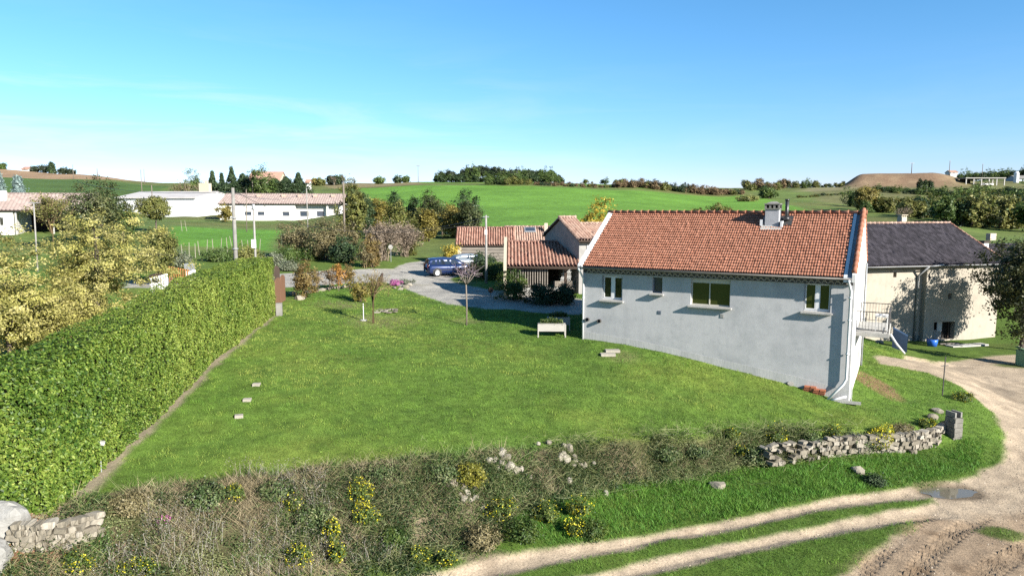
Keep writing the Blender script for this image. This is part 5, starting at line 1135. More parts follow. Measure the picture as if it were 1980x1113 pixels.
# ------------------------------------------------------------ the laurel hedge
def hedge():
    rng = np.random.default_rng(5); L = float(np.linalg.norm(HP1 - HP0)); Tk = 1.75
    root = empty('hedge', (HP0[0], HP0[1], ground_z(*HP0)), 0, 'long tall clipped laurel hedge along the left side of the lawn', 'hedge')
    def topz(s): return np.interp(s, [0, L * .25, L * .55, L], [5.95, 6.35, 6.95, 7.25])
    def pos(s, t, z):
        return np.stack([HP0[0] + HDIR[0] * s + HNRM[0] * t - 0, HP0[1] + HDIR[1] * s + HNRM[1] * t, z], 1)
    parts = []; 
    def face(n, kind):
        s = rng.uniform(-.25, L, n); zt = topz(s)
        if kind == 'front': zb = ground_z_arr(HP0[0] + HDIR[0] * s, HP0[1] + HDIR[1] * s); f = rng.random(n); z = zb - .02 + (zt - zb) * f; t = .1 - .12 * f ** 3; nrm = np.stack([np.full(n, HNRM[0]), np.full(n, HNRM[1]), np.full(n, .25)], 1)
        elif kind == 'top': t = rng.uniform(-Tk, .05, n); z = zt + 0 * t; nrm = np.tile([0, 0, 1.], (n, 1))
        elif kind == 'back': zb = 3.0; f = rng.random(n); z = zb + (zt - zb) * f; t = np.full(n, -Tk); nrm = np.tile([-HNRM[0], -HNRM[1], .2], (n, 1))
        else:
            e0 = kind == 'near'; s = np.full(n, -.28 if e0 else L); t = rng.uniform(-Tk, .1, n); zb = 1.7 if e0 else 3.8; z = zb + (topz(s) - zb) * rng.random(n); nrm = np.tile([HDIR[0] * (-1 if e0 else 1), HDIR[1] * (-1 if e0 else 1), .2], (n, 1))
        lump = (fbm(s * 1.0 + t * 3, z * 1.3, .9, 7, 3) - .5) * .28 + (vnoise(s * 1.7, z * 1.7 + t, .35, 9) - .5) * .14
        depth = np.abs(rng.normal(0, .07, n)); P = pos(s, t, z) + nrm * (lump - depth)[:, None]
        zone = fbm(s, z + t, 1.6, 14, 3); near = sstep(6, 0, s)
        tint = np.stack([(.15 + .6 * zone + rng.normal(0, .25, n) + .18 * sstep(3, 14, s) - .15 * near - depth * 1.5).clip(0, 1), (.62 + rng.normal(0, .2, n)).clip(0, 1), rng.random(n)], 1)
        sz = .078 + .03 * near
        return quads(P, sz, rng, .35, nrm, .5, tint)
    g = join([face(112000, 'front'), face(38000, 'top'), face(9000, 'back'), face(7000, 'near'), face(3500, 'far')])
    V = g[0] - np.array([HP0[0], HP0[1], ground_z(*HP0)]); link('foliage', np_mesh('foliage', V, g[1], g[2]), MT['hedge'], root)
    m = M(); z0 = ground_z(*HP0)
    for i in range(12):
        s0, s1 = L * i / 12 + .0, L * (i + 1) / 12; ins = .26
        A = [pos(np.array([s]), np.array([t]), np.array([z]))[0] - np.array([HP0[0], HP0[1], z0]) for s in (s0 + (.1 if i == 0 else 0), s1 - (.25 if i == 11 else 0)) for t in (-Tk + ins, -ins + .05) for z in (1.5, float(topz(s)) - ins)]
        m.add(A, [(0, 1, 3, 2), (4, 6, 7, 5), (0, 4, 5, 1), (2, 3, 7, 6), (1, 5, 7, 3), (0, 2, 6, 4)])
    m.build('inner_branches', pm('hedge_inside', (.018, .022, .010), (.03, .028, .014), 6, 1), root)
def ground_z_arr(X, Y): return ground_at(np.asarray(X), np.asarray(Y), 4)
hedge()
# ============================================================ THINGS IN THE PLACE
MT['orange_wood'] = pm('orange_wood', (.50, .23, .07), (.38, .16, .05), 4, .7, .2, stretch=(6, 6, .6))
def car(name, label, loc, rz, paint, prof='van'):
    root = empty(name, loc, rz, label, 'car'); pt = NT(paint[0] + '_paint'); pt.base(paint[1]); pt.b.inputs['Roughness'].default_value = .28; pt.b.inputs['Coat Weight'].default_value = .8; pt.b.inputs['Coat Roughness'].default_value = .08; pt.b.inputs['Metallic'].default_value = .25
    if prof == 'van':
        lower = [(-2.33, .42, .80, .74), (-2.27, .30, .98, .85), (-1.9, .24, 1.02, .9), (-.8, .22, 1.0, .91), (.6, .22, .99, .91), (1.25, .24, 1.03, .9), (1.75, .26, .93, .87), (2.15, .28, .80, .80), (2.36, .40, .64, .66)]
        top = [(-2.2, 1.0, .80, .80), (-2.02, 1.58, .66, .80), (-1.5, 1.66, .67, .83), (-.6, 1.68, .68, .84), (.25, 1.62, .66, .84), (.7, 1.42, .67, .84), (1.3, 1.03, .74, .82)]
        side = [[(-1.95, 1.08), (-1.2, 1.08), (-1.2, 1.50), (-1.80, 1.46)], [(-1.1, 1.08), (-.2, 1.07), (-.2, 1.53), (-1.1, 1.52)], [(-.1, 1.07), (.78, 1.07), (.36, 1.47), (-.1, 1.52)]]
        wb = (-1.42, 1.40)
    else:
        lower = [(-2.1, .42, .78, .72), (-2.0, .30, .92, .84), (-1.5, .24, .95, .87), (0, .22, .93, .88), (.95, .24, .95, .87), (1.6, .26, .86, .84), (1.98, .28, .74, .76), (2.12, .4, .6, .62)]
        top = [(-2.0, .93, .76, .76), (-1.75, 1.3, .62, .77), (-1.1, 1.44, .62, .79), (-.2, 1.45, .63, .8), (.3, 1.36, .63, .8), (1.05, .95, .72, .8)]
        side = [[(-1.6, 1.0), (-.55, 1.0), (-.55, 1.33), (-1.4, 1.27)], [(-.45, 1.0), (.62, .99), (.2, 1.27), (-.45, 1.33)]]
        wb = (-1.28, 1.27)
    m = M(); V = []; 
    for x, z0, z1, w in lower: V += [(x, -w * .92, z0), (x, -w, z0 + (z1 - z0) * .35), (x, -w, z0 + (z1 - z0) * .72), (x, -w * .93, z1), (x, 0, z1 + .025), (x, w * .93, z1), (x, w, z0 + (z1 - z0) * .72), (x, w, z0 + (z1 - z0) * .35), (x, w * .92, z0), (x, 0, z0)]
    n = len(lower); m.add(V, [(i * 10 + k, i * 10 + (k + 1) % 10, (i + 1) * 10 + (k + 1) % 10, (i + 1) * 10 + k) for i in range(n - 1) for k in range(10)] + [tuple(range(10)), tuple(range((n - 1) * 10, n * 10))[::-1]])
    zb = lower[3][2] - .03; V = []
    for x, z, wt, wb_ in top: zb2 = min(zb, z - .02); V += [(x, -wb_, zb2), (x, -wt - (wb_ - wt) * .35, zb2 + (z - zb2) * .62), (x, -wt, z - .04), (x, -wt * .8, z), (x, wt * .8, z), (x, wt, z - .04), (x, wt + (wb_ - wt) * .35, zb2 + (z - zb2) * .62), (x, wb_, zb2)]
    n = len(top); m.add(V, [(i * 8 + k, i * 8 + (k + 1) % 8, (i + 1) * 8 + (k + 1) % 8, (i + 1) * 8 + k) for i in range(n - 1) for k in range(8)] + [tuple(range(8)), tuple(range((n - 1) * 8, n * 8))[::-1]])
    m.build('body', pt.m, root, True)
    def half(x, z):                        # half width of the cabin at (x,z)
        xs = [t[0] for t in top]; zt = np.interp(x, xs, [t[1] for t in top]); wt = np.interp(x, xs, [t[2] for t in top]); wbb = np.interp(x, xs, [t[3] for t in top]); f = min(max((z - zb) / max(zt - .04 - zb, .05), 0), 1)
        return wbb + (wt - wbb) * (f / .62 * .65 if f < .62 else .65 + (f - .62) / .38 * .35)
    for sgn in (-1, 1):
        for poly in side:
            q = M(); q.prism([(x, sgn * (half(x, z) + .008), z) for x, z in poly], (0, -sgn * .02, 0)); q.build('window', MT['car_glass'], root)
        q = M(); q.box(.95 if prof == 'van' else .72, 1.10 if prof == 'van' else .86, sgn * .98 - .06, sgn * .98 + .06, 1.0, 1.13); q.build('mirror', pt.m, root, bevel=.02)
        q = M(); q.box(-1.9, 1.7, sgn * .915 - .012, sgn * .915 + .012, .55, .60); q.build('side_strip', MT['black'], root)
        q = M(); f = lower[-2]; q.cbox((f[0] - .0, sgn * .62, f[2] - .10), (.22, .26, .13), 0, .5); q.build('headlight', MT['lamp_clear'], root, bevel=.03)
        q = M(); r_ = lower[1]; q.box(r_[0] - .05, r_[0] + .05, sgn * .78 - .07, sgn * .78 + .07, .78, 1.02 if prof != 'van' else 1.15); q.build('tail_light', MT['lamp_red'], root, bevel=.02)
        for x in wb:
            q = M(); q.lathe([(.2, -.1), (.345, -.10), (.355, 0), (.345, .09), (.26, .105), (.22, .09)] if sgn > 0 else [(.2, .1), (.345, .10), (.355, 0), (.345, -.09), (.26, -.105), (.22, -.09)], (x, sgn * .85, .33), 'y', 22); wh = q.build('wheel', MT['rubber'], root, True)
            q = M(); q.lathe([(.235, -.02), (.235, .03), (.20, .04), (.17, .015), (.06, .035), (.001, .035)] if sgn > 0 else [(.235, .02), (.235, -.03), (.20, -.04), (.17, -.015), (.06, -.035), (.001, -.035)], (x, sgn * .925, .33), 'y', 20); q.build('rim', MT['alloy'], wh, True)
            q = M(); q.tube([(x, sgn * (.80), .36), (x, sgn * (.917), .36)], .40, 22); q.build('wheel_arch', MT['black'], root)
    ws = top[-1]; ws0 = top[-3] if prof == 'van' else top[-2]
    q = M(); q.prism([(ws[0] - .05, -ws[3] * .86, ws[1] + .05), (ws[0] - .05, ws[3] * .86, ws[1] + .05), (ws0[0] + .05, ws0[2] * .86, ws0[1] - .01), (ws0[0] + .05, -ws0[2] * .86, ws0[1] - .01)], (.035, 0, .03)); q.build('windscreen', MT['car_glass'], root)
    q = M(); q.prism([(top[0][0] - .0, -.64, top[0][1] + .1), (top[0][0] - .0, .64, top[0][1] + .1), (top[1][0] - .02, .56, top[1][1] - .06), (top[1][0] - .02, -.56, top[1][1] - .06)], (-.05, 0, .02)); q.build('rear_window', MT['car_glass'], root)
    q = M(); q.box(lower[-1][0] - .06, lower[-1][0] + .03, -.5, .5, .42, .56); q.build('grille', MT['black'], root)
    return root
MT['car_glass'] = glassm('car_glass', (.012, .016, .022), .04); MT['rubber'] = pm('tyre_rubber', (.02, .02, .02), (.03, .03, .03), 6, .85); MT['alloy'] = pm('alloy', (.55, .56, .57), (.45, .46, .47), 4, .35, metal=.6)
MT['lamp_clear'] = glassm('headlamp', (.6, .62, .63), .1); MT['lamp_red'] = glassm('tail_lamp', (.3, .015, .01), .15)
c0 = ong(835, 535); c1 = ong(889, 532.4); hd = math.atan2(c1[1] - c0[1], c1[0] - c0[0]); hd = max(-.35, min(hd, .35)); mid = (c0 + c1) / 2
car('van', 'dark blue people carrier parked nearest on the gravel, its nose to the right', (mid[0] + .3, mid[1] + .9, ground_z(mid[0], mid[1] + .9) + .0), hd, ('dark_blue', (.013, .030, .105)))
car('car', 'silver hatchback parked just behind the dark blue people carrier', (mid[0] + 2.2, mid[1] + 4.0, ground_z(mid[0] + 2.2, mid[1] + 4.0) + .05), hd + .03, ('silver', (.22, .26, .30)), 'hatch')

# ---- poles and wires
POLE = {}
def pole(key, px, pyt, Y, label, r=.12, mat='concrete', name='utility_pole', arms=None, dz=.5, taper=.7, pxb=None, group=None):
    b = at(pxb or px, 500, Y); z0 = ground_z(b[0], b[1]) - dz; t = at(px, pyt, Y); t[0] = b[0] + (t[0] - b[0]) * (1 if pxb else 0); root = empty(name, (b[0], b[1], z0), 0, label, 'pole', group); m = M(); h = t[2] - z0; dx = t[0] - b[0]
    m.tube([(0, 0, 0), (dx * .5, 0, h * .5), (dx, 0, h)], [r, r * (1 + taper) / 2, r * taper], 10); m.build('shaft', MT[mat], root, True)
    for (z, w_, th) in arms or []: q = M(); q.box(dx - w_ / 2, dx + w_ / 2, -.06, .06, h - z - th, h - z); q.build('crossarm', MT['zinc'], root)
    POLE[key] = np.array([t[0], t[1], t[2] - .15]); return root, dx, h
MT['pole_wood'] = pm('weathered_pole_wood', (.20, .17, .14), (.14, .115, .09), 4, .9, .3, stretch=(5, 5, .4)); MT['pole_white'] = pm('pale_pole', (.30, .29, .27), (.22, .21, .195), 3, .85, .2)
rt, dx, h = pole('p1', 456, 363, 45.5, 'thick grey concrete utility pole rising behind the far end of the hedge', .16, 'concrete', taper=.62)
for z in (1.9, 3.9): q = M(); q.tube([(0, 0, h - z), (0, 0, h - z - .06)], .2, 10); q.build('band', MT['zinc'], rt, True)
rt, dx, h = pole('p2', 490, 400, 50, 'slim pale pole carrying a white box, right of the thick concrete pole', .095, 'pole_white', pxb=494)
q = M(); q.box(-.14, .14, -.3, -.14, h - 2.9, h - 2.3); q.build('meter_box', MT['white_paint'], rt); q = M(); q.lathe([(.02, h + .22), (.1, h + .18), (.13, h), (.13, h - .2)], (dx, 0, 0), 'z', 10); q.build('cap', MT['zinc'], rt)
pole('p3', 664, 353, 80, 'tall bare wooden pole standing in the brown thicket', .14, 'pole_wood', pxb=667)
pole('p4', 597, 364, 128, 'thin pole in front of the shaded end of the long white building', .12, 'pole_white')
pole('p5', 476, 366, 122, 'thin leaning pole in the meadow before the long white building', .09, 'pole_wood', pxb=479)
rt, dx, h = pole('p6', 940, 416, 58, 'pale concrete pole beside the log shed behind the parked cars', .12, 'pole_white', arms=[(.1, .5, .08)])
q = M(); q.box(-.1, .1, -.28, -.15, h - 1.6, h - 1.2); q.build('junction_box', MT['white_paint'], rt)
pole('p7', 65, 391, 60, 'white pole rising through the yellow tree in front of the far left farmhouse', .075, 'pole_white', pxb=71, arms=[(.02, .9, .06)])
pole('p8', 301, 358, 190, 'pole sticking up before the roof of the white metal shed', .16, 'pole_wood')
for px, pt, Y, lab, arm in ((153, 318, 330, 'far pole on the left hillside below the row of skyline trees', 0), (282, 328, 250, 'far pole behind the roof of the white metal shed', 0), (288, 327, 330, 'thin pole on the left skyline beside the lower meadow pole', 0), (199, 326, 400, 'faint pole midway along the left hillside skyline', 0), (494, 350, 230, 'pole before the conifers behind the long white building', 0), (811, 320, 345, 'far pole with a crossarm on the central skyline left of the pine wood', 1.8), (1752, 315, 500, 'far T shaped pole standing on the spoil heap', 3.4), (1824, 311, 560, 'tall far pole right of the spoil heap', 1.6), (1887, 317, 600, 'far pole on the skyline above the concrete hangar', 1.2), (1500, 352, 420, None, 0)):
    if lab: pole('f%d' % px, px, pt, Y, lab, .16 if Y < 400 else .28, 'pole_wood', 'electricity_pole', arms=[(.0, arm, .35)] if arm else None, dz=1)
def wire(a, b, sag, label, r=.016):
    a = np.array(a); b = np.array(b); m = M(); m.tube([a + (b - a) * f - np.array([0, 0, sag * 4 * f * (1 - f)]) for f in np.linspace(0, 1, 15)], r, 4, False); tag(m.build('power_line', MT['black'], None), label, 'wire')
wire(POLE['p1'], POLE['p3'] - [0, 0, 3.2], 1.2, 'sagging wire between the thick concrete pole and the bare wooden pole')
wire(POLE['p1'] - [0, 0, .5], POLE['p2'], .15, 'short wire between the thick concrete pole and the slim pale pole')
wire(POLE['p3'] - [0, 0, 4.5], POLE['p6'], .9, 'long wire from the bare wooden pole to the pole by the log shed')
wire(POLE['p2'] - [0, 0, .4], POLE['p6'] - [0, 0, .3], 1.1, 'low wire crossing the brown thicket towards the pole by the log shed')
wire(POLE['p1'] - [0, 0, .1], at(150, 352, 80), .5, 'wire leaving the thick concrete pole across the white metal shed')
wire(POLE['p7'], at(-60, 430, 75), .4, 'wire from the white pole to the far left farmhouse')
wire(POLE['p1'] - [0, 0, .2], POLE['p4'], 1.0, 'thin wire from the thick concrete pole towards the long white building')

# ---- fences left of the road
def arched_panels(name, label, p0, p1, n, h, mat, post=True):
    p, rz, L = frame_between(p0, p1); z0 = ground_z(p[0], p[1]); z1 = ground_z(p1[0], p1[1]); root = empty(name, (p[0], p[1], z0), rz, label, 'fence'); w_ = L / n
    for i in range(n):
        zz = (z1 - z0) * (i + .5) / n; m = M(); x0 = w_ * i + .03; x1 = w_ * (i + 1) - .03
        m.prism([(x0, 0, zz - .1), (x1, 0, zz - .1), (x1, 0, zz + h * .84)] + [(x0 + (x1 - x0) * (.5 + .5 * math.cos(t)), 0, zz + h * .84 + h * .17 * math.sin(t)) for t in np.linspace(0.2, math.pi - .2, 9)] + [(x0, 0, zz + h * .84)], (0, .05, 0)); m.build('panel', MT[mat], root)
    return root, z0
p0 = at(524, 604, 41.2); p1 = at(553, 590, 46.0)
arched_panels('garden_fence', 'brown wooden fence with arched panel tops at the far end of the hedge', p0, p1, 3, 1.75, 'wood_brown')
arched_panels('garden_fence', 'dark arched fence panels facing away behind the brown fence at the hedge end', at(515, 560, 46.5), at(543, 560, 47.2), 2, 2.1, 'wood_dark')  # darker wood colour paints in the shadow side of these panels
b = at(537, 612, 40.4); m = M(); m.box(-.17, .17, -.15, .15, -.2, .72); thing(m, 'fence_post', MT['concrete'], 'short grey concrete post at the near end of the brown arched fence', 'post', (b[0] + .1, b[1], ground_z(b[0], b[1])), .2, bevel=.01)
def picket(name, label, pa, pb, h, n, mat, wd=.09, gap=None):
    p, rz, L = frame_between(pa, pb); z0 = pa[2]; dz = pb[2] - pa[2]; root = empty(name, (p[0], p[1], z0), rz, label, 'fence'); m = M()
    for i in range(n): x = L * (i + .5) / n; zz = dz * (i + .5) / n; m.box(x - wd / 2, x + wd / 2, -.02, .02, zz, zz + h)
    for f in (.2, .55, .96): m.prism([(0, .021, h * f - .06), (L, .021, h * f - .06 + dz), (L, .021, h * f + .04 + dz), (0, .021, h * f + .04)], (0, .03, 0))
    m.build('pickets', MT[mat], root); return root
pa = at(326, 545, 46); pb = at(366, 553, 44.5); picket('picket_fence', 'orange wooden picket fence showing above the hedge beside the road', (pa[0], pa[1], pa[2]), (pb[0], pb[1], pb[2]), 1.05, 9, 'orange_wood', .1)

b = at(369, 525, 47); m = M(); m.box(-.24, .24, -.2, .2, -1.6, .12); rt = thing(m, 'gate_pillar', MT['white_wall'], 'pale rendered pillar with a grey cap right of the orange picket fence', 'pillar', b); q = M(); q.box(-.3, .16, -.28, .28, .123, .55); q.build('pillar_cap', MT['zinc'], rt)
pa = at(292, 563, 43); pb = at(326, 552, 45); rt = picket('balustrade', 'dark balustrade with white uprights left of the orange fence', (pa[0], pa[1], pa[2] - .1), (pb[0], pb[1], pb[2] - .1), .95, 7, 'white_paint', .13)
q = M(); p_, rz_, L_ = frame_between(pa, pb); q.prism([(0, -.06, .95), (L_, -.06, .95 + pb[2] - pa[2]), (L_, -.06, 1.1 + pb[2] - pa[2]), (0, -.06, 1.1)], (0, .16, 0)); q.build('handrail', MT['wood_dark'], rt)

MT['stake'] = pm('pale_stake', (.30, .28, .22), (.22, .2, .15), 4, .9)
stk = M(); stk.tube([(0, 0, -.4), (.0, 0, .6), (.015, 0, 1.25)], [.04, .038, .034], 6); proto = None
for i, (px, py) in enumerate([(330, 505), (340, 503), (353, 500), (366, 497), (378, 499), (386, 494), (400, 491), (413, 490), (427, 488), (440, 487), (450, 484), (471, 492), (482, 492), (502, 490), (545, 480), (352, 447), (361, 446)]):
    q = ong(px, py)
    if proto is None: proto = thing(stk, 'fence_stake', MT['stake'], 'thin pale stake in the row along the green meadow behind the hedge', 'stake', q, 0, 'stakes of the meadow fence'); o = proto
    else: o = proto.copy(); COL.objects.link(o); o.location = tuple(q)
    o.location.z = ground_z(q[0], q[1]); o.rotation_euler = (random.uniform(-.1, .1), random.uniform(-.16, .12), 0); s_ = q[1] / 60; o.scale = (1, 1, s_ if s_ < 1.4 else 1.4)

# ---- signs and posts by the drive
b = G(756, 506); m = M(); m.tube([(0, 0, -.3), (0, 0, 1.5)], .03, 6); rt = thing(m, 'road_sign', MT['zinc'], 'small round pale road sign on a post at the edge of the thicket', 'sign', b); q = M(); q.tube([(0, -.05, 1.55), (0, -.03, 1.55)], .24, 16); q.build('sign_plate', MT['light_concrete'], rt)
b = G(949, 573); m = M(); m.tube([(0, 0, -.1), (0, 0, .45)], .025, 6); rt = thing(m, 'marker', MT['dark_metal'], 'small dark round marker on a short post beside the shaded drive', 'marker', b); q = M(); q.tube([(0, -.03, .5), (0, 0, .5)], .2, 14); q.build('disc', MT['wood_dark'], rt)
b = G(730, 553); m = M(); m.tube([(0, 0, -.1), (.28, 0, .62), (.42, .05, 1.05)], [.12, .16, .07], 7); thing(m, 'wooden_post', MT['wood_dark'], 'leaning dark wooden stump at the lawn edge behind the bare young tree', 'post', b)
b = G(703, 622); m = M(); m.tube([(0, 0, -.1), (0, 0, 1.0)], .022, 8); rt = thing(m, 'stake', MT['white_paint'], 'slim white stake beside the bare young tree on the lawn', 'stake', b); q = M(); q.lathe([(.2, 0), (.2, .05), (.04, .06)], (0, 0, .0), 'z', 10); q.build('base', MT['light_concrete'], rt)
b = G(1822, 764); m = M(); m.tube([(0, 0, -.2), (.03, 0, 1.9)], .03, 6); rt = thing(m, 'metal_post', MT['dark_metal'], 'thin dark metal post with a crossbar in the grass by the road bend', 'post', b); q = M(); q.tube([(-.16, 0, 1.45), (.2, 0, 1.47)], .022, 6); q.build('crossbar', MT['dark_metal'], rt)
b = G(181, 905); b = (b[0] + .3, b[1] - .12, ground_z(b[0] + .3, b[1] - .12)); m = M(); m.tube([(0, 0, -.1), (0, 0, .85)], .018, 8); rt = thing(m, 'garden_light', MT['zinc'], 'stake light with a pale square head at the foot of the hedge', 'light', b); q = M(); q.cbox((.06, -.02, .90), (.2, .2, .1), .5, .35); q.build('lamp_head', MT['light_concrete'], rt, bevel=.01)
# ---- slabs and stones on the lawn
MT['slab'] = pm('pale_slab', (.36, .33, .275), (.27, .245, .205), 4, .9, .3)
for px, py, sz, lab in ((496, 746, .29, 'farthest of the three small stone slabs in the lawn beside the hedge'), (478, 776, .29, 'middle one of the three small stone slabs in the lawn beside the hedge'), (462, 807, .29, 'nearest of the three small stone slabs in the lawn beside the hedge')):
    b = G(px, py); m = M(); m.box(-sz / 2, sz / 2, -sz * .42, sz * .42, -.03, .085); thing(m, 'stepping_stone', MT['slab'], lab, 'slab', b, .3 + random.uniform(-.2, .2), 'small slabs in the lawn', bevel=.012)
for px, py, lab in ((1175, 689, 'nearer grey slab of the two lying on the lawn below the house'), (1184, 682, 'farther slab of the two lying on the lawn below the house')):
    b = G(px, py); m = M(); m.box(-.36, .36, -.2, .2, -.02, .11); thing(m, 'stone_slab', MT['slab'], lab, 'slab', b, .05, None, bevel=.012)
b = G(740, 603); rt = empty('paving', b, 0, 'rough patch of flat pale stones in the lawn behind the bare young tree', 'paving'); rng_ = random.Random(3); mm = M()
for i in range(14):
    x, y = rng_.uniform(-.85, .85), rng_.uniform(-.75, .75); r = rng_.uniform(.14, .26); k = rng_.randint(5, 7); a0 = rng_.random() * 6; mm.tc = (rng_.random(),) * 3
    mm.prism([(x + r * math.cos(a0 + 6.283 * j / k) * rng_.uniform(.8, 1.2), y + r * .8 * math.sin(a0 + 6.283 * j / k), .02) for j in range(k)], (0, 0, .05))
mm.build('stones', MT['rock'], rt, tint=True)
def stone_lump(rng, r, sq=.7):
    """angular rock: a ball cut by random planes"""
    m = M(); m.tc = (rng.random(),) * 3; V = []; nu, nv = 14, 9
    cuts = [(Vector((rng.gauss(0, 1), rng.gauss(0, 1), rng.gauss(0, .8))).normalized(), rng.uniform(.55, .85)) for _ in range(11)]; st = (rng.uniform(.85, 1.25), rng.uniform(.8, 1.1))
    for j in range(nv + 1):
        for i in range(nu):
            t = math.pi * j / nv; p = 2 * math.pi * i / nu; v = Vector((math.sin(t) * math.cos(p), math.sin(t) * math.sin(p), math.cos(t)))
            for n, d in cuts: v = v - n * max(0, v.dot(n) - d)
            v *= r * 1.2 * (1 + (0 if j in (0, nv) else rng.uniform(-.03, .03))); V.append((v.x * st[0], v.y * st[1], v.z * sq))
    F = [(j * nu + i, j * nu + (i + 1) % nu, (j + 1) * nu + (i + 1) % nu, (j + 1) * nu + i) for j in range(nv) for i in range(nu)]; return m.add(V, F)
rng_ = random.Random(8)
for i, (px, py) in enumerate([(598, 566), (609, 563), (621, 561), (632, 560), (643, 558), (654, 558), (665, 557), (676, 556), (687, 555)]):
    b = G(px, py); thing(stone_lump(rng_, .24, .55), 'edging_stone', MT['rock'], 'pale edging stone in the row at the far edge of the lawn', 'stone', (b[0], b[1], b[2] + .05), 0, 'edging stones at the far lawn edge', tint=True)
for i, (px, py, r, lab) in enumerate([(578, 578, .3, 'pale boulder at the foot of the copper beech column'), (566, 570, .26, 'white stone left of the copper beech column by the fence'), (783, 556, .3, 'largest pale rock at the right end of the rock garden'), (775, 560, .2, 'small rock at the front of the rock garden'), (762, 557, .2, 'rock below the pink flowers of the rock garden'), (793, 551, .22, 'pale rock at the far right end of the rock garden'), (1812, 797, .22, 'squared pale stone lying behind the end of the dry stone wall'), (1803, 808, .2, 'small grey stone lying on the grass near the wall end'), (1660, 915, .24, 'pale stone in the lush grass below the dry stone wall'), (1387, 942, .24, 'grey stone on the grassy slope above the track'), (1512, 887, .2, 'small white stone at the foot of the overgrown wall')]):
    b = G(px, py); thing(stone_lump(rng_, r, .65), 'boulder', MT['rock'], lab, 'stone', (b[0], b[1], b[2] + r * .25), 0, None, tint=True)
# ---- planters by the left house corner
def planter(label, loc, rz, L, W, seed):
    root = empty('planter', loc, rz, label, 'planter'); m = M(); z0, z1 = .34, .74
    for y in (-W / 2, W / 2 - .03): m.box(-L / 2, L / 2, y, y + .03, z0, z1)
    for x in (-L / 2, L / 2 - .03): m.box(x, x + .03, -W / 2 + .031, W / 2 - .031, z0, z1)
    m.box(-L / 2 + .03, L / 2 - .03, -W / 2 + .03, W / 2 - .03, z0 + .02, z1 - .1); m.box(-L / 2 - .03, L / 2 + .03, -W / 2 - .03, -W / 2 + .04, z1 + .002, z1 + .03); m.build('trough', MT['planter_wood'], root)
    for x in (-L / 2 - .035, L / 2 + .005):
        for y in (-W / 2 - .01, W / 2 - .05): q = M(); q.box(x, x + .06, y, y + .06, -.1, z1 - .02); q.build('leg', MT['planter_wood'], root)
    rng = np.random.default_rng(seed); n = 1300; P = np.stack([rng.uniform(-L / 2 + .1, L / 2 - .1, n), rng.uniform(-W / 2, W / 2, n), z1 - .05 + .26 * rng.random(n) ** 1.3], 1); P[:, 2] += .16 * np.exp(-((P[:, 0] - .05) / .3) ** 2) * rng.random(n); V, F, T = quads(P, .075, rng, .6); link('herbs', np_mesh('herbs', V, F, T), MT['ivy'], root)
MT['planter_wood'] = pm('whitened_wood', (.42, .40, .365), (.32, .3, .27), 4, .8, .2, stretch=(.6, 5, 5))
b0 = ong(1041, 654); b1 = ong(1092, 651); L_ = 1.32; rz = -.02; c = (b0 + b1) / 2
planter('white wooden planter box on legs, nearer of the two by the house corner', (c[0], c[1] + .25, ground_z(c[0], c[1] + .25)), rz, 1.42, .5, 1)
c2 = ong(1082, 648); planter('second wooden planter on legs behind the white one, in the house shadow', (c2[0], c2[1] + 1.2, ground_z(c2[0], c2[1] + 1.2)), rz - .05, 1.2, .5, 2)
# ---- at the right foot of the house
for k, (px, py) in enumerate(((1567, 752), (1585, 758))):
    b = G(px, py); b = (b[0] - HV[0] * .42, b[1] - HV[1] * .42, ground_z(b[0] - HV[0] * .42, b[1] - HV[1] * .42)); root = empty('brick_stack', b, HROT, ('left' if k == 0 else 'right') + ' of two low piles of red hollow bricks against the house foot', 'bricks')
    for j in range(3):
        for i in range(2): q = M(); q.cbox((-.13 + .26 * i + .02 * j, -.02 * j, .05 + .085 * j), (.24, .22, .078), .05 * (j - 1)); q.build('brick', MT['brick'], root, bevel=.006)
b = G(1636, 782); m = M(); m.prism([(-.62, .22, 0), (.52, -.28, 0), (.60, -.05, 0), (-.5, .5, 0)], (0, 0, .05)); m.prism([(-.62, .22, .051), (.52, -.28, .051), (.53, -.24, .051), (-.6, .26, .051)], (0, 0, .08)); rt = thing(m, 'splash_tray', MT['light_concrete'], 'grey splash slab under the white drain pipes at the house corner', 'slab', (b[0], b[1], b[2] + .03), 0)
b = G(1528, 745); thing(stone_lump(rng_, .14, .8), 'boulder', MT['concrete'], 'dark stone at the house foot left of the red bricks', 'stone', (b[0], b[1], b[2] + .04), 0, tint=True)
# ---- blue tub, green bin, planks at the barn
b = ong(1802, 669); m = M(); m.lathe([(.001, .02), (.30, .02), (.345, .3), (.36, .52), (.335, .52), (.31, .3), (.28, .06), (.001, .06)], (0, 0, 0), 'z', 20); rt = thing(m, 'tub', MT['blue_plastic'] if 'blue_plastic' in MT else pm('blue_plastic', (.03, .14, .55), (.025, .11, .45), 2, .35), 'blue plastic half barrel in front of the barn door', 'tub', (b[0], b[1], ground_z(b[0], b[1])), 0, None, smooth=True); q = M(); q.tube([(0, 0, .521), (0, 0, .53)], .34, 20); q.build('rim', MT['blue_panel'], rt)
b = G(1990, 708); m = M(); m.box(-.55, .55, -.5, .5, 0, 1.02); rt = thing(m, 'recycling_bin', pm('pale_green_plastic', (.22, .36, .22), (.18, .31, .18), 2, .5), 'pale green container at the right edge beside the road', 'bin', b, .1, None, bevel=.05); q = M(); q.prism([(-.58, -.54, 1.023), (.58, -.54, 1.023), (.58, .54, 1.12), (-.58, .54, 1.12)], (0, 0, .05)); q.build('lid', MT['ivy_green'] if 'ivy_green' in MT else pm('green_lid', (.16, .29, .17), (.13, .24, .14), 2, .5), rt)
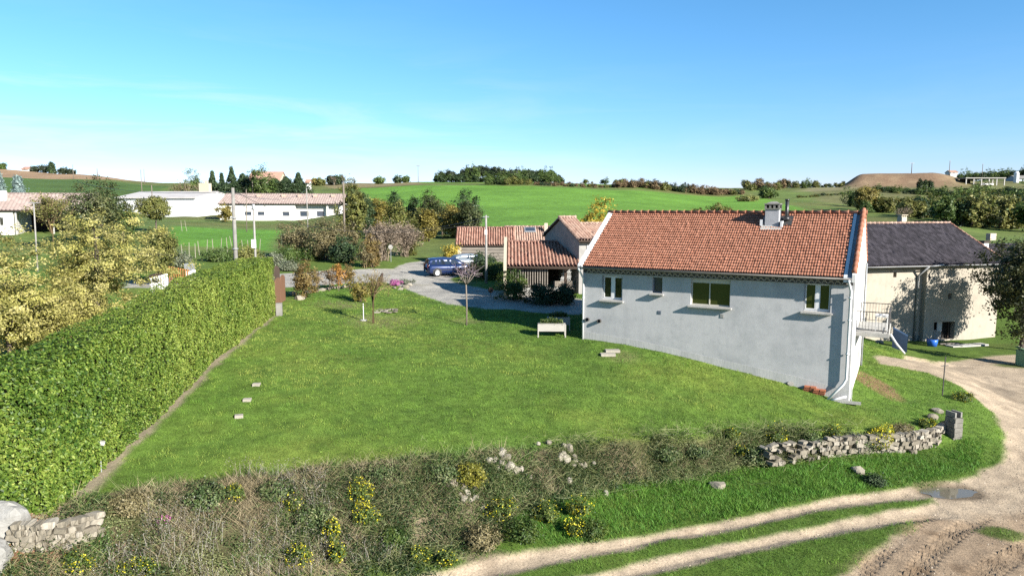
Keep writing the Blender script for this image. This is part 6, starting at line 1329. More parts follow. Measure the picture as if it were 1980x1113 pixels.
b = ong(1835, 667); m = M(); m.cbox((0, 0, .1), (1.5, .16, .08), .12); thing(m, 'plank', MT['wood_grey'], 'grey plank lying before the barn door right of the blue tub', 'plank', (b[0], b[1], ground_z(b[0], b[1]) + .02))
b = ong(1700, 664); thing(stone_lump(rng_, .3, .5), 'boulder', MT['rock'], 'earth coloured stone on the grass below the balcony', 'stone', (b[0], b[1], ground_z(b[0], b[1])), tint=True)
# ---- concrete block pillar at the wall end
def block_pillar():
    b = ong(1851, 852); root = empty('block_pillar', (b[0], b[1] + .3, b[2]), .25, 'stack of dark weathered concrete blocks at the right end of the dry stone wall', 'pillar')
    for i in range(5): q = M(); q.cbox((.01 * ((i * 7) % 3 - 1), 0, .1 + .2 * i - .1), (.42, .5, .19), .03 * ((i * 5) % 3 - 1)); q.build('block', MT['old_block'], root, bevel=.012)
    for x in (-.12, .17): q = M(); q.cbox((x, .05, 1.02), (.09, .45, .22), .05); q.build('block', MT['concrete'], root, bevel=.01)
MT['old_block'] = pm('lichened_block', (.20, .19, .165), (.11, .105, .09), 6, .95, .5, c3=(.32, .31, .27), f3=.5); block_pillar()
# ---- dry stone walls: real stones laid along a line
def dry_wall(name, label, line, zb, zt, seed, size=.2, thick=.3, drop=0.0, cover=None, core=.08):
    rng = random.Random(seed); P = [np.array(p[:2]) for p in line]; root = empty(name, (P[0][0], P[0][1], zb[0]), 0, label, 'wall'); m = M(); seg = [np.linalg.norm(P[i + 1] - P[i]) for i in range(len(P) - 1)]; cum = np.concatenate([[0], np.cumsum(seg)]); tot = cum[-1]
    def pt(s):
        i = min(int(np.searchsorted(cum, s, 'right') - 1), len(seg) - 1); i = max(i, 0); f = (s - cum[i]) / seg[i]; d = (P[i + 1] - P[i]) / seg[i]; return P[i] + (P[i + 1] - P[i]) * f, math.atan2(d[1], d[0]), np.array([d[1], -d[0]])
    n_rows = 8; row = 0; z = 0
    while z < max(np.array(zt) - np.array(zb)):
        hh = size * rng.uniform(.6, 1.15); s = rng.uniform(-.1, .1)
        while s < tot:
            L = size * rng.choice((.7, .9, 1.1, 1.4, 1.9, 2.3)) * rng.uniform(.85, 1.15); q, a, nn = pt(min(max(s + L / 2, 0), tot - .001)); b0 = np.interp(s, np.linspace(0, tot, len(zb)), zb); t0 = np.interp(s, np.linspace(0, tot, len(zt)), zt)
            if b0 + z < t0 - hh * .3 and rng.random() > drop and (cover is None or rng.random() > cover(s / tot, (b0 + z - b0) / max(t0 - b0, .1))):
                m.tc = (rng.random(), rng.random(), 0); w_ = thick * rng.uniform(.8, 1.15); c = np.array([q[0] - P[0][0], q[1] - P[0][1]]) + nn * rng.uniform(-.05, .06)
                nv = 6; Q = Matrix.Rotation(a + rng.uniform(-.25, .25), 3, 'Z') @ Matrix.Rotation(rng.uniform(-.35, .35), 3, 'Y'); vs = []
                for zz in (-1, 1):
                    for yy in (-1, 1):
                        for k in range(5):
                            t = (k + .5) / 5 * math.pi * (1 if yy > 0 else 1); x = math.cos(t) * L * .5 * rng.uniform(.85, 1.08); y_ = yy * w_ * .5 * rng.uniform(.65, 1.2); z_ = zz * hh * .5 * rng.uniform(.6, 1.15) * (.75 + .25 * math.sin(t)); v = Q @ Vector((x, y_, z_)); vs.append((c[0] + v.x, c[1] + v.y, z + hh / 2 + b0 - zb[0] + v.z))
                f = []
                A0, A1, B0, B1 = 0, 5, 10, 15
                for k in range(4): f += [(A0 + k, A0 + k + 1, A1 + k + 1, A1 + k), (B0 + k + 1, B0 + k, B1 + k, B1 + k + 1), (A0 + k + 1, A0 + k, B0 + k, B0 + k + 1), (A1 + k, A1 + k + 1, B1 + k + 1, B1 + k)]
                f += [(A0, A1, B1, B0), (A1 + 4, A0 + 4, B0 + 4, B1 + 4)]; m.add(vs, f)
            s += L * .97
        z += hh * .93; row += 1
    m.build('stones', MT['rock'], root, tint=True)
    bk = M()
    for i in range(len(P) - 1):
        d = (P[i + 1] - P[i]) / seg[i]; nn = np.array([d[1], -d[0]]); f0, f1 = cum[i] / tot, cum[i + 1] / tot; xs_ = np.linspace(0, 1, len(zb)); za, zb_ = np.interp(f0, xs_, zb), np.interp(f1, xs_, zb); ta, tb = np.interp(f0, xs_, zt), np.interp(f1, xs_, zt); a_ = P[i] - P[0] - nn * .02; b_ = P[i + 1] - P[0] - nn * .02
        bk.prism([(a_[0], a_[1], za - zb[0] - .2), (b_[0], b_[1], zb_ - zb[0] - .2), (b_[0], b_[1], tb - zb[0] - core), (a_[0], a_[1], ta - zb[0] - core)], (-nn[0] * .25, -nn[1] * .25, 0))
    bk.build('earth_core', pm('wall_earth', (.10, .08, .055), (.06, .05, .035), 4, 1), root)
wl = [zpt(*a) for a in [(1590, 879, .50), (1640, 876, .46), (1700, 872, .42), (1760, 868, .40), (1810, 858, .38), (1838, 842, .38)]]
dry_wall('stone_wall', 'dry stone retaining wall of pale stones at the right end of the lawn', wl, [w_[2] - .15 for w_ in wl], [1.18, 1.16, 1.08, 1.05, 1.04, 1.08], 5, .2, .3, .02)
wl = [zpt(*a) for a in [(1470, 898, .68), (1520, 890, .6), (1560, 884, .55), (1590, 880, .52)]]
dry_wall('stone_wall', 'overgrown stretch of stone wall left of the clean dry stone end', wl, [w_[2] - .1 for w_ in wl], [1.36, 1.28, 1.2, 1.12], 6, .16, .3, .62, None, .95)
def outcrop(label, px, py, n, seed, sp=.3):
    b = ong(px, py); rng = random.Random(seed); root = empty('stone_outcrop', b, 0, label, 'rocks'); 
    for i in range(n):
        x, y = rng.gauss(0, sp), rng.gauss(0, sp * .7); q = stone_lump(rng, rng.uniform(.08, .17), .8); o = q.build('rock', MT['rock'], root, tint=True); o.location = (x, y, ground_z(b[0] + x, b[1] + y) - b[2] + .05); o.rotation_euler = (rng.random(), rng.random(), rng.random() * 6)
outcrop('pale stones showing through the brambles below the yellow green bush', 897, 955, 13, 1, .26); outcrop('cluster of pale stones high on the bank right of the yellow green bush', 985, 898, 15, 2); outcrop('scattered grey stones in the middle of the overgrown bank', 1090, 905, 16, 3, .55)
wl = [ong(22, 1056), ong(70, 1061), ong(130, 1055), ong(188, 1038)]
dry_wall('stone_wall', 'low rough stone wall below the near end of the hedge', wl, [ground_z(w_[0], w_[1]) - .08 for w_ in wl], [ground_z(w_[0], w_[1]) + .62 for w_ in wl], 9, .15, .32, .0)
for px, py, r, lab in ((6, 1040, .62, 'large white boulder at the lower left corner of the picture'), (-12, 1098, .7, 'white rock slab below the large boulder in the lower left corner')):
    b = ong(px, py); o = thing(stone_lump(rng_, r, .8), 'boulder', pm('white_limestone', (.36, .35, .33), (.2, .195, .18), 2.2, .9, .9, c3=(.15, .14, .12), f3=.5), lab, 'rock', (b[0] - .1, b[1], b[2] + .25), .4, tint=True)
MT['blue_plastic'] = None
# ============================================================ TREES AND SHRUBS
def H(px, pya, pyb, Y): return at(px, pya, Y)[2] - at(px, pyb, Y)[2]      # metres between two photo heights at distance Y
def Wd(px, Y): return px / FPX * Y                                         # metres across px photo pixels
# ---- the big yellow trees behind the hedge
def ytree(label, px, Y, py_top, wpx, seed, zc_f=.6, dens=1.0, mat='yellow_leaf', zoff=0):
    b = GY(px, Y); top = at(px, py_top, Y)[2] - b[2]; rx = Wd(wpx, Y) / 2; rz = top * .46
    return tree('walnut_tree', label, b, top, rx, rz, top - rz * 1.02, mat, .112, int(360 * dens), 100, .40, seed, .16, 'bark', .5, None, 'tree', None, .3, 16, .55, .3, None, .5)
ytree('large pale yellow tree behind the middle of the hedge, in front of the meadow', 188, 35, 412, 218, 3, dens=1.05)
ytree('pale yellow tree at the left edge, cut by the frame', 18, 29, 470, 230, 4, dens=.95)
ytree('lower yellow tree filling the gap between the two larger yellow trees', 108, 31.5, 540, 150, 5, dens=.7)
b = GY(312, 52); h = at(312, 438, 52)[2] - b[2]
tree('fruit_tree', 'olive green tree right of the large yellow tree, before the meadow', b, h, Wd(38, 52), h * .42, h * .58, 'olive_leaf', .16, 190, 44, .4, 6, .1, shell=.5)
# ---- around the left farmhouse
b = GY(105, 84); h = at(105, 362, 84)[2] - b[2]
bare('bare_tree', 'grey brown half bare tree in front of the dark carport', b, h, h * .75, 11, 2600, 'twig_brown', 'tree', None, .16, leaves=('olive_leaf', 2600, .2))
b = GY(188, 92); h = at(188, 355, 92)[2] - b[2]
tree('oak_tree', 'big dark olive tree between the farmhouse and the white metal shed', b, h, Wd(49, 92), h * .45, h * .55, 'green_dull', .26, 240, 46, .62, 12, .25)
b = GY(240, 98); h = at(240, 392, 98)[2] - b[2]
tree('bush', 'light green bushy tree before the left end of the white metal shed', b, h, Wd(28, 98), h * .5, h * .5, 'green_leaf', .24, 130, 44, .55, 13, .12, cat='bush')
b = G(303, 437); b = GY(303, 112); h = at(303, 381, 112)[2] - b[2]
tree('round_tree', 'small round headed tree before the white metal shed', b, h, Wd(31, 112), Wd(20, 112), h - Wd(20, 112), 'olive_leaf', .24, 210, 44, .5, 14, .16, shell=.72, lump=.1)
b = GY(437, 165); h = at(437, 394, 165)[2] - b[2]
tree('bush', 'pale yellow bush at the right end of the white metal shed', b, h, Wd(13, 165), h * .5, h * .5, 'golden_leaf', .34, 60, 40, .6, 15, .1, cat='bush')
for px, r_, lab in ((3, 22, 'blue grey spruce at the far left edge above the farmhouse'), (43, 19, 'blue grey spruce above the farmhouse roof')):
    Y = 150; b = GY(px, Y); h = at(px, 338 if px < 10 else 346, Y)[2] - b[2]; rng = np.random.default_rng(px); c, C = clumped(rng, cone(Wd(r_, Y), h, .2, .8), 240, 40, .5, .42, .7, .1); plant('spruce_tree', lab, 'tree', b, c, 'blue_spruce', trunk_mesh(rng, h * .8, .2, .01, 0))
# ---- conifers behind the long white building: each its own crown
def conifer(label, px, py_top, Y, wpx, seed, mat='dark_leaf', power=.85, name='conifer'):
    b = GY(px, Y); h = at(px, py_top, Y)[2] - b[2]; rng = np.random.default_rng(seed); c, C = clumped(rng, cone(Wd(wpx, Y) * .9, h * .96, .2, power * 1.25), 420, 34, .36, .42, .62, .1); return plant(name, label, 'tree', b, c, mat, trunk_mesh(rng, h * .85, .22, .01, 0))
for i, (px, pt, w_, lab, nm, pw) in enumerate([(415, 331, 30, 'spire topped conifer right of the shed chimney', 'conifer', 1.0), (433, 335, 16, 'narrow thin conifer between two spires', 'conifer', 1.0), (452, 322, 36, 'tallest pointed conifer behind the long white building', 'conifer', 1.0), (474, 336, 34, 'dense dark conifer with a blunt top behind the long white building', 'conifer', .5), (535, 346, 36, 'low dark conifer in the middle of the conifer row', 'conifer', .5), (556, 342, 34, 'dark ragged conifer in the right half of the row', 'conifer', .6), (580, 334, 38, 'broad spreading conifer at the right end of the row', 'conifer', .8), (495, 345, 34, 'dark green conifer left of the round bright tree', 'conifer', .5)]):
    conifer(lab, px, pt, 238 + (i % 3) * 5, w_, 30 + i, 'dark_leaf', pw)
for i, (px, pt, w_, lab) in enumerate([(424, 350, 40, 'dark bushy evergreen between the first two spires'), (443, 349, 40, 'dark bushy evergreen left of the tallest spire'), (463, 346, 40, 'dark bushy evergreen right of the tallest spire'), (486, 343, 42, 'dark bushy evergreen left of the rounded green tree'), (524, 350, 44, 'dark bushy evergreen right of the rounded green tree'), (546, 348, 42, 'dark bushy evergreen in the right half of the conifer row'), (567, 348, 44, 'dark bushy evergreen left of the spreading conifer'), (592, 356, 34, 'low dark evergreen ending the conifer row on the right')]):
    b = GY(px, 236); h = at(px, pt, 236)[2] - b[2]; tree('evergreen_tree', lab, b, h, Wd(w_, 236) / 2, h * .5, h * .5, 'dark_leaf', .45, 130, 36, .9, 600 + i, .25)
b = GY(512, 232); h = at(512, 328, 232)[2] - b[2]; tree('oak_tree', 'rounded green tree standing among the dark conifers', b, h, Wd(22, 232), h * .45, h * .55, 'green_leaf', .5, 150, 40, 1.0, 41, .25)
b = GY(378, 235); h = at(378, 327, 235)[2] - b[2]; tree('poplar_tree', 'thin tall airy tree left of the conifers', b, h, Wd(17, 235), h * .42, h * .62, 'green_leaf', .4, 70, 34, .8, 42, .2, shell=.4)
for px, r_, s in ((345, 20, 43), (366, 17, 44), (392, 14, 45)):
    Y = 228; b = GY(px, Y); h = at(px, 346, Y)[2] - b[2]; bare('bare_tree', {345: 'greyish brown leafless tree behind the shed, leftmost', 366: 'greyish brown leafless tree behind the middle of the shed roof', 392: 'brownish bare tree just left of the shed chimney'}[px], b, h, Wd(r_, Y), s, 1500, 'twig', 'tree', None, .2, leaves=('olive_leaf', 300, .4), tr=.05)
# ---- skyline trees, far left and left of centre
for px, pt, w_, mt, nm, lab in ((12, 317, 9, 'green_leaf', 'oak_tree', 'round tree at the very top left on the skyline'), (73, 322, 14, 'pine_leaf', 'oak_tree', 'greyish tree on the left skyline, first right of the tiny house'), (92, 320, 18, 'pine_leaf', 'oak_tree', 'greyish tree on the left skyline beside the dark pine'), (128, 324, 16, 'pine_leaf', 'oak_tree', 'bluish grey tree right of the dark pine on the left skyline'), (143, 328, 13, 'pine_leaf', 'oak_tree', 'last small tree right of the dark pine on the left skyline')):
    Y = 445; b = GY(px, Y); h = max(at(px, pt, Y)[2] - b[2], 2.5); tree(nm, lab, b, h, Wd(w_, Y) / 2, h * .5, h * .5, mt, .9, 60, 24, 1.1, px, .25)
Y = 440; b = GY(107, Y); h = at(107, 317, Y)[2] - b[2]; rng = np.random.default_rng(9); c, C = clumped(rng, cone(Wd(8, Y), h, .2), 120, 26, 1.0, .9, .6, .1); plant('pine_tree', 'dark pointed pine among the grey trees on the left skyline', 'tree', b, c, 'dark_leaf', trunk_mesh(rng, h * .8, .3, .01, 0))
for px, pt, w_, mt, lab in ((610, 343, 14, 'golden_leaf', 'brownish tree just right of the last conifer'), (622, 345, 22, 'olive_leaf', 'low olive tree on the skyline right of the conifers'), (640, 340, 14, 'pine_leaf', 'grey tree on the skyline left of the bare wooden pole'), (655, 340, 24, 'dark_leaf', 'dark tree above the brown thicket left of the bare wooden pole'), (770, 346, 16, 'dark_leaf', 'round dark tree on the central skyline'), (785, 350, 14, 'green_leaf', 'small tree right of the round dark one on the central skyline'), (735, 349, 18, 'green_leaf', 'low bush on the bare brown skyline left of centre')):
    Y = 370; b = GY(px, Y); h = max(at(px, pt, Y)[2] - b[2], 3.0); tree('oak_tree', lab, b, h, Wd(w_, Y) / 2, h * .48, h * .52, mt, .8, 70, 26, .9, px, .25)
for px, pt in ((649, 334), (667, 333), (688, 341)):
    Y = 320; b = GY(px, Y); h = at(px, pt, Y)[2] - b[2]; bare('bare_tree', {649: 'tall airy leafless tree left of the wooden pole top', 667: 'tall airy leafless tree just right of the wooden pole top', 688: 'shorter airy leafless tree on the skyline right of the wooden pole'}[px], b, h, h * .45, px, 900, 'twig', 'tree', None, .16, tr=.05)
# ---- hilltop pine wood: single trees, copies of five kinds
def far_kind(seed, mt, leaf, ncl, per, cr, shp, th, name):
    rng = np.random.default_rng(seed); c, C = clumped(rng, shp, ncl, per, cr, leaf, .5, .3); V, F, T = c; cm = np_mesh('crown', V, F, T); cm.materials.append(MT[mt]); t = trunk_mesh(rng, th, .028, .06, 4, C[:4], .5, 5); tm = bpy.data.meshes.new('trunk'); tm.from_pydata(t.v, [], t.f); tm.materials.append(MT['bark']); return name, cm, tm
def far_put(kind, loc, sx, sz, rz, label, group, cat='tree'):
    root = empty(kind[0], loc, rz, label, cat, group)
    for nm, me in (('crown', kind[1]), ('trunk', kind[2])): o = bpy.data.objects.new(nm, me); COL.objects.link(o); o.parent = root
    root.scale = (sx, sx, sz); return root
PINE = [far_kind(50 + i, 'pine_leaf', .085, 90, 26, .10, ellip(.30, .30, .27, .70, .5, 50 + i), .9, 'pine_tree') for i in range(3)]
OAKF = [far_kind(60 + i, mt, .085, 110, 26, .11, ellip(.42, .42, .46, .52, .4, 60 + i), .5, 'oak_tree') for i, mt in enumerate(['green_leaf', 'olive_leaf', 'golden_leaf', 'dark_leaf', 'olive_leaf', 'green_leaf'])]
rngp = random.Random(12)
def treetop(px): return np.interp(px, [838, 850, 880, 905, 930, 960, 975, 1010, 1040, 1060, 1075, 1088], [345, 331, 329, 321, 318, 322, 328, 326, 326, 323, 328, 342])
for i in range(62):
    px = 840 + 246 * (i + rngp.random()) / 62; Y = 365 + rngp.random() * 40; b = GY(px, Y); oak = rngp.random() < (.65 if px < 900 or px > 1040 else .3); h = max(3, (at(px, treetop(px), Y)[2] - b[2]) * rngp.uniform(.8, 1.06) * (.82 if oak else 1))
    if oak: far_put(OAKF[rngp.choice([0, 3, 5])], b, h * rngp.uniform(.85, 1.15), h, rngp.random() * 6, 'broad leafed tree of the hilltop wood', 'broad leafed trees of the hilltop wood')
    else: far_put(PINE[i % 3], b, h * rngp.uniform(.85, 1.15), h, rngp.random() * 6, 'dark pine of the hilltop wood', 'pines of the hilltop wood')
for i in range(34):
    px = 842 + 244 * (i + rngp.random()) / 34; Y = 358 + rngp.random() * 10; b = GY(px, Y); h = rngp.uniform(2.6, 4.6); far_put(OAKF[rngp.choice([0, 3, 3, 5])], (b[0], b[1], b[2] - .5), h * 1.3, h, rngp.random() * 6, 'leafy bush along the foot of the hilltop wood', 'bushes at the foot of the hilltop wood', 'bush')
# ---- hedgerows on the middle hill
for i in range(11):
    px = 938 + 92 * (i + rngp.random()) / 11; Y = 318 + rngp.random() * 8; b = GY(px, Y); h = rngp.uniform(2.2, 3.2) + 2.2 * math.exp(-((px - 990) / 16) ** 2); far_put(OAKF[rngp.choice([0, 1, 3])], (b[0], b[1], b[2] - .3), h * 1.4, h, rngp.random() * 6, 'dark bush in the clump at the top of the bright crop field', 'bushes in the clump above the crop field', 'bush')
SHR = [far_kind(70 + i, mt, .10, 80, 24, .14, ellip(.55, .55, .48, .45, .45, 70 + i), .4, 'shrub') for i, mt in enumerate(['olive_leaf', 'dark_leaf', 'twig_brown', 'twig_brown', 'green_leaf'])]
for i in range(78):
    f = (i + rngp.random()) / 78; px = 1030 + 405 * f; Y = 318 + 52 * f + rngp.random() * 10; b = GY(px, Y); h = (rngp.uniform(1.6, 2.4) if px < 1190 else rngp.uniform(3.2, 5.4)) * (1 - .35 * max(0, (px - 1360) / 75)); far_put(SHR[rngp.choice([0, 1, 2, 2, 3, 3])], (b[0], b[1], b[2] - .4), h * rngp.uniform(.9, 1.3), h, rngp.random() * 6, 'brown scrub bush in the long hedgerow above the bright crop field', 'bushes of the long hill hedgerow', 'bush')
for i in range(10):
    px = 1120 + 120 * (i + rngp.random()) / 10; Y = 402; b = GY(px, Y); h = rngp.uniform(1.5, 3.2); far_put(OAKF[i % 4], b, h * 1.2, h, rngp.random() * 6, 'small tree dotted on the central skyline', 'small trees on the central skyline')
for i in range(34):
    px = 1440 + 190 * (i + rngp.random()) / 34; Y = 470 + rngp.random() * 50 - (60 if px < 1500 else 0); b = GY(px, Y); h = rngp.uniform(3.5, 7.5) * (1.0 if px < 1580 else .6); far_put((OAKF + SHR)[rngp.choice([0, 1, 3, 4, 6, 8])], (b[0], b[1], b[2] - .5), h * 1.1, h, rngp.random() * 6, 'tree on the far skyline between the crop hill and the spoil heap', 'trees on the far right skyline')
for i in range(26):
    px = 1845 + 160 * (i + rngp.random()) / 26; Y = 600 + rngp.random() * 60; b = GY(px, Y); z = at(px, np.interp(px, [1845, 1900, 1940, 1980, 2010], [334, 331, 329, 322, 321]), Y)[2]; h = max(5, z - b[2]); far_put(OAKF[rngp.choice([0, 3, 3, 5])], (b[0], b[1], b[2] - .5), 9 * rngp.uniform(.8, 1.2), h * rngp.uniform(.85, 1.05), rngp.random() * 6, 'dark tree of the wooded far right skyline', 'trees on the right end of the skyline')
for px, w_ in ((1774, 8), (1785, 9), (1795, 10)):
    Y = 420; b = GY(px, Y); h = at(px, 347, Y)[2] - b[2]; rng = np.random.default_rng(px); c, C = clumped(rng, ellip(Wd(w_, Y) / 2, Wd(w_, Y) / 2, h * .5, h * .5, .1, px), 70, 30, .7, .7, .6); plant('cypress_tree', {1774: 'leftmost and smallest of three dark egg shaped cypresses', 1785: 'middle one of three dark egg shaped cypresses', 1795: 'rightmost and widest of three dark egg shaped cypresses'}[px], 'tree', b, c, 'dark_leaf', trunk_mesh(rng, h * .6, .2, .01, 0))
# scrub rows below the heap and the wooded valley on the right
for i in range(70):
    px = 1690 + 310 * (i + rngp.random()) / 70; Y = np.interp(px, [1690, 1800, 1990], [400, 370, 330]) + rngp.random() * 25; b = GY(px, Y); h = min(rngp.uniform(2.5, 5.0) * (1.3 if px > 1850 else .8), max(1.2, at(px, 356 + rngp.uniform(0, 8), Y)[2] - b[2] + .5)); far_put((SHR + OAKF)[rngp.choice([0, 1, 4, 8, 5])], (b[0], b[1], b[2] - .5), h * 1.4, h, rngp.random() * 6, 'scrub bush in the dark row below the hangar', 'scrub bushes on the right hillside', 'bush')
for i in range(24):
    px = 1540 + 130 * (i + rngp.random()) / 24; Y = np.interp(px, [1540, 1670], [330, 385]) + rngp.random() * 8; b = GY(px, Y); h = rngp.uniform(.8, 1.6); far_put(SHR[rngp.choice([0, 1, 4])], b, h * 1.8, h, rngp.random() * 6, 'low bush of the thin hedge left of the spoil heap', 'low hedge bushes left of the heap', 'bush')
VAL = [(1660, 405, 240), (1690, 415, 215), (1720, 412, 230), (1745, 418, 205)]
for i in range(115):
    px = 1650 + 370 * ((i * .6180339) % 1); k = rngp.random(); Y = np.interp(px, [1650, 1700, 1800, 1980], [235, 195, 172, 158]) + k * 95; b = GY(px, Y); h = min(rngp.uniform(4.5, 8.5) * (1.15 if Y < 220 else .95), max(1.6, at(px, np.interp(px, [1650, 1700, 1760, 1850, 1980], [368, 382, 378, 372, 366]) + rngp.uniform(0, 14), Y)[2] - b[2] + .4)); q = rngp.choice([0, 1, 1, 4, 4, 4, 3, 5, 0, 2, 1, 5]); far_put(OAKF[q], (b[0], b[1], b[2] - .4), h * rngp.uniform(.9, 1.25), h, rngp.random() * 6, {0: 'mid green', 1: 'olive green', 2: 'golden yellow', 3: 'dark green', 4: 'olive green', 5: 'mid green'}[q] + ' tree of the wooded valley behind the barn', 'trees of the wooded valley')
b = GY(1668, 225); h = at(1668, 357, 225)[2] - b[2]; tree('oak_tree', 'large golden tree at the left end of the wooded valley', b, h, Wd(26, 225), h * .45, h * .55, 'golden_leaf', .5, 220, 44, 1.0, 77, .3)
b = GY(1745, 138); h = at(1745, 392, 138)[2] - b[2]; bare('bare_tree', 'grey leafless tree behind the barn chimney', b, h, Wd(40, 138), 78, 2600, 'twig', 'tree', None, .16, tr=.035)
b = GY(1485, 330); h = at(1485, 362, 330)[2] - b[2]; tree('oak_tree', 'dark tree on the hill left of the house chimney', b, h, Wd(16, 330), h * .48, h * .5, 'green_leaf', .6, 110, 36, 1.1, 79, .25)
b = GY(1442, 300); h = at(1442, 379, 300)[2] - b[2]; tree('bush', 'round dark bush at the right end of the bright crop field', b, h, Wd(22, 300), h * .52, h * .45, 'olive_leaf', .55, 120, 36, 1.0, 80, .2, cat='bush')
for px, w_, pt, lab in ((1380, 26, 391, 'taller grey green bush showing above the roof ridge of the grey house'), (1405, 20, 398, 'lower grey green bush right of the taller one above the roof ridge'), (1350, 24, 402, 'lowest grey green bush left of the taller one above the roof ridge')):
    Y = 135; b = GY(px, Y); h = max(at(px, pt, Y)[2] - b[2], 1.5); tree('bush', lab, b, h, Wd(w_, Y), h * .5, h * .48, 'olive_leaf', .3, 110, 36, .5, px, .1, cat='bush')
b = GY(1148, 75); h = at(1148, 399, 75)[2] - b[2]; tree('fruit_tree', 'bright yellow tree behind the stone house at the left gable of the grey house', b, h, Wd(30, 75), h * .42, h * .62, 'bright_yellow', .22, 170, 40, .42, 81, .14, shell=.45)
# ---- mid thicket between the long building and the car park
def thicket(label, px, Y, py_top, wpx, seed, kind, mat=None, n=1500, leaves=None, dens=1.0, name='shrub'):
    b = GY(px, Y); h = max(at(px, py_top, Y)[2] - b[2], 1.0); r = Wd(wpx, Y) / 2
    if kind == 'bare': return bare(name, label, b, h, r, seed, n, mat or 'twig', 'shrub', None, None, tr=.018, leaves=leaves)
    rng = np.random.default_rng(seed); return shrub(name, label, b, r, h, mat, leaves or .2, int(150 * dens), 40, max(.3, r * .2), seed, None, 'shrub', r * .8)
thicket('tall olive brown tree right of the bare wooden pole', 688, 108, 350, 62, 101, 'leaf', 'olive_leaf', dens=1.5, leaves=.3, name='tree')
thicket('brown olive scrub at the left of the thicket by the meadow', 575, 76, 424, 74, 102, 'leaf', 'olive_brown', dens=1.4, leaves=.18)
thicket('wide olive brown scrub in the middle of the thicket', 632, 74, 420, 86, 103, 'leaf', 'olive_brown', dens=1.6, leaves=.18)
thicket('rusty olive bush under the bare wooden pole', 672, 78, 428, 60, 104, 'leaf', 'olive_brown', dens=1.1, leaves=.18)
thicket('grey leafless thicket left of the track to the field', 742, 74, 408, 84, 105, 'bare', 'twig', 7000, leaves=('twig', 9000, .16))
thicket('grey leafless bush at the right end of the thicket', 782, 80, 415, 66, 106, 'bare', 'twig', 5600, leaves=('twig', 7000, .16))
thicket('reddish brown bush in front of the leafless thicket', 718, 68, 452, 40, 107, 'leaf', 'copper_leaf', dens=.7, leaves=.15)
thicket('tawny bush at the foot of the leafless thicket', 705, 67, 470, 40, 108, 'bare', 'twig_brown', 1800, leaves=('olive_brown', 1500, .13))
thicket('dense green shrub at the right edge of the thicket', 794, 82, 424, 34, 109, 'leaf', 'olive_leaf', dens=.9, leaves=.18)
b = G(662, 507); shrub('laurel_bush', 'glossy dark green bush at the road edge before the thicket', b, Wd(27, 66), 2.2, 'dark_leaf', .2, 120, 44, .4, 110)
b = G(692, 503); shrub('laurel_bush', 'low bright green bush right of the glossy dark bush at the road edge', b, Wd(24, 67), 1.3, 'green_leaf', .18, 70, 40, .4, 111)
for px, py, w_, hh, mt, lab in ((555, 507, 50, 1.7, 'green_leaf', 'green bramble bush left in the low row along the road'), (600, 503, 48, 1.6, 'ivy', 'mid green bramble bush in the low row along the road'), (632, 500, 40, 1.9, 'ivy', 'dark green bramble bush right in the low row along the road'), (530, 512, 40, 1.2, 'grey_leaf', 'grey green herb clump beside the arched fence'), (560, 523, 34, .7, 'grey_leaf', 'pale flowering plant beside the road by the arched fence'), (735, 500, 40, 1.4, 'olive_brown', 'brownish bush beside the round road sign'), (415, 505, 60, 1.3, 'green_leaf', 'green bush behind the hedge at the foot of the thick pole'), (480, 505, 60, 1.6, 'olive_leaf', 'olive bush behind the far end of the hedge'), (300, 520, 70, 1.6, 'green_leaf', 'green bank shrub behind the balustrade by the road'), (345, 518, 50, 1.4, 'grey_leaf', 'grey green shrub behind the orange fence')):
    b = G(px, py); shrub('bramble_bush', lab, b, Wd(w_, b[1]) / 2, hh, mt, .15, 90, 40, .38, px + 7)
# ---- line of shrubs running up to the crop field
for i, (px, Y, pt, w_, mt, lab) in enumerate([(708, 115, 372, 34, 'dark_leaf', 'dark bush behind the bare wooden pole at the start of the shrub line'), (735, 118, 380, 46, 'golden_leaf', 'golden bush in the shrub line above the leafless thicket'), (766, 125, 368, 34, 'dark_leaf', 'dark round bush sticking out at the top of the shrub line'), (762, 105, 395, 40, 'olive_leaf', 'olive bush in the left half of the shrub line'), (800, 125, 382, 20, 'dark_leaf', 'small dark bush in the middle of the shrub line'), (805, 108, 404, 40, 'olive_leaf', 'olive green bush below the small dark one in the shrub line'), (832, 120, 371, 40, 'green_dull', 'dull green tree in the shrub line below the skyline pole'), (830, 106, 402, 36, 'golden_leaf', 'tawny yellow bush in the shrub line'), (876, 112, 398, 46, 'golden_leaf', 'bright golden green bush near the right end of the shrub line'), (902, 118, 370, 52, 'dark_leaf', 'large dark green tree at the right end of the shrub line'), (909, 108, 396, 34, 'green_dull', 'dull olive bush below the large dark tree'), (855, 118, 390, 40, 'green_dull', 'grey green bush between the tawny and the golden one')]):
    b = GY(px, Y); h = max(at(px, pt, Y)[2] - b[2], 2); tree('bush', lab, b, h, Wd(w_, Y) / 2, h * .5, h * .5, mt, .28, 150, 40, .6, 200 + i, .14, cat='bush', shell=.62)
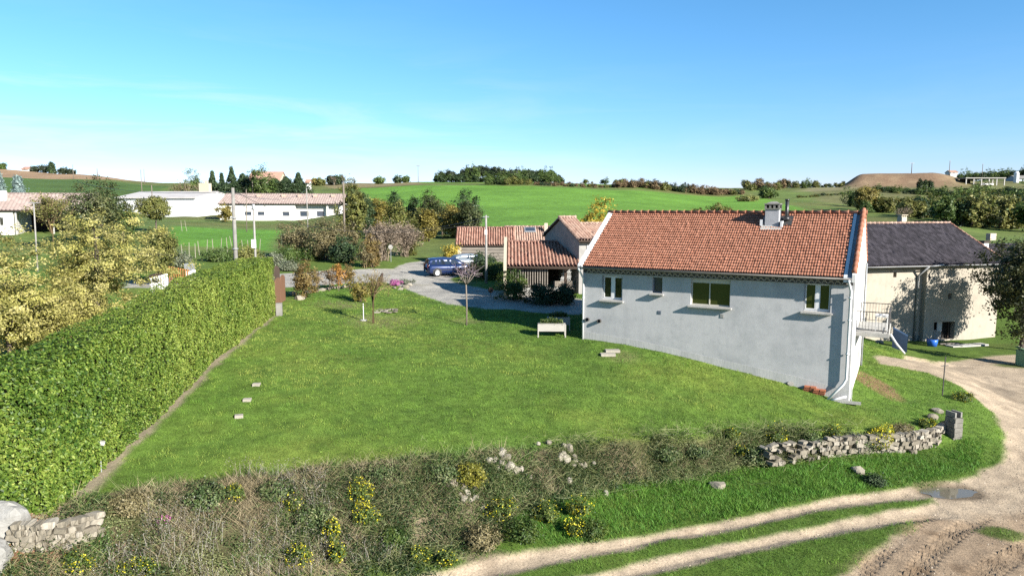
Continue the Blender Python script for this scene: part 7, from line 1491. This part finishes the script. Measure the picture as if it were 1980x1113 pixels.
# ---- garden: young trees, beeches, shrubs by the drive
b = G(722, 626); bare('young_tree', 'bare young tree with a few yellow leaves on the lawn, left of the two', b, H(722, 512, 626, b[1]), 1.15, 301, 1500, 'twig_brown', 'tree', None, .075, leaves=('golden_leaf', 320, .09), tr=.016)
def pollard():
    b = G(902, 628); root = empty('young_tree', b, 0, 'slender pollarded young tree with bare purple twigs on the lawn, right of the two', 'tree'); rng = np.random.default_rng(4); h = H(902, 548, 628, b[1]); m = M(); m.tube([(0, 0, -.1), (.02, 0, h * .5), (-.01, 0, h)], [.055, .045, .04], 8)
    A, B = [], []
    for i in range(8):
        a = i * .785 + .3; e = Vector((math.cos(a) * rng.uniform(.25, .55), math.sin(a) * .45, h + rng.uniform(.35, .75))); m.tube([(0, 0, h - .05), (e.x * .5, e.y * .5, h + (e.z - h) * .35), tuple(e)], [.024, .018, .011], 5)
        for k in range(9): q = np.array(e) + rng.normal(size=3) * .05; d = rng.normal(size=3) * .35 + np.array([e.x * .3, e.y * .3, .35]); A.append(q); B.append(q + d)
    m.build('trunk', MT['bark_mid'], root, True); g = twigs(np.array(A), np.array(B), .008, rng); link('twigs', np_mesh('twigs', *g), MT['purple_twig'], root)
MT['bark_mid'] = pm('young_bark', (.22, .185, .15), (.15, .125, .10), 8, .95, .4, stretch=(4, 4, .6)); MT['purple_twig'] = leafm('purple_twig', (.16, .11, .13), (.26, .20, .23), (.36, .30, .33), 0, .9, .1)
pollard()
b = G(590, 577); h = H(590, 502, 577, b[1]); rng = np.random.default_rng(5); c, C = clumped(rng, ellip(.85, .8, h * .5, h * .52, .15, 5), 130, 40, .24, .11, .6); plant('beech_hedge', 'tall copper and green beech column at the lawn edge by the arched fence', 'shrub', b, c, 'copper_leaf', trunk_mesh(rng, h * .7, .05, .02, 6, C[:6]))
for i, (px, pt, pb, w_, mt, d, lab) in enumerate([(655, 507, 562, 30, 'copper_bright', 1.0, 'bright orange beech at the far lawn edge'), (676, 509, 562, 20, 'copper_leaf', .8, 'browner narrow beech just right of the bright orange one'), (637, 515, 562, 22, 'twig_brown', .35, 'thin almost leafless young beech left of the bright orange one'), (615, 520, 565, 22, 'twig_brown', .3, 'sparse brown sapling right of the copper beech column')]):
    b = G(px, pb); h = H(px, pt, pb, b[1]); rng = np.random.default_rng(310 + i); c, C = clumped(rng, ellip(Wd(w_, b[1]) / 2, Wd(w_, b[1]) / 2, h * .4, h * .6, .2, i), int(70 * d), 30, .2, .11, .55); plant('young_beech', lab, 'tree', b, c, mt, trunk_mesh(rng, h * .75, .035, .03, 6, C[:6], .35))

b = G(690, 585); shrub('yellow_shrub', 'yellow leaved shrub behind the bare young tree', (b[0], b[1] + .6, b[2]), 1.05, 1.75, 'golden_leaf', .1, 110, 30, .22, 320, stems=8, shell=.45)
b = G(748, 575); bare('bare_shrub', 'brown leafless shrub right of the bare young tree', (b[0], b[1] + .3, b[2]), 1.3, .8, 321, 900, 'twig_brown', 'shrub', None, None, tr=.009)
b = G(765, 552); shrub('flowering_plant', 'low pink flowering plant in the rock garden by the drive', b, .55, .5, 'pink_flower', .08, 40, 30, .15, 322); b = G(785, 548); shrub('grey_plant', 'low grey green cushion plant in the rock garden', b, .6, .45, 'grey_leaf', .08, 50, 30, .15, 323)
for px, py, w_, pt, mt, lab, s in ((955, 540, 56, 498, 'ivy', 'olive green bush in the sun left of the open shed', 330), (992, 578, 62, 528, 'ivy', 'bright topped rounded bush before the left end of the open shed', 331), (1050, 586, 60, 548, 'dark_leaf', 'dark shaded bush in front of the open shed', 332), (1095, 588, 40, 545, 'dark_leaf', 'dark small bush between the shaded bush and the grey house', 333)):
    b = G(px, py); Y = b[1]; h = max(H(px, pt, py, Y), .8); shrub('garden_bush', lab, b, Wd(w_, Y) / 2, h, mt, .11, 170, 40, .26, s)
b = GY(872, 70); shrub('yellow_shrub', 'bright yellow shrub behind the parked cars left of the log shed', b, 1.25, H(872, 476, 505, 70) + .9, 'bright_yellow', .16, 70, 36, .35, 340, stems=8)
b = GY(917, 62); bare('bare_shrub', 'dark tangled leafless shrub between the cars and the pale pole', b, H(917, 466, 520, 62), 2.3, 341, 2200, 'twig', 'shrub', None, None, tr=.02)
b = GY(936, 62.5); shrub('ivy_bush', 'dark bush at the foot of the pole by the log shed', b, 1.6, 2.6, 'dark_leaf', .18, 90, 36, .4, 342)
# ---- tree at the right edge, its twin outside the frame
def rtree(label, loc, h, rx, seed, dens=1.0):
    return tree('lime_tree', label, loc, h, rx, h * .40, h * .60, 'autumn_dark', .17, int(330 * dens), 50, .45, seed, .2, 'bark', .5, None, 'tree', None, .3, 14, .6, .35)
MT['autumn_dark'] = leafm('dark_autumn_leaf', (.022, .034, .012), (.055, .068, .02), (.12, .115, .035), .25)
b = ong(1926, 674); b = (b[0] + 1.5, b[1] - 1.0, ground_z(b[0] + 1.5, b[1] - 1.0)); rtree('dark leafed tree at the right edge in front of the barn', b, 7.9, 3.3, 401, 1.7)
rtree('second dark leafed tree at the right edge, standing nearer and reaching higher', (31.9, 42.9, ground_z(31.9, 42.9)), 8.5, 1.9, 402)
# ---- flowering clumps and bushes on the bank
def flower_clump(label, px, py, r, h, fl, seed, mat='herb', nf=170):
    nf = max(int(nf * 1.35), 120)
    b = G(px, py); rng = np.random.default_rng(seed); sh = ellip(r, r * .8, h * .5, h * .5, .3, seed); c, C = clumped(rng, sh, 46, 34, r * .28, .06, .5); f = quads(sh((lambda d: d / np.linalg.norm(d, axis=1)[:, None])(rng.normal(size=(nf, 3)))) * rng.uniform(.85, 1.12, (nf, 1)), (.042 if nf < 800 else .05), rng, 1.2, None, .9); k = np.repeat(f[0].reshape(-1, 4, 3)[:, :, 2].min(1) > .1 * h, 4); V = f[0][k]; T = f[2][k]
    g = twigs(np.tile([0, 0, -.05], (24, 1)) + rng.normal(size=(24, 3)) * [.05, .05, 0], C[:24], .008, rng); o = plant('flowering_clump', label, 'flowers', b, c, mat, None, group=None, crown_name='foliage', extra=[('flowers', (V, np.arange(len(V)).reshape(-1, 4), T), fl), ('stalks', g, 'twig_brown')])
    for ch in o.children:
        if ch.name.startswith('flowers'): ch['kind'] = 'stuff'
    return o
MT['herb'] = leafm('herb_leaf', (.04, .07, .015), (.08, .13, .025), (.18, .21, .05), .3)
FC = [(698, 975, .42, .75, 260, 'tall yellow flower clump in the middle of the bank, upper one'), (702, 1020, .38, .6, 240, 'yellow flower clump just below the tall one on the bank'), (645, 1050, .26, .7, 160, 'narrow yellow flower clump left of the tall one'), (650, 1098, .28, .6, 150, 'yellow flower clump at the bottom edge below the tall one'), (580, 1098, .34, .6, 170, 'yellow flower clump near the bottom edge left of centre'), (455, 968, .22, .5, 60, 'faint yellow flower clump high on the left part of the bank'), (572, 990, .3, .5, 40, 'sparse yellow clump in the left middle of the bank'), (968, 1005, .42, .55, 120, 'loose yellow clump right of the bare earth patch'), (1058, 1010, .34, .5, 40, 'green clump with few yellow flowers beside the lush grass'), (1115, 1000, .36, .55, 260, 'bright round yellow flower clump on the lush slope, upper one'), (1110, 1035, .36, .5, 170, 'bright yellow flower clump just below the round one, by the track'), (1697, 868, .48, .95, 900, 'large brilliant yellow clump hanging over the dry stone wall'), (1612, 858, .4, .6, 110, 'yellowish clump on top of the wall left of the brilliant one'), (1500, 868, .45, .6, 90, 'yellow green clump in the middle of the overgrown wall'), (1412, 858, .4, .45, 70, 'yellow green clump at the left part of the overgrown wall top'), (1432, 892, .36, .45, 90, 'yellow clump low on the overgrown wall'), (1790, 828, .34, .35, 160, 'low yellow cushion on top of the right end of the wall'), (1862, 775, .5, .4, 120, 'dull yellow clump on the verge by the road bend'), (268, 1112, .42, .45, 190, 'yellow flower clump at the bottom edge on the left'), (150, 1104, .5, .4, 130, 'yellow flower clump at the bottom edge near the leaf litter'), (860, 1094, .3, .4, 60, 'small yellow clump where the bank meets the track'), (810, 1088, .4, .5, 30, 'green clump by the bottom edge left of the track')]
for i, (px, py, r, h, nf, lab) in enumerate(FC): flower_clump(lab, px, py, r, h, 'flower', 500 + i, 'herb', nf)
flower_clump('small magenta flower clump on the left part of the bank', 316, 1022, .2, .25, 'pink_flower', 530, 'herb', 120)
b = G(912, 935); shrub('broom_bush', 'yellow green bush above the pale stones in the middle of the bank', b, .5, .75, 'golden_green', .07, 80, 34, .16, 540)

for i, (px, py, r, h, mt, lab) in enumerate([(850, 925, .6, .4, 'bramble', 'dark bramble mound at the lawn edge left of the yellow green bush'), (735, 925, .55, .35, 'bramble', 'dark bramble mound at the lawn edge above the tall yellow flowers'), (530, 955, .6, .4, 'bramble', 'dark bramble mound high on the left part of the bank'), (400, 970, .8, .6, 'bramble', 'largest dark bramble mound on the left part of the bank'), (600, 1010, .6, .5, 'bramble', 'dark bramble mound left of the narrow yellow clump'), (1290, 885, .5, .35, 'bramble', 'dark bramble mound on the overgrown wall, left part'), (1345, 880, .5, .35, 'bramble', 'dark bramble mound on the overgrown wall beside the yellow green clump'), (1560, 872, .45, .6, 'bramble', 'dark bush hanging over the wall left of the clean stones'), (1672, 872, .34, .7, 'bramble', 'dark bush just left of the brilliant yellow clump'), (1010, 1035, .5, .5, 'ivy', 'green herb mound by the track left of the yellow clumps'), (930, 1055, .6, .6, 'olive_brown', 'brown dry mound beside the start of the track'), (1145, 1035, .4, .4, 'ivy', 'small dark green mound right of the bright yellow clumps'), (1690, 938, .3, .3, 'dark_leaf', 'small dark bush at the foot of the lush slope by the track'), (255, 985, .6, .45, 'olive_brown', 'brown dry mound below the lawn corner on the left'), (760, 1060, .5, .45, 'ivy', 'green herb mound right of the lower yellow clump')]):
    b = G(px, py); shrub('bramble_bush', lab, (b[0], b[1], b[2] - .05), r, h, mt, .065, 90, 36, .18, 550 + i, stems=5)

for i, (px, py, r, h, mt, lab) in enumerate([(1450, 893, .55, .6, 'bramble', 'dark bramble hanging over the left end of the overgrown wall stretch'), (1530, 884, .4, .45, 'olive_brown', 'dry brown tuft leaning on the overgrown wall stretch'), (1640, 848, .45, .3, 'bramble', 'low dark plant trailing over the top of the clean stone wall'), (1745, 838, .5, .3, 'olive_brown', 'dry brown tuft on top of the stone wall right of the brilliant clump')]):
    b = G(px, py); shrub('bramble_bush', lab, (b[0], b[1], b[2] - .05), r, h, mt, .065, 80, 36, .18, 590 + i, stems=5)

# ---- every surface colour scaled once to the exposure chosen above (real albedos are darker than a sunlit picture looks)
GAIN = .73
for m_ in bpy.data.materials:
    if not m_.use_nodes or 'glass' in m_.name: continue
    t_ = m_.node_tree
    for n_ in list(t_.nodes):
        if n_.type in ('BSDF_PRINCIPLED', 'BSDF_TRANSLUCENT'):
            i_ = n_.inputs['Base Color' if n_.type == 'BSDF_PRINCIPLED' else 'Color']
            if i_.is_linked:
                src = i_.links[0].from_socket; x_ = t_.nodes.new('ShaderNodeMix'); x_.data_type = 'RGBA'; x_.blend_type = 'MULTIPLY'; x_.inputs[0].default_value = 1; x_.inputs[7].default_value = (GAIN, GAIN, GAIN, 1); t_.links.new(src, x_.inputs[6]); t_.links.new(x_.outputs[2], i_)
            else:
                c_ = i_.default_value; i_.default_value = (c_[0] * GAIN, c_[1] * GAIN, c_[2] * GAIN, 1)
